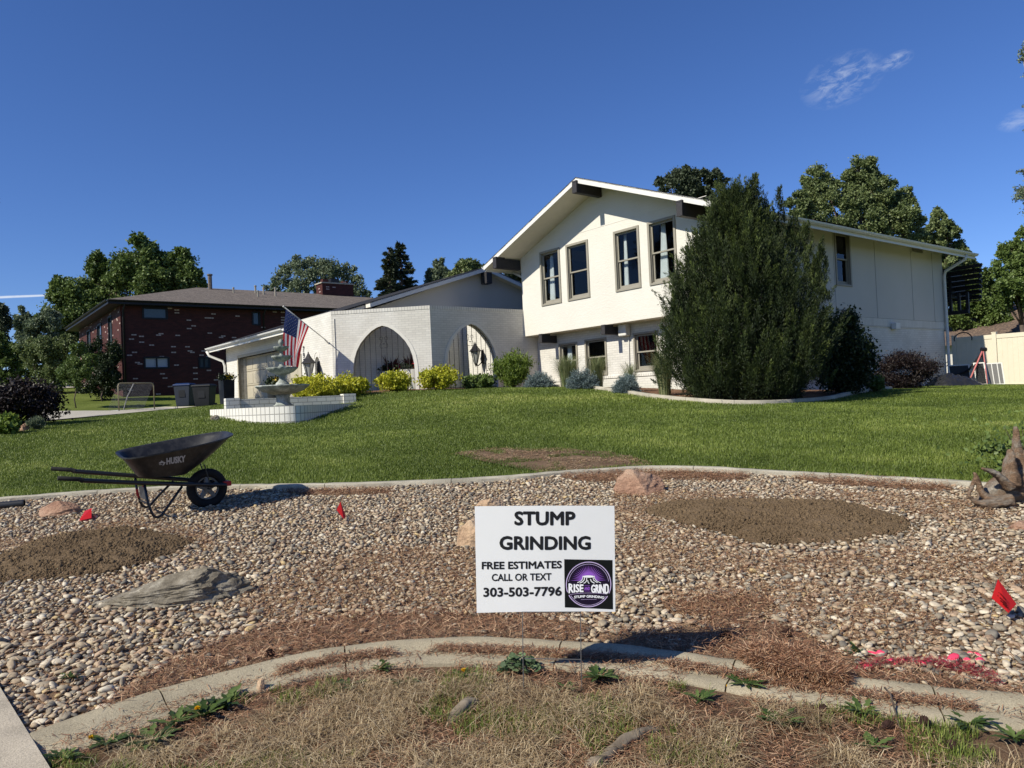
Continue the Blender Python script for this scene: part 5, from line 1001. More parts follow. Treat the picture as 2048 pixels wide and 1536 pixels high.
screen('large dark window screen in shade behind the tarp', 1901, 1944, 730, 768, 24.9, 'screen_black'); screen('white framed screen behind the pink goal posts', 1953, 1976, 725, 770, 24.5, 'screen_black'); screen('wide white framed grey screen nearest the bright fence', 1977, 2011, 726, 771, 24.4, 'screen_grey', 3)
MAT['tarp'] = plain('black plastic tarp', (.02, .02, .022), .3, .5, scale=5)
def tarp():
    c = wpt(1908, 766, 23.0); t = thing('tarp_pile', 'crumpled black tarp heaped on the lawn at the far corner of the white house', 'tarp', tuple(c)); n = 56; V = []
    for j in range(n+1):
        for i in range(n+1):
            x, y = i/n*2-1, j/n*2-1; r = max(abs(x), abs(y), math.hypot(x, y)*.85); h = max(0, 1-r**2.2)*.34*(1-.35*x)
            nz_ = mnoise.fractal(Vector((x*3, y*4, 1)), .8, 2.1, 4)*.10*(1.1-r*.7); V.append(c+np.array([x*.72, y*.6, h+nz_*(r < .99)-.02]))
    k = MB(); k.add(V, [(j*(n+1)+i, j*(n+1)+i+1, (j+1)*(n+1)+i+1, (j+1)*(n+1)+i) for j in range(n) for i in range(n)]); k.build('sheet', 'tarp', t, smooth=True)
tarp()
k = MB(); c = HP(7.9, 13.0, 2.9); k.tube([c+u*(.28*math.cos(a))+zz*(.22*math.sin(a)) for a in np.linspace(-.3, 3.4, 14)], .02, 6); tag(k.build('hose', 'black_iron'), 'black hose loop hung over the shaded end of the cream fence', 'hose')

# ------------------------------------------------------------------ yard sign
SY = 3.25
sTL, sTR, sBR, sBL = atY(949.3, 1013, SY), atY(1229, 1012, SY), atY(1231, 1224, SY), atY(953.5, 1226, SY)
sn = np.array([0, -1., 0])
def SP(px, py, off=0.0):
    q = atY(px, py, SY); x = (px-949)/282; bend = .006*math.sin(x*math.pi)-.004*abs(x-.50)  # slight bow of the sheet
    return q+sn*(off+bend)
sign = thing('yard_sign', 'white corrugated yard sign on wire legs advertising stump grinding, standing at the kerb', 'sign', tuple(G(1105, 1372)))
MAT['coroplast'] = None
def coro():
    M = Mt('white corrugated plastic', (.86, .87, .88), .45, .35); w = M.n('ShaderNodeTexWave', wave_type='BANDS', bands_direction='X'); w.inputs['Scale'].default_value = 75; w.inputs['Distortion'].default_value = .1; M.l(M.coord(), w.inputs['Vector'])
    nz = M.noise(9, 5); M.col(M.mix(M.ramp(w.outputs[0], [(.35, (0,)*3), (.65, (1,)*3)]), (.78, .785, .78), (.84, .845, .84))); M.bump(w.outputs[0], .25, .001); M.bump(nz, .12, .004)
    t = M.n('ShaderNodeBsdfTranslucent'); t.inputs[0].default_value = (.8, .8, .8, 1); mx = M.n('ShaderNodeMixShader'); mx.inputs[0].default_value = .1; M.l(M.b.outputs[0], mx.inputs[1]); M.l(t.outputs[0], mx.inputs[2]); M.l(mx.outputs[0], M.nt.nodes['Material Output'].inputs[0]); return M.m
MAT['coroplast'] = coro(); MAT['ink'] = plain('black printed ink', (.012, .012, .014), .45, .3, var=.02); MAT['ink_black'] = plain('black logo print', (.006, .007, .007), .5, .2, var=.02)
MAT['ink_purple'] = plain('purple logo print', (.27, .10, .50), .5, .2, var=.02); MAT['ink_lilac'] = plain('lilac logo print', (.52, .42, .66), .5, .2, var=.02); MAT['ink_white'] = plain('white logo print', (.84, .84, .86), .5, .2, var=.01); MAT['ink_dark'] = plain('dark purple logo print', (.010, .005, .020), .5, .2, var=.02)
MAT['wire'] = plain('galvanised sign wire', (.16, .16, .165), .45, .4, metal=.5)
k = MB(); nx_, ny_ = 28, 10
for side, off in ((0, 0.0), (1, -.004)):
    V = []
    for j in range(ny_+1):
        for i in range(nx_+1):
            a, b_ = i/nx_, j/ny_; px = (949.3*(1-a)+1229*a)*(1-b_)+(953.5*(1-a)+1231*a)*b_; py = (1013*(1-a)+1012*a)*(1-b_)+(1226*(1-a)+1224*a)*b_
            V.append(SP(px, py-1.2*math.sin(a*math.pi)*(1-b_)-3.0*math.sin(a*math.pi)*b_+(2*max(0, .3-abs(a-.45))*b_), off))
    k.add(V, [(j*(nx_+1)+i, j*(nx_+1)+i+1, (j+1)*(nx_+1)+i+1, (j+1)*(nx_+1)+i) for j in range(ny_) for i in range(nx_)])
base = (nx_+1)*(ny_+1); rim = [i for i in range(nx_+1)]+[j*(nx_+1)+nx_ for j in range(1, ny_+1)]+[ny_*(nx_+1)+i for i in range(nx_-1, -1, -1)]+[j*(nx_+1) for j in range(ny_-1, 0, -1)]
k.f += [(rim[i], rim[(i+1) % len(rim)], rim[(i+1) % len(rim)]+base, rim[i]+base) for i in range(len(rim))]
pan = k.build('panel', 'coroplast', sign, smooth=30, recalc=False)
def letter(txt, x0, x1, y0, y1, mat, off=.0012, bold=.03, slant=0.0, warp=None, name='lettering', parent=None, track=1.0):
    V, Fs = text_mesh(txt, 1, 0); mn, mx_ = V.min(0), V.max(0); U = (V-mn)/(mx_-mn); q = MB(); bd = bold*(y1-y0)
    for i in range(9 if bold else 1):
        ox, oy = (0, 0) if i == 0 else (bd*math.cos(i*math.pi/4), bd*math.sin(i*math.pi/4)); pts = []
        for a, b_ in U:
            px = x0+bd+(x1-x0-2*bd)*a+ox; py = y1-bd+(y0-y1+2*bd)*b_+slant*(px-(x0+x1)/2)+oy
            if warp: px, py = warp(a, b_, px, py)
            pts.append(SP(px, py, off+i*.00002))
        q.add(pts, Fs)
    return q.build(name, mat, parent or pan, recalc=False)
letter('STUMP', 1028.5, 1150.5, 1021.9, 1050.6, 'ink', bold=.05); letter('GRINDING', 998.8, 1181.4, 1071.4, 1099.6, 'ink', bold=.05)
letter('FREE ESTIMATES', 963.4, 1123.3, 1122, 1137.5, 'ink', bold=.045, slant=-.018); letter('CALL OR TEXT', 983.4, 1102.7, 1146.3, 1161, 'ink', bold=.03, slant=-.02); letter('303-503-7796', 966.6, 1123.3, 1173.5, 1192.5, 'ink', bold=.045, slant=-.02)
LGx = lambda x: 1120+x/12.8
LGy = lambda y: 1110+y/12.8
def L2(x, y, off): return SP(LGx(x), LGy(y), off)
k = MB(); k.poly([L2(104, 100, .0008), L2(1343, 130, .0008), L2(1357, 1392, .0008), L2(122, 1332, .0008)]); logo = k.build('logo', 'ink_black', pan, recalc=False)
def ring(cx, cy, r0, r1, off, a0, a1, n=72):
    q = MB()
    for i in range(n):
        t0, t1 = a0+(a1-a0)*i/n, a0+(a1-a0)*(i+1)/n; q.poly([L2(cx+r*math.cos(t), cy-r*math.sin(t), off) for r, t in ((r0, t0), (r1, t0), (r1, t1), (r0, t1))])
    return q
ring(730, 748, 0, 520, .0011, 0, math.tau).build('logo_disc', 'ink_dark', logo, recalc=False)
ring(730, 748, 560, 582, .0014, rad(-24), rad(200)).build('logo_ring', 'ink_lilac', logo, recalc=False); ring(730, 748, 560, 582, .0014, rad(208), rad(328)).build('logo_ring', 'ink_lilac', logo, recalc=False)
ring(730, 748, 515, 524, .0014, rad(8), rad(172)).build('logo_ring', 'ink_lilac', logo, recalc=False); ring(730, 748, 528, 538, .0014, rad(212), rad(325)).build('logo_ring', 'ink_lilac', logo, recalc=False)
q = MB(); c0 = (728, 640)
for i in range(25):
    t = rad(0+180*i/24); d_ = (math.cos(t), -math.sin(t)); p_ = (-d_[1], d_[0]); r1 = 385 if i not in (0, 24) else 430
    q.poly([L2(c0[0]+d_[0]*150+p_[0]*15, c0[1]+d_[1]*150+p_[1]*15, .0015), L2(c0[0]+d_[0]*(r1+45*math.cos(2*t)), c0[1]+d_[1]*r1, .0015), L2(c0[0]+d_[0]*150-p_[0]*15, c0[1]+d_[1]*150-p_[1]*15, .0015)])
q.build('sun_rays', 'ink_purple', logo, recalc=False); q = ring(728, 640, 0, 172, .0016, 0, math.pi, 30); q.build('sun_glow', 'ink_purple', logo, recalc=False)
q = MB(); q.poly([L2(x, y, .0019) for x, y in [(585, 530), (870, 530), (880, 600), (930, 660), (1040, 712), (730, 735), (430, 705), (530, 655), (575, 600)]]); st = q.build('stump_body', 'ink_black', logo, recalc=False)
q = MB(); q.poly([L2(725+145*math.cos(t), 545-30*math.sin(t), .0022) for t in np.linspace(0, math.tau, 28)[:-1]]); q.build('stump_top', 'ink_white', st, recalc=False)
def stroke(pts, w, off, mat, name, parent):
    q = MB()
    for (a, b_) in zip(pts[:-1], pts[1:]):
        d_ = np.array(b_)-np.array(a); d_ = d_/np.linalg.norm(d_); p_ = np.array([-d_[1], d_[0]])*w/2; q.poly([L2(*(np.array(a)+p_), off), L2(*(np.array(b_)+p_), off), L2(*(np.array(b_)-p_), off), L2(*(np.array(a)-p_), off)])
    q.build(name, mat, parent, recalc=False)
for pts, w in (([(582, 530), (580, 590), (545, 650), (440, 702)], 16), ([(625, 570), (618, 630), (570, 680), (500, 712)], 22), ([(680, 580), (680, 650), (640, 700), (600, 715)], 20), ([(705, 640), (715, 690), (745, 725)], 18), ([(775, 610), (800, 670), (880, 718)], 22), ([(840, 560), (860, 640), (960, 706)], 18), ([(873, 530), (885, 600), (940, 660), (1045, 712)], 14)):
    stroke(pts, w, .0022, 'ink_white', 'root_line', st)
bow = lambda amt, top: (lambda a, b_, px, py: (px, py))
def riseW(a, b_, px, py): g = (1-a); return px, py+(-1 if b_ > .5 else 1)*g*g*2.2
def grindW(a, b_, px, py): return px, py+(-1 if b_ > .5 else 1)*a*a*2.2+.6*a
letter('RISE', LGx(215), LGx(600), LGy(742), LGy(945), 'ink_white', .0024, .045, .0, riseW, parent=logo); letter('GRIND', LGx(792), LGx(1250), LGy(748), LGy(965), 'ink_white', .0024, .045, .0, grindW, parent=logo)
letter('AND', LGx(618), LGx(765), LGy(805), LGy(893), 'ink_purple', .0024, .04, parent=logo)
stroke([(620, 772), (765, 775)], 8, .0024, 'ink_purple', 'logo_line', logo); stroke([(620, 915), (765, 918)], 8, .0024, 'ink_purple', 'logo_line', logo)
arc = lambda x: 985+.00018*(x-730)**2*.9
stroke([(x, 965+.00016*(x-730)**2) for x in range(245, 1240, 60)], 8, .0020, 'ink_lilac', 'logo_line', logo); stroke([(x, 1128+.0001*(x-730)**2) for x in range(530, 940, 40)], 6, .0020, 'ink_lilac', 'logo_line', logo)
letter('STUMP GRINDING', LGx(358), LGx(1130), LGy(1018), LGy(1085), 'ink_white', .0024, .05, .0, lambda a, b_, px, py: (px, py+3.2*(a-.5)**2*4*.7+(a-.5)*1.5), parent=logo)
k = MB()
for x, y1, x1 in ((1044, 1372, 1047), (1160, 1368, 1163)): e = atY(x1, y1+14, SY+.01); k.tube([SP(x, 1180, -.002), atY(x1, y1, SY+.01), e], .0019, 6)
k.tube([SP(1044, 1223, .003), SP(1160, 1223, .003)], .0019, 6); k.tube([atY(1046, 1317, SY+.01), atY(1163, 1319, SY+.01)], .0019, 6); k.build('wire_stake', 'wire', sign)

# ------------------------------------------------------------------ wheelbarrow
BW = G(411, 1014); ps = rad(36); bl_ = np.array([math.cos(ps), math.sin(ps), 0]); bw = np.array([-math.sin(ps), math.cos(ps), 0])
MAT['barrow'] = None
def barrowm():
    M = Mt('dusty black poly tray', (.014, .014, .015), .42, .45); n = M.noise(9, 7, rough=.75); M.col(M.ramp(n, [(.45, (.011, .011, .012)), (.72, (.05, .048, .045))])); M.bump(M.noise(90, 3), .08, .002); return M.m
MAT['barrow'] = barrowm(); MAT['steel_black'] = plain('black painted steel', (.013, .013, .014), .38, .5); MAT['rubber'] = plain('dusty tyre rubber', (.018, .017, .017), .8, .2, var=.3, scale=12); MAT['rim_grey'] = plain('grey wheel rim', (.20, .19, .17), .5, .3); MAT['sticker_red'] = plain('red plastic', (.45, .02, .02), .45, .3); MAT['plate_grey'] = plain('dull grey plate', (.075, .075, .08), .6, .3); MAT['logo_grey'] = plain('pale grey print', (.42, .42, .42), .5, .3)
def bp(px, py, w): return onp(px, py, BW+bw*w, bw)
def sz(P): q = P-BW; return float(q@bl_), float(P[2]-.083*(q@bw+.28))
def bl3(s, w, z): return np.array([*(BW+bl_*s+bw*w)[:2], z+.083*(w+.28)])
bwt = bw+zz*.083
barrow = thing('wheelbarrow', 'black wheelbarrow with deep poly tray parked on the gravel beside the lawn', 'wheelbarrow', tuple(BW))
hp = [(116, 956.6, -.29), (158, 958.5, -.28), (166, 961, -.275), (285, 966, -.22), (395, 969, -.14), (452, 970, -.09)]
nearh = [bp(x, y, w) for x, y, w in hp]
for sgn in (1, -1):
    pts = [p if sgn == 1 else p-bwt*2*w for p, (_, _, w) in zip(nearh, hp)]
    k = MB(); k.tube(pts[1:], .019, 10); k.build('handle_bar', 'steel_black', barrow, smooth=60); k = MB(); k.tube([pts[0]+(pts[0]-pts[1])*.02, pts[0], pts[1], pts[2]], [.014, .018, .018, .023], 10); k.build('grip', 'rubber', barrow, smooth=60)
s0, zb_ = sz(bp(262, 921, -.31)); s1, z1_ = sz(bp(447, 874, -.22)); sT, zT = sz(bp(456.5, 867.5, 0)); sB0, zB0 = sz(bp(274, 957, -.20)); sB1, zB1 = sz(bp(378, 953, -.16)); sK, zK = sz(bp(229.5, 908.5, .30))
s_back = min(s0, sK)-.0; ns_ = 56
def loop(fr):
    """tray section: fr 0 = floor, 1 = rim"""
    out = []
    for i in range(ns_):
        t = math.tau*i/ns_; c_, s_ = math.cos(t), math.sin(t); e = .45; X = abs(c_)**e*(1 if c_ > 0 else -1); Yy = abs(s_)**e*(1 if s_ > 0 else -1)
        sb, sf = s_back+(sB0+.03-s_back)*(1-fr), sB1+(sT-sB1)*fr; mid = (sb+sf)/2; half = (sf-sb)/2; S = mid+half*X; wf = 1-.30*max(0, X)**2; Wd = (.18+(.32-.18)*fr)*wf*Yy
        f01 = (S-s_back)/(sT-s_back); zr = zb_+(zT-zb_)*(f01*.92+.08*f01**3)+.012*abs(Yy)*0; zfl = zB0+(zB1-zB0)*f01; z = zfl+(zr-zfl)*fr; out.append((S, Wd, z))
    return out
k = MB(); frs = [0, .02, .15, .35, .55, .75, .92, 1.0]; L = [loop(f) for f in frs]
outer = [[bl3(*p) for p in l] for l in L]
def inset(l, d, dz=0): c = np.mean([np.array(p) for p in l], axis=0); return [bl3(p[0]-(p[0]-c[0])/max(.05, abs(p[0]-c[0])+abs(p[1]-c[1]))*d, p[1]-(p[1]-c[1])/max(.05, abs(p[0]-c[0])+abs(p[1]-c[1]))*d, p[2]+dz) for p in l]
rim_out = [bl3(p[0]+(.018 if p[0] > (s_back+sT)/2 else -.018)*abs(math.cos(math.tau*i/ns_))**.5, p[1]*1.05, p[2]) for i, p in enumerate(L[-1])]
rim_top = [p+zz*.012 for p in rim_out]; inner = [inset(l, .010, .008) for l in L[::-1]]
secs = outer+[rim_out, rim_top]+inner; V = [p for s_ in secs for p in s_]; nsec = len(secs)
F_ = [(j*ns_+i, j*ns_+(i+1) % ns_, (j+1)*ns_+(i+1) % ns_, (j+1)*ns_+i) for j in range(nsec-1) for i in range(ns_)]+[tuple(range(ns_))[::-1], tuple(range((nsec-1)*ns_, nsec*ns_))]
k.add(V, F_); tray = k.build('tray', 'barrow', barrow, smooth=50)
def on_side(px, py):
    w = -.28
    for _ in range(8):
        s_, z_ = sz(bp(px, py, w)); f01 = (s_-s_back)/(sT-s_back); zr = zb_+(zT-zb_)*(f01*.92+.08*f01**3); zf = zB0+(zB1-zB0)*f01; fr = min(1, max(0, (z_-zf)/(zr-zf))); sb, sf = s_back+(sB0+.03-s_back)*(1-fr), sB1+(sT-sB1)*fr; X = (s_-(sb+sf)/2)/((sf-sb)/2); X = max(-1, min(1, X)); c_ = abs(X)**(1/.45); Yy = max(0, 1-c_**2)**(.45/2); w = -(.18+.14*fr)*(1-.30*max(0, X)**2)*Yy
    return bl3(s_, w-.006, z_)
V, Fs = text_mesh('HUSKY', 1, .05); mn, mx_ = V.min(0), V.max(0); U = (V-mn)/(mx_-mn); q = MB(); q.add([on_side(332.5+(371-332.5)*a, (929.5-13.5*b_)-(a*6.0)+b_*0) for a, b_ in U], Fs); q.build('lettering', 'logo_grey', tray, recalc=False)
q = MB()
for pts in ([(317, 926), (322, 923), (322, 921), (327, 924), (331, 925), (328, 930), (325, 932), (325, 930), (327, 926.5), (323, 926), (320, 928)], [(317, 927.2), (320, 929), (324, 928.5), (324, 929.6), (319, 930.3)]): q.poly([on_side(x, y-.5) for x, y in pts])
q.build('dog_head_logo', 'logo_grey', tray, recalc=False)
wc = bp(414, 976, 0); R_t = .176; rw = sz(wc)
def torus(mb, c, ax, R, r, n=48, m=12, prof=None):
    ax = ax/np.linalg.norm(ax); e1 = np.cross(ax, zz); e1 /= np.linalg.norm(e1); e2 = np.cross(ax, e1); V = []
    for i in range(n):
        t = math.tau*i/n; d = e1*math.cos(t)+e2*math.sin(t)
        for j in range(m): a = math.tau*j/m; rr = r*(1+(.05 if (i % 2 and abs(math.cos(a)) > .3 and math.cos(a) > 0) else 0)); V.append(c+d*(R+rr*math.cos(a))+ax*rr*1.15*math.sin(a))
    mb.add(V, [(i*m+j, i*m+(j+1) % m, ((i+1) % n)*m+(j+1) % m, ((i+1) % n)*m+j) for i in range(n) for j in range(m)])
k = MB(); torus(k, wc, bw, R_t-.036, .040, 64, 14); tyre_parent = k.build('wheel', 'rubber', barrow, smooth=True)
k = MB(); torus(k, wc, bw, R_t-.075, .014, 48, 8)
e1 = bl_; e2 = zz
for i in range(5):
    t = math.tau*i/5+.35; d = e1*math.cos(t)+e2*math.sin(t); p_ = e1*-math.sin(t)+e2*math.cos(t)
    k.add([wc+d*.02+p_*.022-bw*.03, wc+d*.02-p_*.022-bw*.03, wc+d*(R_t-.07)-p_*.013-bw*.02, wc+d*(R_t-.07)+p_*.013-bw*.02, wc+d*.02+p_*.022+bw*.03, wc+d*.02-p_*.022+bw*.03, wc+d*(R_t-.07)-p_*.013+bw*.02, wc+d*(R_t-.07)+p_*.013+bw*.02], [(0,1,2,3),(4,7,6,5),(0,4,5,1),(1,5,6,2),(2,6,7,3),(3,7,4,0)])
k.tube([wc-bw*.045, wc+bw*.045], .03, 16); k.build('rim', 'rim_grey', tyre_parent, smooth=40)
k = MB(); k.tube([wc-bw*.12, wc+bw*.12], .009, 8); k.build('axle', 'steel_black', barrow)
k = MB(); e = bp(455, 969, -.09); f_ = bp(455, 969, -.09)+bw*.18; k.boxv(bp(448, 973, -.095), bl_*.07, bw*.19, zz*.045); k.build('front_bracket', 'sticker_red', barrow, bevel=.006)
for sgn in (1, -1):
    def q_(px, py, w): p = bp(px, py, w); return p if sgn == 1 else p-bwt*2*w
    k = MB(); k.tube([q_(289, 969, -.22), q_(296, 1006, -.24), q_(303, 1024, -.25), q_(308, 1033, -.25), q_(316, 1035, -.25), q_(324, 1030, -.25), q_(342, 1004, -.22), q_(364, 973, -.17)], .0115, 8); k.build('leg', 'steel_black', barrow, smooth=True)
k = MB(); k.tube([bp(301, 1010, -.24), bp(301, 1010, -.24)+bw*.48], .009, 6); k.build('cross_brace', 'steel_black', barrow)
k = MB(); pts = [bp(277, 972, -.19), bp(291, 972, -.215), bp(296, 1003, -.225), bp(281, 995, -.19)]; k.extrude(pts, bw*.006); pl_ = k.build('leg_plate', 'plate_grey', barrow)
k = MB(); k.extrude([bp(271, 979, -.16), bp(276, 978, -.16), bp(279, 997, -.16), bp(274, 992, -.16)], bw*.004); k.extrude([bp(283, 971, -.223), bp(290, 971, -.223), bp(290, 977, -.223)], bw*.003); k.build('sticker', 'sticker_red', pl_)
for sgn in (-1, 1): k = MB(); k.tube([bl3(rw[0]+.02, sgn*.07, rw[1]+.01), bl3(rw[0]-.02, sgn*.075, rw[1]+.17), bl3(rw[0]-.035, sgn*.08, rw[1]+.23)], .006, 6); k.build('front_strut', 'steel_black', barrow)

# ------------------------------------------------------------------ rocks, pipe, stump, flags
MAT['rock_pink'] = None
def rockm(name, a, b_, c, s=6):
    M = Mt(name, a, .9, .15); n1 = M.noise(s, 7, rough=.7); n2 = M.noise(s*14, 4); M.col(M.mix(.6, M.ramp(n1, [(.3, a), (.52, b_), (.7, c)]), M.ramp(n2, [(.3, (.28,)*3), (.7, (.72,)*3)]), 'OVERLAY')); M.bump(n1, .5, .03); M.bump(n2, .5, .006); return M.m
MAT['rock_pink'] = rockm('pinkish sandstone', (.20, .11, .075), (.31, .19, .13), (.40, .28, .20)); MAT['rock_tan'] = rockm('tan sandstone', (.30, .20, .13), (.40, .28, .18), (.50, .38, .26)); MAT['rock_grey'] = rockm('lichen grey granite', (.10, .085, .062), (.20, .175, .135), (.36, .33, .27), 11)
def rock(label, px0, px1, py0, py1, mat, seed, dep=.7, sink=.3, flat=0, amp=.28, name='rock', tilt=0.0):
    g0 = G((px0+px1)/2, py1); Y = g0[1]; w = (px1-px0)*Y/FPX/2; d = w*dep; g = np.array([atY((px0+px1)/2, 900, Y+d*.7)[0], Y+d*.7, 0]); g[2] = gz1(g[0], g[1]); h = (atY((px0+px1)/2, py0, g[1])[2]-g[2]); V, F = ico(6); r_ = random.Random(seed); t = []
    planes = [np.array([r_.uniform(-1, 1), r_.uniform(-1, 1), r_.uniform(-.1, 1.1)]) for _ in range(12)]; planes = [(p/np.linalg.norm(p), r_.uniform(.62, .88)) for p in planes]
    for p in V:
        q = p*(1+amp*.6*mnoise.noise(Vector(p*1.3)+Vector((seed, 0, 0))))
        for n_v, c_ in planes:
            e_ = q@n_v-c_
            if e_ > 0: q = q-n_v*e_*.97
        q = q+p*amp*(.16*mnoise.fractal(Vector((p[0]*3, p[1]*3, p[2]*7))+Vector((0, seed, 0)), .75, 2.1, 6)-.18*abs(mnoise.noise(Vector((p[0]*2.2+p[2], p[1]*4, p[2]*5+seed)))))
        hz = h*(1-flat*q[0]); t.append((g[0]+q[0]*w*1.12, g[1]+q[1]*d*1.1, g[2]+(q[2]*1.15+tilt*q[0])*hz*(1 if q[2] > 0 else .5)))
    me = npmesh(name, np.array(t), F, smooth=True)
    me.set_sharp_from_angle(angle=rad(24))
    return tag(link(name, me, mat), label, 'rock')
rock('pinkish sandstone block at the lawn edge left of the wheelbarrow', 78, 156, 1001, 1031, 'rock_pink', 3)
rock('long flat grey lichen covered rock lying below the left soil patch', 212, 512, 1143, 1212, 'rock_grey', 5, .5, flat=-.55, amp=.34)
rock('tan boulder partly hidden behind the left side of the yard sign', 897, 985, 1034, 1095, 'rock_tan', 7, .7)
rock('small low tan rock just above the top left corner of the sign', 944, 1003, 995, 1016, 'rock_tan', 8, .7)
rock('reddish sandstone boulder against the lawn edging left of the right soil patch', 1215, 1322, 942, 990, 'rock_pink', 12, .6, flat=.0, amp=.3)
rock('orange rock cut off by the right edge below the stump', 2008, 2075, 1043, 1064, 'rock_pink', 14, .7)
rock('rounded pale stone tucked between the roots of the stump', 1968, 1992, 972, 996, 'rock_tan', 15, .8)
rock('small pinkish stone at the far left lawn corner beside the purple bush', 40, 62, 846, 862, 'rock_pink', 16, .8)
rock('grey stone at the left end of the basin wall', 424, 442, 829, 840, 'rock_grey', 17, .8)
MAT['black_pipe'] = plain('black corrugated plastic pipe', (.02, .021, .024), .4, .45)
p0, p1 = G(49, 1014)+zz*.035, G(-110, 1030)+zz*.04; k = MB(); dd_ = (p1-p0)/40; k.tube([p0+dd_*i for i in range(41)], [.036+.0025*(i % 2) for i in range(41)], 16, cap=False); k.tube([p0+dd_*.5, p0+dd_*1.2], [.030, .030], 16); tag(k.build('drain_pipe', 'black_pipe', smooth=True), 'black plastic pipe poking in at the left edge beside the lawn edging', 'pipe')
# driftwood stump at the right edge
def woodm():
    M = Mt('weathered stump wood', (.3, .2, .13), .85, .15); n1 = M.noise(5, 8, rough=.7, stretch=(1, 2.2, 2.2)); n2 = M.noise(50, 6, stretch=(.3, 2.5, 2.0), rough=.75)
    M.col(M.mix(.85, M.ramp(n1, [(.3, (.065, .042, .028)), (.46, (.21, .135, .085)), (.58, (.22, .18, .14)), (.74, (.37, .34, .29))]), M.ramp(n2, [(.32, (.2,)*3), (.68, (.78,)*3)]), 'OVERLAY')); M.bump(n2, .9, .02); return M.m
MAT['stump_wood'] = woodm(); SB = G(1990, 1012); YS_ = SB[1]
def sp(px, py, dy=0): return atY(px, py, YS_+dy)
k = MB()
def limb(pts, r, fl=1.0, sd=0):
    pts = np.array(pts); P = smooth_line(pts, 6); rr = np.interp(np.linspace(0, 1, len(P)), np.linspace(0, 1, len(r)), r); k.tube(list(P), list(rr), 14, flat=fl, nz=.28, seed=sd)
limb([sp(1958, 1008, .1), sp(1985, 990, .12), sp(2030, 975, .15), sp(2090, 960, .25), sp(2190, 950, .4)], [.03, .09, .15, .2, .23], 1, 1)
limb([sp(2060, 985, .15), sp(2040, 930, .15), sp(2034, 895, .15), sp(2031, 853, .15)], [.14, .075, .042, .018], .8, 2)
limb([sp(2022, 970, .05), sp(2020, 930, .05), sp(2021, 898, .05)], [.09, .055, .018], .8, 3)
limb([sp(2020, 975, -.02), sp(1992, 948, -.05), sp(1968, 938, -.06), sp(1962, 936, -.06)], [.055, .032, .018, .010], .7, 4)
limb([sp(1985, 1000, -.02), sp(1964, 985, 0), sp(1951, 950, .02), sp(1948, 948, .02)], [.05, .035, .02, .008], .7, 5)
limb([sp(1952, 952, .03), sp(1943, 975, .0), sp(1936, 992, -.04), sp(1924, 1004, -.05)], [.018, .016, .012, .005], .8, 6)
limb([sp(2020, 1000, -.05), sp(1975, 1008, -.07), sp(1952, 1004, -.07), sp(1936, 990, -.08)], [.07, .05, .03, .010], .7, 7)
limb([sp(1960, 1010, -.06), sp(1954, 1024, -.06)], [.03, .012], .8, 8); limb([sp(2080, 975, .2), sp(2000, 1004, .1), sp(1990, 1022, .05)], [.13, .05, .03], .9, 9)
limb([sp(2068, 960, .1), sp(2056, 915, .12), sp(2060, 895, .12)], [.1, .06, .02], .8, 10)
o = k.build('stump', 'stump_wood', smooth=True); tag(o, 'weathered upturned tree stump with spiky roots cut off by the right edge', 'stump')
m_ = o.modifiers.new('remesh', 'REMESH'); m_.mode = 'VOXEL'; m_.voxel_size = .009; m_.use_smooth_shade = True
tx = bpy.data.textures.new('streak', 'CLOUDS'); tx.noise_scale = .035; m2 = o.modifiers.new('rough', 'DISPLACE'); m2.texture = tx; m2.strength = .012
r_ = np.random.default_rng(4); q = sp(2040, 900, .9); P = q+r_.normal(size=(380, 3))*np.array([.22, .12, .13]); t = thing('leafy_sucker', 'thin leafy green twigs growing behind the upturned stump', 'plant', tuple(G(2040, 940))); kk = MB(); g_ = G(2050, 950)
for i in range(7): kk.tube([g_, (g_+P[i])/2+zz*.05, P[i]], [.006, .004, .002], 4)
kk.build('stems', 'bark', t); P2 = np.concatenate([P, q+np.array([-.22, 0, .02])+r_.normal(size=(90, 3))*np.array([.10, .03, .02])]); crown_obj('leaves', P2, r_.normal(size=(len(P2), 3)), np.full(len(P2), .05), r_.uniform(size=len(P2)), 'leaf_mid', t)
MAT['flag_cloth'] = leafmat('red marker flag plastic', [(0, (.60, .02, .02)), (1, (.75, .04, .035))], .4, .35); MAT['flag_ink'] = plain('dark print on flag', (.10, .005, .005), .5, .2)
def marker(label, base, top, pts, fold):
    t = thing('marker_flag', label, 'marker flag', tuple(base), 'small red utility marker flags'); k = MB(); k.tube([base-zz*.03, top], .0016, 5); k.build('wire', 'wire', t)
    k = MB(); k.poly(pts[:3]); k.poly([pts[0], pts[2], pts[3]]) if len(pts) > 3 else None
    o = k.build('pennant', 'flag_cloth', t, recalc=False); return t, o
b1 = G(1976, 1245); Yf = b1[1]
t, o = marker('larger red marker flag on a wire standing at the far right of the gravel', b1, atY(1993, 1163, Yf), [atY(1996, 1158, Yf), atY(1983, 1196, Yf-.02), atY(2017, 1226, Yf-.05), atY(2033, 1208, Yf-.02)], 0)
k = MB(); [k.poly([atY(x0, y0, Yf-.05), atY(x1, y1, Yf-.05), atY(x1-1, y1+2, Yf-.05), atY(x0-1, y0+2, Yf-.05)]) for x0, y0, x1, y1 in ((2001, 1186, 2013, 1199), (2000, 1194, 2014, 1206), (2001, 1200, 2015, 1211), (2006, 1207, 2017, 1215))]; k.build('print', 'flag_ink', o, recalc=False)
k = MB(); [k.poly([atY(x, y, Yf-.052), atY(x+2.2, y+1.6, Yf-.052), atY(x+2.2, y+3.2, Yf-.052), atY(x, y+2, Yf-.052)]) for x, y in ((1997, 1184), (1995, 1190))]; k.build('print', 'flag_ink', o, recalc=False)
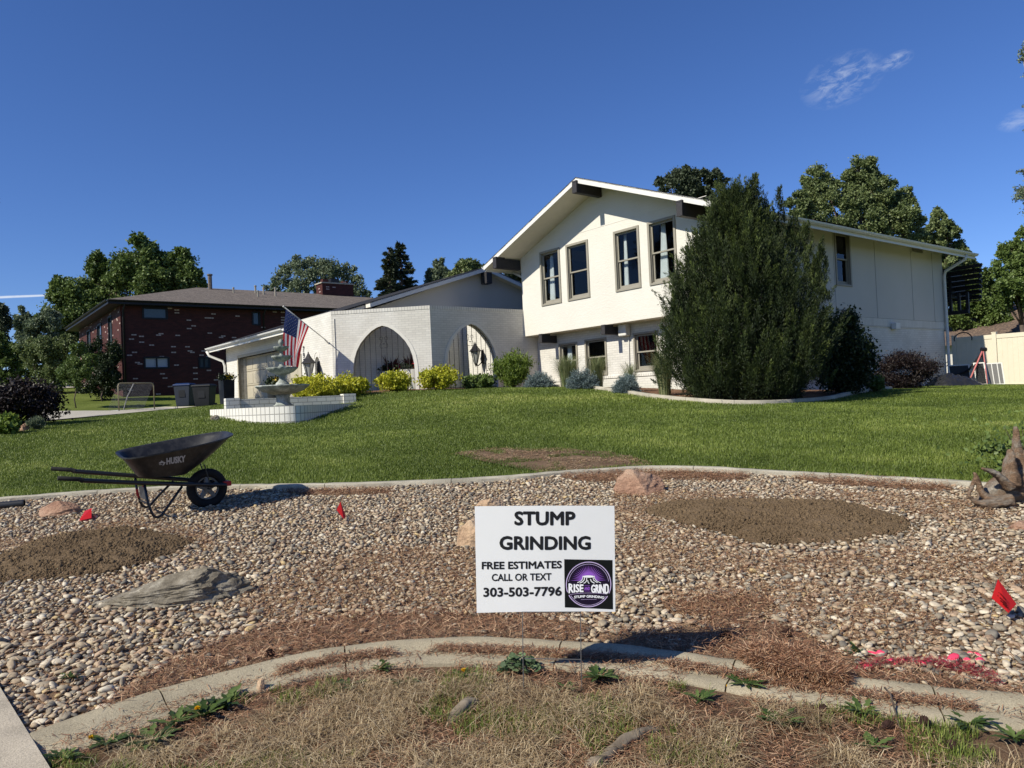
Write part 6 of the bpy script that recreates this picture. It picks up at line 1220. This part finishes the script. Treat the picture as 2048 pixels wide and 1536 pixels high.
b2 = G(681, 1041); Yf = b2[1]; marker('small red marker flag upright on the gravel right of the wheelbarrow', b2, atY(679, 1004, Yf), [atY(681, 1003, Yf), atY(673, 1020, Yf-.02), atY(687, 1038, Yf-.03), atY(692, 1034, Yf)], 0)
b3 = G(170, 1046); marker('red marker flag lying flat above the left soil patch', b3, G(210, 1042)+zz*.02, [G(158, 1046)+zz*.02, G(183, 1043)+zz*.03, G(184, 1034)+zz*.08, G(170, 1033)+zz*.05], 0)

# ------------------------------------------------------------------ gravel, needles, chips, grass
def ground_normal_z(x, y): return gz(x, y)
NEED = [smooth_line(GP(p), 3, True) for p in (
    [(190,1432),(300,1350),(430,1290),(560,1250),(700,1238),(850,1228),(1000,1232),(1120,1238),(1180,1262),(1150,1282),(1050,1280),(915,1279),(760,1290),(620,1310),(520,1336),(400,1366),(300,1396)],
    [(1180,1275),(1330,1262),(1450,1235),(1570,1255),(1670,1300),(1720,1330),(1800,1340),(1950,1362),(2100,1395),(2100,1412),(1940,1392),(1800,1376),(1660,1358),(1480,1330),(1340,1308)],
    [(1120,952),(1290,943),(1420,946),(1500,952),(1470,962),(1300,960),(1180,965)], [(1600,955),(1780,962),(1900,975),(1880,984),(1740,975),(1620,966)],
    [(560,984),(740,980),(790,986),(700,992),(600,991)], [(1330,1205),(1480,1190),(1560,1215),(1450,1235),(1350,1230)])]
THIN = [smooth_line(GP(p), 3, True) for p in (
    [(560,1150),(750,1100),(950,1105),(1130,1130),(1250,1190),(1180,1235),(980,1228),(700,1235),(520,1240),(480,1200)],
    [(1230,990),(1400,985),(1520,995),(1400,1003),(1290,1020),(1330,1045),(1470,1085),(1520,1100),(1380,1090),(1250,1060)],
    [(60,1085),(200,1050),(290,1040),(420,1075),(420,1100),(300,1060),(150,1070),(0,1108),(0,1080)],
    [(1350,1180),(1600,1165),(1800,1190),(1900,1290),(1800,1300),(1650,1270),(1500,1235),(1350,1240)],
    [(1240,1090),(1380,1095),(1560,1110),(1800,1100),(2000,1120),(2100,1180),(1900,1170),(1700,1150),(1500,1150),(1300,1140)], [(1560,985),(1800,990),(1950,1010),(2000,1040),(1850,1035),(1760,1012),(1650,1000)])]
def multi(x, y, Ps):
    r = np.zeros(x.shape, bool)
    for P in Ps: r |= inpoly(x, y, P)
    return r
def sample(n, x0, x1, y0, y1, pw=1.0):
    x = rng.uniform(x0, x1, n); y = (rng.uniform(y0**(1-pw) if pw != 1 else math.log(y0), y1**(1-pw) if pw != 1 else math.log(y1), n)); y = np.exp(y) if pw == 1 else y**(1/(1-pw)); return x, y
def infov(x, y, m=1.4): return np.abs(x) < y*.70*m+.15
# river stones by dart throwing on a hashed grid
def darts(n, rmin, rmax, seed):
    r_ = np.random.default_rng(seed); x = r_.uniform(-7.8, 7.8, n); y = r_.uniform(2.0, 8.0, n); ok = inpoly(x, y, BED) & infov(x, y) & ~inpoly(x, y, SOILR) & ~inpoly(x, y, SOILL); x, y = x[ok], y[ok]
    nd = multi(x, y, NEED); th = multi(x, y, THIN); keep = (edge_d(x, y, kerb_xy) > .165) & (edge_d(x, y, edge_xy) > .07) & ~(nd & (r_.uniform(size=len(x)) < .985)) & ~(th & (r_.uniform(size=len(x)) < .18+.5*(vnoise(x, y, .28, 71) > .55))); x, y = x[keep], y[keep]; big = vnoise(x, y, 1.2, 9); r = rmin+(rmax-rmin)*r_.beta(1.6, 3.6, len(x))*(.75+.6*big)
    if len(x) == 0: return x, y, r
    cell = rmax; grid = {}; out = []
    xi, yi = (x/cell).astype(int), (y/cell).astype(int)
    for i in range(len(x)):
        c = (xi[i], yi[i]); hit = False; a, b_, ri = x[i], y[i], r[i]
        for dx in (-2, -1, 0, 1, 2):
            for dy in (-2, -1, 0, 1, 2):
                for (p, q, s_) in grid.get((c[0]+dx, c[1]+dy), ()):
                    if (p-a)**2+(q-b_)**2 < ((ri+s_)*.80)**2: hit = True; break
                if hit: break
            if hit: break
        if not hit: grid.setdefault(c, []).append((a, b_, ri)); out.append(i)
    return x[out], y[out], r[out]
gxs, gys, grs = darts(300000, .009, .036, 1)
MAT['stones'] = None
def stonem():
    M = Mt('mixed river stones', (.3, .25, .2), .75, .25); a = M.attr(); c = M.ramp(a, [(0, (.37, .29, .195)), (.17, (.23, .195, .145)), (.29, (.45, .37, .26)), (.40, (.30, .215, .145)), (.48, (.145, .13, .108)), (.55, (.50, .43, .325)), (.68, (.31, .255, .18)), (.80, (.38, .275, .185)), (.86, (.19, .17, .138)), (.92, (.55, .49, .38)), (.97, (.44, .33, .17))], 'CONSTANT')
    n = M.noise(70, 4); c = M.mix(.55, c, M.ramp(n, [(.3, (.33,)*3), (.7, (.67,)*3)]), 'OVERLAY'); M.col(c); M.bump(n, .25, .002); return M.m
MAT['stones'] = stonem()
def stones(name, x, y, r, rnd, mat, sub=2, lift=.35, par=None):
    T, TF = ico(sub); T = T.copy(); T *= 1+.30*np.array([mnoise.noise(Vector(p*1.5)) for p in T])[:, None]; n = len(x); S = r[:, None]*np.c_[rng.uniform(.95, 1.55, n), rng.uniform(.62, 1.0, n), rng.uniform(.30, .62, n)]
    R = rot_z(rng.uniform(0, math.tau, n), .28); z = gz(x, y)+S[:, 2]*lift+rng.uniform(-.003, .008, n); return link(name, instance(T, TF, np.c_[x, y, z], R, S, rnd, name, True), mat, par)
near = gys < 4.3
rr_ = rng.uniform(size=len(gxs))
tag(stones('gravel', gxs[near], gys[near], grs[near], rr_[near], 'stones', 2), 'tan and grey river pebbles nearest the kerb', 'gravel', None, 'stuff')
tag(stones('gravel', gxs[~near], gys[~near], grs[~near], rr_[~near], 'stones', 1), 'tan and grey river pebbles filling the bed up to the lawn edging', 'gravel', None, 'stuff')
xs_ = rng.uniform(-7, 7, 60000); ys_ = rng.uniform(2.4, 7.8, 60000); ok = inpoly(xs_, ys_, BED) & infov(xs_, ys_) & ~inpoly(xs_, ys_, SOILR) & ~inpoly(xs_, ys_, SOILL) & ~(multi(xs_, ys_, NEED) & (rng.uniform(size=60000) < .9)) & (edge_d(xs_, ys_, kerb_xy) > .16); xs_, ys_ = xs_[ok], ys_[ok]
tag(stones('gravel', xs_, ys_, rng.uniform(.005, .012, len(xs_)), rng.uniform(size=len(xs_)), 'stones', 1, .2), 'fine grit between the river pebbles', 'gravel', None, 'stuff')
# loose clods on the two soil patches
for P, sd in ((SOILR, 1), (SOILL, 2)):
    mn, mx_ = P.min(0), P.max(0); x = rng.uniform(mn[0]-.1, mx_[0]+.1, 24000); y = rng.uniform(mn[1]-.1, mx_[1]+.1, 24000); ok = inpoly(x, y, P) | ((edge_d(x, y, P) < .08) & (rng.uniform(size=24000) < .3)); x, y = x[ok], y[ok]; ed = edge_d(x, y, P); T, TF = ico(1); n = len(x); S = (rng.uniform(.003, .009, n)*(1+1.3*(rng.uniform(size=n) > .95)))[:, None]*rng.uniform(.7, 1.3, (n, 3)); z = gz(x, y)+.001+(.05+.03*vnoise(x, y, .5, 9))*np.clip(ed/.35, 0, 1)**.7*inpoly(x, y, P)+.004*vnoise(x, y, .07, 2)
    tag(link('soil_clods', instance(T, TF, np.c_[x, y, z], rot_z(rng.uniform(0, 6, n)), S, rng.uniform(size=n), 'soil_clods'), 'soil'), 'crumbs of loose dark soil on the %s ground patch' % ('right' if sd == 1 else 'left'), 'soil', None, 'stuff')
MAT['needles'] = leafmat('fallen brown pine needles', [(0, (.11, .048, .026)), (.35, (.235, .112, .060)), (.7, (.36, .20, .11)), (1, (.56, .39, .25))], .7, .1)
MAT['straw'] = leafmat('dry straw grass', [(0, (.12, .072, .038)), (.35, (.30, .215, .115)), (.8, (.58, .46, .285)), (1, (.80, .69, .48))], .7, .2)
MAT['chips'] = leafmat('pale wood chips', [(0, (.25, .14, .07)), (.5, (.40, .26, .14)), (1, (.58, .44, .28))], .8, .05)
MAT['blade'] = leafmat('lawn grass blades', [(0, (.080, .118, .018)), (.45, (.145, .195, .034)), (.8, (.23, .285, .055)), (1, (.38, .40, .12))], .5, .3)
STRAWT = np.array([(0, -.5, 0), (0, .5, 0), (1, .35, 0), (1, -.35, 0)]); STRAWF = np.array([(0, 1, 2, 3)])
def litter(name, label, n, polys, L0, L1, w, mat, zoff, tilt=.22, fn=None, area=None, cat='litter'):
    allp = np.concatenate(polys); mn, mx_ = allp.min(0), allp.max(0); x = rng.uniform(mn[0], mx_[0], n); y = rng.uniform(mn[1], mx_[1], n); ok = multi(x, y, polys) & infov(x, y)
    if fn is not None: ok &= fn(x, y)
    x, y = x[ok], y[ok]; n = len(x); S = np.c_[rng.uniform(L0, L1, n), np.full(n, w)*rng.uniform(.7, 1.3, n), np.ones(n)]; z = gz(x, y)+rng.uniform(0, zoff, n); return tag(link(name, instance(STRAWT, STRAWF, np.c_[x, y, z], rot_z(rng.uniform(0, math.tau, n), tilt), S, rng.uniform(size=n), name), mat), label, cat, None, 'stuff')
litter('pine_needles', 'thick reddish brown pine needles piled along the kerb', 230000, NEED, .025, .06, .0030, 'needles', .045, .33)
litter('pine_needles', 'thin scatter of brown needles and bark bits between the stones', 120000, THIN, .012, .04, .0028, 'needles', .030, .3)
litter('wood_chips', 'pale shredded wood chips around the ground out patches', 90000, THIN, .008, .03, .005, 'chips', .026, .3)
litter('pine_needles', 'needles drifted over the kerb ridge right of the sign shadow', 60000, [smooth_line(GP([(1490,1318),(1560,1312),(1670,1348),(1690,1378),(1600,1368),(1510,1345)]), 3, True)], .025, .055, .003, 'needles', .062, .3)
kb = kerb_xy; d_ = np.gradient(kb, axis=0); d_ /= np.linalg.norm(d_, axis=1)[:, None]; nn_ = np.c_[d_[:, 1], -d_[:, 0]]; TR = np.r_[kb-nn_*.035, (kb+nn_*.032)[::-1]]
def tr_mask(x, y): return (vnoise(x, y, .55, 21) > .30) & (x > -1.15) & (x < 1.75)
litter('pine_needles', 'brown needles caught in the trough of the kerb', 200000, [TR], .02, .045, .0028, 'needles', .03, .2, tr_mask)
litter('pine_needles', 'sparse brown needles over the whole gravel bed', 90000, [BED], .012, .035, .0026, 'needles', .03, .3)
VP_ = VERGE.copy()
litter('pine_needles', 'reddish needles over the bare earth in front of the kerb', 240000, [VP_], .018, .05, .0026, 'needles', .018, .25, lambda x, y: vnoise(x, y, .4, 31) > .15)
def blades(name, label, x, y, L, w, mat, lean=.5, rnd=None, cat='grass', bend=.5):
    n = len(x); a = rng.uniform(0, math.tau, n); dn = np.c_[np.cos(a), np.sin(a), np.zeros(n)]; sd_ = np.c_[-np.sin(a), np.cos(a), np.zeros(n)]; z = gz(x, y)-.004; B = np.c_[x, y, z]; ln = lean*rng.uniform(.1, 1.4, n)
    m1 = B+zz*(L*.6)[:, None]+dn*(L*ln*.35)[:, None]; tp = B+zz*(L*(1-bend*.35*ln))[:, None]+dn*(L*ln)[:, None]; h = sd_*(w*.5)[:, None] if not np.isscalar(w) else sd_*w*.5
    V = np.stack([B-h, B+h, m1+h*.8, m1-h*.8, tp], 1).reshape(-1, 3); k = (np.arange(n)*5)[:, None]; F = np.concatenate([np.stack([k+0, k+1, k+2], -1), np.stack([k+0, k+2, k+3], -1), np.stack([k+3, k+2, k+4], -1)], 1).reshape(-1, 3)
    return tag(link(name, npmesh(name, V, F, np.repeat(rng.uniform(size=n) if rnd is None else rnd, 5)), mat), label, cat, None, 'stuff')
# mown lawn
nL = 900000; y = 6.2*np.exp(rng.uniform(0, math.log(27/6.2), nL)*1.0); y = 6.2+(y-6.2)*1.0; x = rng.uniform(-.95, .95, nL)*y; LAWN = np.r_[edge_xy[::-1], lawn_near]
hb = [basin.location.x, basin.location.y]; okl = inpoly(x, y, LAWN); bp_ = np.r_[fw, [tuple(R_[:2]+by_[:2]*.2)], [tuple(L_[:2]+by_[:2]*.2)]]; okl &= ~inpoly(x, y, bp_) & ~(inpoly(x, y, BARE) & (rng.uniform(size=nL) < np.clip(edge_d(x, y, BARE)/.22, 0, 1)*(vnoise(x, y, .22, 61) > .33)*.97))
x, y = x[okl], y[okl]; pat = .36*vnoise(x+.5*y, y, 1.1, 4)+.26*vnoise(x, y, .28, 5)+.38*vnoise(x*.6, y*1.3, 2.2, 6); pat = np.clip((pat-.5)*1.7+.5, 0, 1); L = (.020+.017*pat+.010*rng.uniform(size=len(x)))*np.where(y > 14, 1.1, 1); w = np.clip(y*.00065, .0038, .012)
blades('grass', 'mown green lawn grass sloping up to the house', x, y, L, w, 'blade', .55, np.clip(.50*rng.uniform(size=len(x))+.85*(pat-.25)-.12*(y < 9), 0, 1))
n = 6000; t_ = rng.uniform(0, len(edge_xy)-1.01, n); i_ = t_.astype(int); f_ = (t_-i_)[:, None]; e = edge_xy[i_]*(1-f_)+edge_xy[i_+1]*f_; de = np.gradient(edge_xy, axis=0)[i_]; de /= np.linalg.norm(de, axis=1)[:, None]; e = e+np.c_[-de[:, 1], de[:, 0]]*(.07+np.abs(rng.normal(0, .03, n)))[:, None]; e = e[~inpoly(e[:, 0], e[:, 1], BARE)]
blades('grass', 'longer untrimmed grass along the concrete edging', e[:, 0], e[:, 1], rng.uniform(.03, .075, len(e)), np.full(len(e), .005), 'blade', .7)
# straw on the bare patch
mn, mx_ = BARE.min(0)-.3, BARE.max(0)+.3; x = rng.uniform(mn[0], mx_[0], 16000); y = rng.uniform(mn[1], mx_[1], 16000); ok = inpoly(x, y, BARE) & (vnoise(x, y, .3, 3) > .42); x, y = x[ok], y[ok]; S = np.c_[rng.uniform(.02, .07, len(x)), np.full(len(x), .004), np.ones(len(x))]
tag(link('straw_litter', instance(STRAWT, STRAWF, np.c_[x, y, gz(x, y)+rng.uniform(.003, .02, len(x))], rot_z(rng.uniform(0, 6.28, len(x)), .15), S, rng.uniform(size=len(x)), 'straw_litter'), 'chips'), 'pale straw and chips on the bare lawn patch', 'litter', None, 'stuff')
# dry tufted grass in front of the kerb
nt_ = 5200; tx_ = rng.uniform(-2.6, 2.6, nt_); ty_ = rng.uniform(1.6, 3.6, nt_); dk = edge_d(tx_, ty_, kerb_xy); ok = inpoly(tx_, ty_, VERGE) & (dk > .16+.34*vnoise(tx_, ty_, .25, 44)) & (.6*vnoise(tx_, ty_, .30, 41)+.4*vnoise(tx_, ty_, .11, 43) > .53); tx_, ty_ = tx_[ok], ty_[ok]; per = 30
x = np.repeat(tx_, per)+rng.normal(0, .03, len(tx_)*per); y = np.repeat(ty_, per)+rng.normal(0, .03, len(tx_)*per)
blades('dry_grass', 'matted pale dry grass in the foreground verge', x, y, rng.uniform(.03, .075, len(x)), np.full(len(x), .0027), 'straw', 2.6, np.clip(np.repeat(rng.uniform(0, .6, len(tx_)), per)+rng.uniform(0, .4, len(x)), 0, 1), 'grass', .75)
x = rng.uniform(-2.6, 2.6, 150000); y = rng.uniform(1.6, 3.7, 150000); ok = inpoly(x, y, VERGE) & (.65*vnoise(x, y, .30, 51)+.35*vnoise(x, y, .08, 52)-.10*(edge_d(x, y, kerb_xy)-.3) > .56) & (edge_d(x, y, kerb_xy) > .15); x, y = x[ok], y[ok]
blades('green_grass', 'scattered short green grass tufts in the dry verge', x, y, rng.uniform(.02, .055, len(x)), np.full(len(x), .0026), 'blade', .8)
# sprayed stones and red needles
MAT['pink_paint'] = None
def pinkm():
    M = Mt('pink marking paint on stone', (.75, .05, .12), .6, .25); ge = M.n('ShaderNodeNewGeometry'); sp_ = M.n('ShaderNodeSeparateXYZ'); M.l(ge.outputs['Normal'], sp_.inputs[0]); n = M.noise(60, 3); ad = M.n('ShaderNodeMath', operation='ADD'); M.l(sp_.outputs[2], ad.inputs[0]); M.l(n, ad.inputs[1])
    M.col(M.mix(M.ramp(ad.outputs[0], [(.75, (0,)*3), (.95, (1,)*3)]), (.50, .42, .34), (.80, .06, .13))); return M.m
MAT['pink_paint'] = pinkm()
PST = [(1744,1304,20,'leftmost large'),(1763,1307,19,'large upright'),(1782,1322,12,'round'),(1775,1320,8,'tiny'),(1790,1327,10,'small low'),(1735,1335,15,'lowest left'),(1806,1321,10,'flat'),(1843,1325,12,'middle'),(1859,1322,9,'small middle'),(1875,1322,9,'narrow'),(1890,1324,9,'thin'),(1906,1320,24,'biggest wedge shaped'),(1934,1320,12,'red'),(1957,1309,13,'upper right'),(1960,1322,20,'large rounded right'),(1940,1304,10,'top right')]
for i, (px, py, w, d) in enumerate(PST):
    g = G(px, py+4); r = w*g[1]/FPX/2*1.15; random.seed(i); o = stones('painted_stone', np.array([g[0]]), np.array([g[1]]), np.array([r]), np.array([.5]), 'pink_paint', 3, .6); tag(o, d+' stone in the row of gravel stones sprayed pink', 'painted stone', 'stones sprayed with pink marking paint')
PL = smooth_line(GP([(1715,1350),(1740,1330),(1800,1325),(1900,1330),(1960,1345),(2000,1365),(2000,1372),(1950,1358),(1880,1342),(1800,1336),(1740,1345)]), 3, True)
MAT['red_needle'] = leafmat('needles sprayed red', [(0, (.20, .03, .03)), (1, (.42, .06, .07))], .6, .1)
litter('sprayed_needles', 'needles stained red by marking paint', 4000, [PL], .015, .04, .0026, 'red_needle', .04, .25)
# dandelions and other weeds, each one a plant
MAT['weed'] = leafmat('dandelion leaves', G1((.03, .055, .012), (.065, .105, .024), (.13, .18, .05)), .45, .25); MAT['mallow'] = leafmat('grey green mallow leaves', G1((.06, .10, .045), (.11, .16, .075), (.17, .23, .11)), .6, .2); MAT['dandelion'] = plain('yellow dandelion petals', (.75, .45, .01), .6, .2)
def jag(n=7):
    V = []; 
    for i in range(n+1): t = i/n; w = (.05+.20*math.sin(math.pi*min(1, t*1.02))**.8*(.55+.45*t))*(1.25 if i % 2 else .6); V += [(t, -w, .10*math.sin(t*2.6)), (t, 0, .10*math.sin(t*2.6)-.03), (t, w, .10*math.sin(t*2.6))]
    F = []
    for i in range(n): a = i*3; F += [(a, a+3, a+4, a+1), (a+1, a+4, a+5, a+2)]
    return np.array(V), np.array(F)
JV, JF = jag()
def weed(label, px, py, r_px, n, flower=None, seed=0, mat='weed', up=.2):
    g = G(px, py); n = int(n*1.7); r = r_px*g[1]/FPX*1.1; q = np.random.default_rng(seed+500); t = thing('dandelion' if mat == 'weed' else 'mallow', label, 'weed', tuple(g), 'weeds along the kerb'); a = q.uniform(0, math.tau, n); D = np.c_[np.cos(a), np.sin(a), q.uniform(.05, up*2, n)]; D /= np.linalg.norm(D, axis=1)[:, None]
    Y = np.cross(np.tile(zz, (n, 1)), D); Y /= np.linalg.norm(Y, axis=1)[:, None]; Z = np.cross(D, Y); R = np.stack([D, Y, Z], -1); L = r*q.uniform(.4, 1.1, n); link('leaves', instance(JV, JF, g+q.normal(0, r*.06, (n, 3))*[1, 1, .2]+zz*.006, R, np.c_[L, L*.62, L*.8], q.uniform(size=n), 'leaves', True), mat, t)
    if flower:
        f = atY(flower[0], flower[1], g[1]-.01); k = MB(); k.tube([g, f], .002, 5); st_ = k.build('stalk', 'weed', t); m_ = 70; aa = q.uniform(0, math.tau, m_); Df = np.c_[np.cos(aa), np.sin(aa), q.uniform(.2, 2.2, m_)]; link('flower', instance(LEAF, LEAFF, np.tile(f, (m_, 1)), rot_dir(Df), np.tile([.015, .009, .01], (m_, 1)), q.uniform(size=m_), 'flower'), 'dandelion', t)
weed('dandelion with one yellow bloom growing over the kerb lip right of the sign', 1490, 1372, 38, 13, (1457, 1375), 1)
weed('dark green dandelion in front of the kerb below the bloom at right', 1562, 1448, 44, 13, None, 2); weed('dandelion with pointed leaves at the kerb near the broken kerb joint', 1728, 1428, 40, 13, None, 3); weed('broad dandelion at the kerb foot second from the right edge', 1938, 1450, 44, 14, None, 4); weed('green dandelion cut off at the right edge', 2030, 1480, 40, 12, None, 5)
weed('dandelion among pebbles beside the pink sprayed stones', 1716, 1312, 30, 11, None, 6, up=.7); weed('low dandelion in dry grass at lower right', 1745, 1497, 40, 12, None, 7); weed('dandelion just right of the right sign leg', 1195, 1358, 42, 16, None, 8); weed('dandelion between and below the two sign legs', 1135, 1380, 26, 11, None, 9)
weed('dandelion with small yellow bloom left of the sign', 925, 1352, 24, 10, (927, 1342), 10); weed('dandelion in the needles left of the small bloom', 815, 1370, 34, 13, None, 11); weed('dandelion above left in the kerb shade left of centre', 762, 1340, 30, 12, None, 12); weed('dandelion with bright yellow bloom at lower left', 415, 1432, 48, 15, (395, 1418), 13); weed('dense dandelion patch right of the bright bloom', 455, 1410, 44, 15, None, 14)
weed('dandelion beneath the bright bloom at lower left', 300, 1485, 54, 16, None, 15); weed('dandelion with tiny bloom beside the pavement slab', 215, 1490, 44, 13, (182, 1477), 16); weed('flat dandelion at the bottom left of the verge', 350, 1448, 44, 13, None, 17); weed('small weed sprouting in the pebbles near the pavement', 140, 1358, 28, 9, None, 18); weed('dandelion by the bottom left corner of the verge', 130, 1520, 40, 12, None, 19)
weed('dandelion lying beside the low rock left of the sign', 700, 1375, 34, 12, None, 21); weed('small dandelion below right of the overlapping kerb end', 1400, 1402, 34, 11, None, 22)
def mallow():
    g = G(1040, 1342); t = thing('mallow', 'round leaved grey green mallow clump at the foot of the left sign leg', 'weed', tuple(g)); q = np.random.default_rng(3); n = 120; R_ = 44*g[1]/FPX; k = MB(); V = [(0, 0, 0)]+[((1+.14*math.cos(i*math.tau/5*1))*math.cos(i*math.tau/15), (1+.14*math.cos(i*math.tau*5/15))*math.sin(i*math.tau/15), .12*math.cos(i*math.tau*5/15)) for i in range(15)]; F = [(0, i+1, (i+1) % 15+1) for i in range(15)]
    a = q.uniform(0, math.tau, n); rr = R_*q.uniform(0, 1, n)**.6; P = np.c_[g[0]+np.cos(a)*rr, g[1]+np.sin(a)*rr*.7, g[2]+.01+.06*(1-(rr/R_)**2)*q.uniform(.5, 1.2, n)]; X = np.c_[np.cos(a), np.sin(a), q.normal(-.2, .3, n)]; link('leaves', instance(np.array(V), np.array(F), P, rot_z(a, .45), np.repeat(q.uniform(.009, .017, n), 3).reshape(n, 3), q.uniform(size=n), 'leaves', False), 'mallow', t)
mallow()
# pine cones, roots, sticks, small stones on the verge
MAT['cone'] = plain('dark pine cone scales', (.04, .022, .018), .8, .1, var=.5, scale=60)
def cone(label, px, py, s_px, ang, seed):
    g = G(px, py); s = s_px*g[1]/FPX; d = np.array([math.cos(ang), math.sin(ang), .15]); n = 110; i = np.arange(n); t_ = (i+.5)/n; a = i*2.39996; r = s*.34*np.sin(np.pi*(.12+.83*t_))**.8; y_ = np.cross(zz, d); y_ /= np.linalg.norm(y_); z_ = np.cross(d, y_); d = d/np.linalg.norm(d)
    rad_v = y_*np.cos(a)[:, None]+z_*np.sin(a)[:, None]; P = g+zz*s*.25+d*((t_-.5)*s)[:, None]+rad_v*(r*.3)[:, None]; D = rad_v+d*.5; tag(link('pine_cone', instance(LEAF, LEAFF, P, rot_dir(D, np.tile(d, (n, 1))), np.c_[r*.95+s*.05, r*1.1+s*.05, np.full(n, s*.3)], rng.uniform(size=n), 'pine_cone'), 'cone'), label, 'pine cone', 'pine cones')
cone('dark round pine cone left of the twig at the right verge', 1775, 1458, 27, .2, 1); cone('tilted purple brown pine cone right of the twig', 1845, 1452, 30, .6, 2); cone('pine cone half buried in needles above the kerb at right', 1572, 1272, 26, .1, 3); cone('pine cone lying in the needles left of centre above the kerb', 540, 1312, 22, 2.4, 4); cone('open pine cone near the bottom right', 1905, 1500, 28, 1.1, 5); cone('pine cone in needles right of the sign shadow', 1450, 1278, 26, .3, 6); cone('pine cone in dry grass right of the kerb overlap', 1645, 1425, 24, .9, 7)
MAT['root'] = bark('grey weathered root bark', (.12, .095, .07), (.24, .20, .15))
def root(label, pts, r, seed):
    P = smooth_line(np.array([G(*p)+zz*h for *p, h in pts]), 5); k = MB(); k.tube(list(P), list(np.interp(np.linspace(0, 1, len(P)), np.linspace(0, 1, len(r)), r)), 12, nz=.5, seed=seed); tag(k.build('tree_root', 'root', smooth=True), label, 'root', 'exposed tree roots')
root('short thick exposed root in the middle of the dry grass', [(895,1445,-.02),(918,1430,.008),(942,1412,.01),(962,1398,-.02)], [.015,.028,.028,.012], 1); root('long exposed root running to the bottom edge right of centre', [(1190,1530,-.005),(1230,1500,.0),(1262,1478,.008),(1300,1462,.0),(1335,1450,-.02)], [.03,.02,.024,.02,.01], 2); root('root stub at the bottom edge left of the long root', [(1170,1535,-.01),(1195,1528,.004),(1215,1518,-.01)], [.02,.025,.014], 3); root('low grey root showing in the earth left of the sign legs', [(910,1362,-.01),(945,1356,.0),(990,1350,-.012)], [.012,.02,.01], 4)
def stick(label, pts, r):
    k = MB(); k.tube([G(a, b_)+zz*h for a, b_, h in pts], r, 6, nz=.2); tag(k.build('twig', 'bark', smooth=True), label, 'twig')
stick('forked dark twig leaning on the kerb at right', [(1770,1398,.045),(1782,1410,.045),(1795,1445,.01),(1802,1462,.0)], .0035); stick('thin upright twig stuck in the needles above the kerb', [(1580,1345,.0),(1582,1300,.05)], .0025)
stick('thin dark stick on the pebbles at right', [(1785,1268,.03),(1830,1256,.035)], .004)
rock('small tan rock in the earth just below the kerb on the left', 494, 512, 1356, 1384, 'rock_tan', 31, .6); rock('small grey rock at the bottom edge left of centre', 820, 850, 1520, 1540, 'rock_grey', 32, .7)
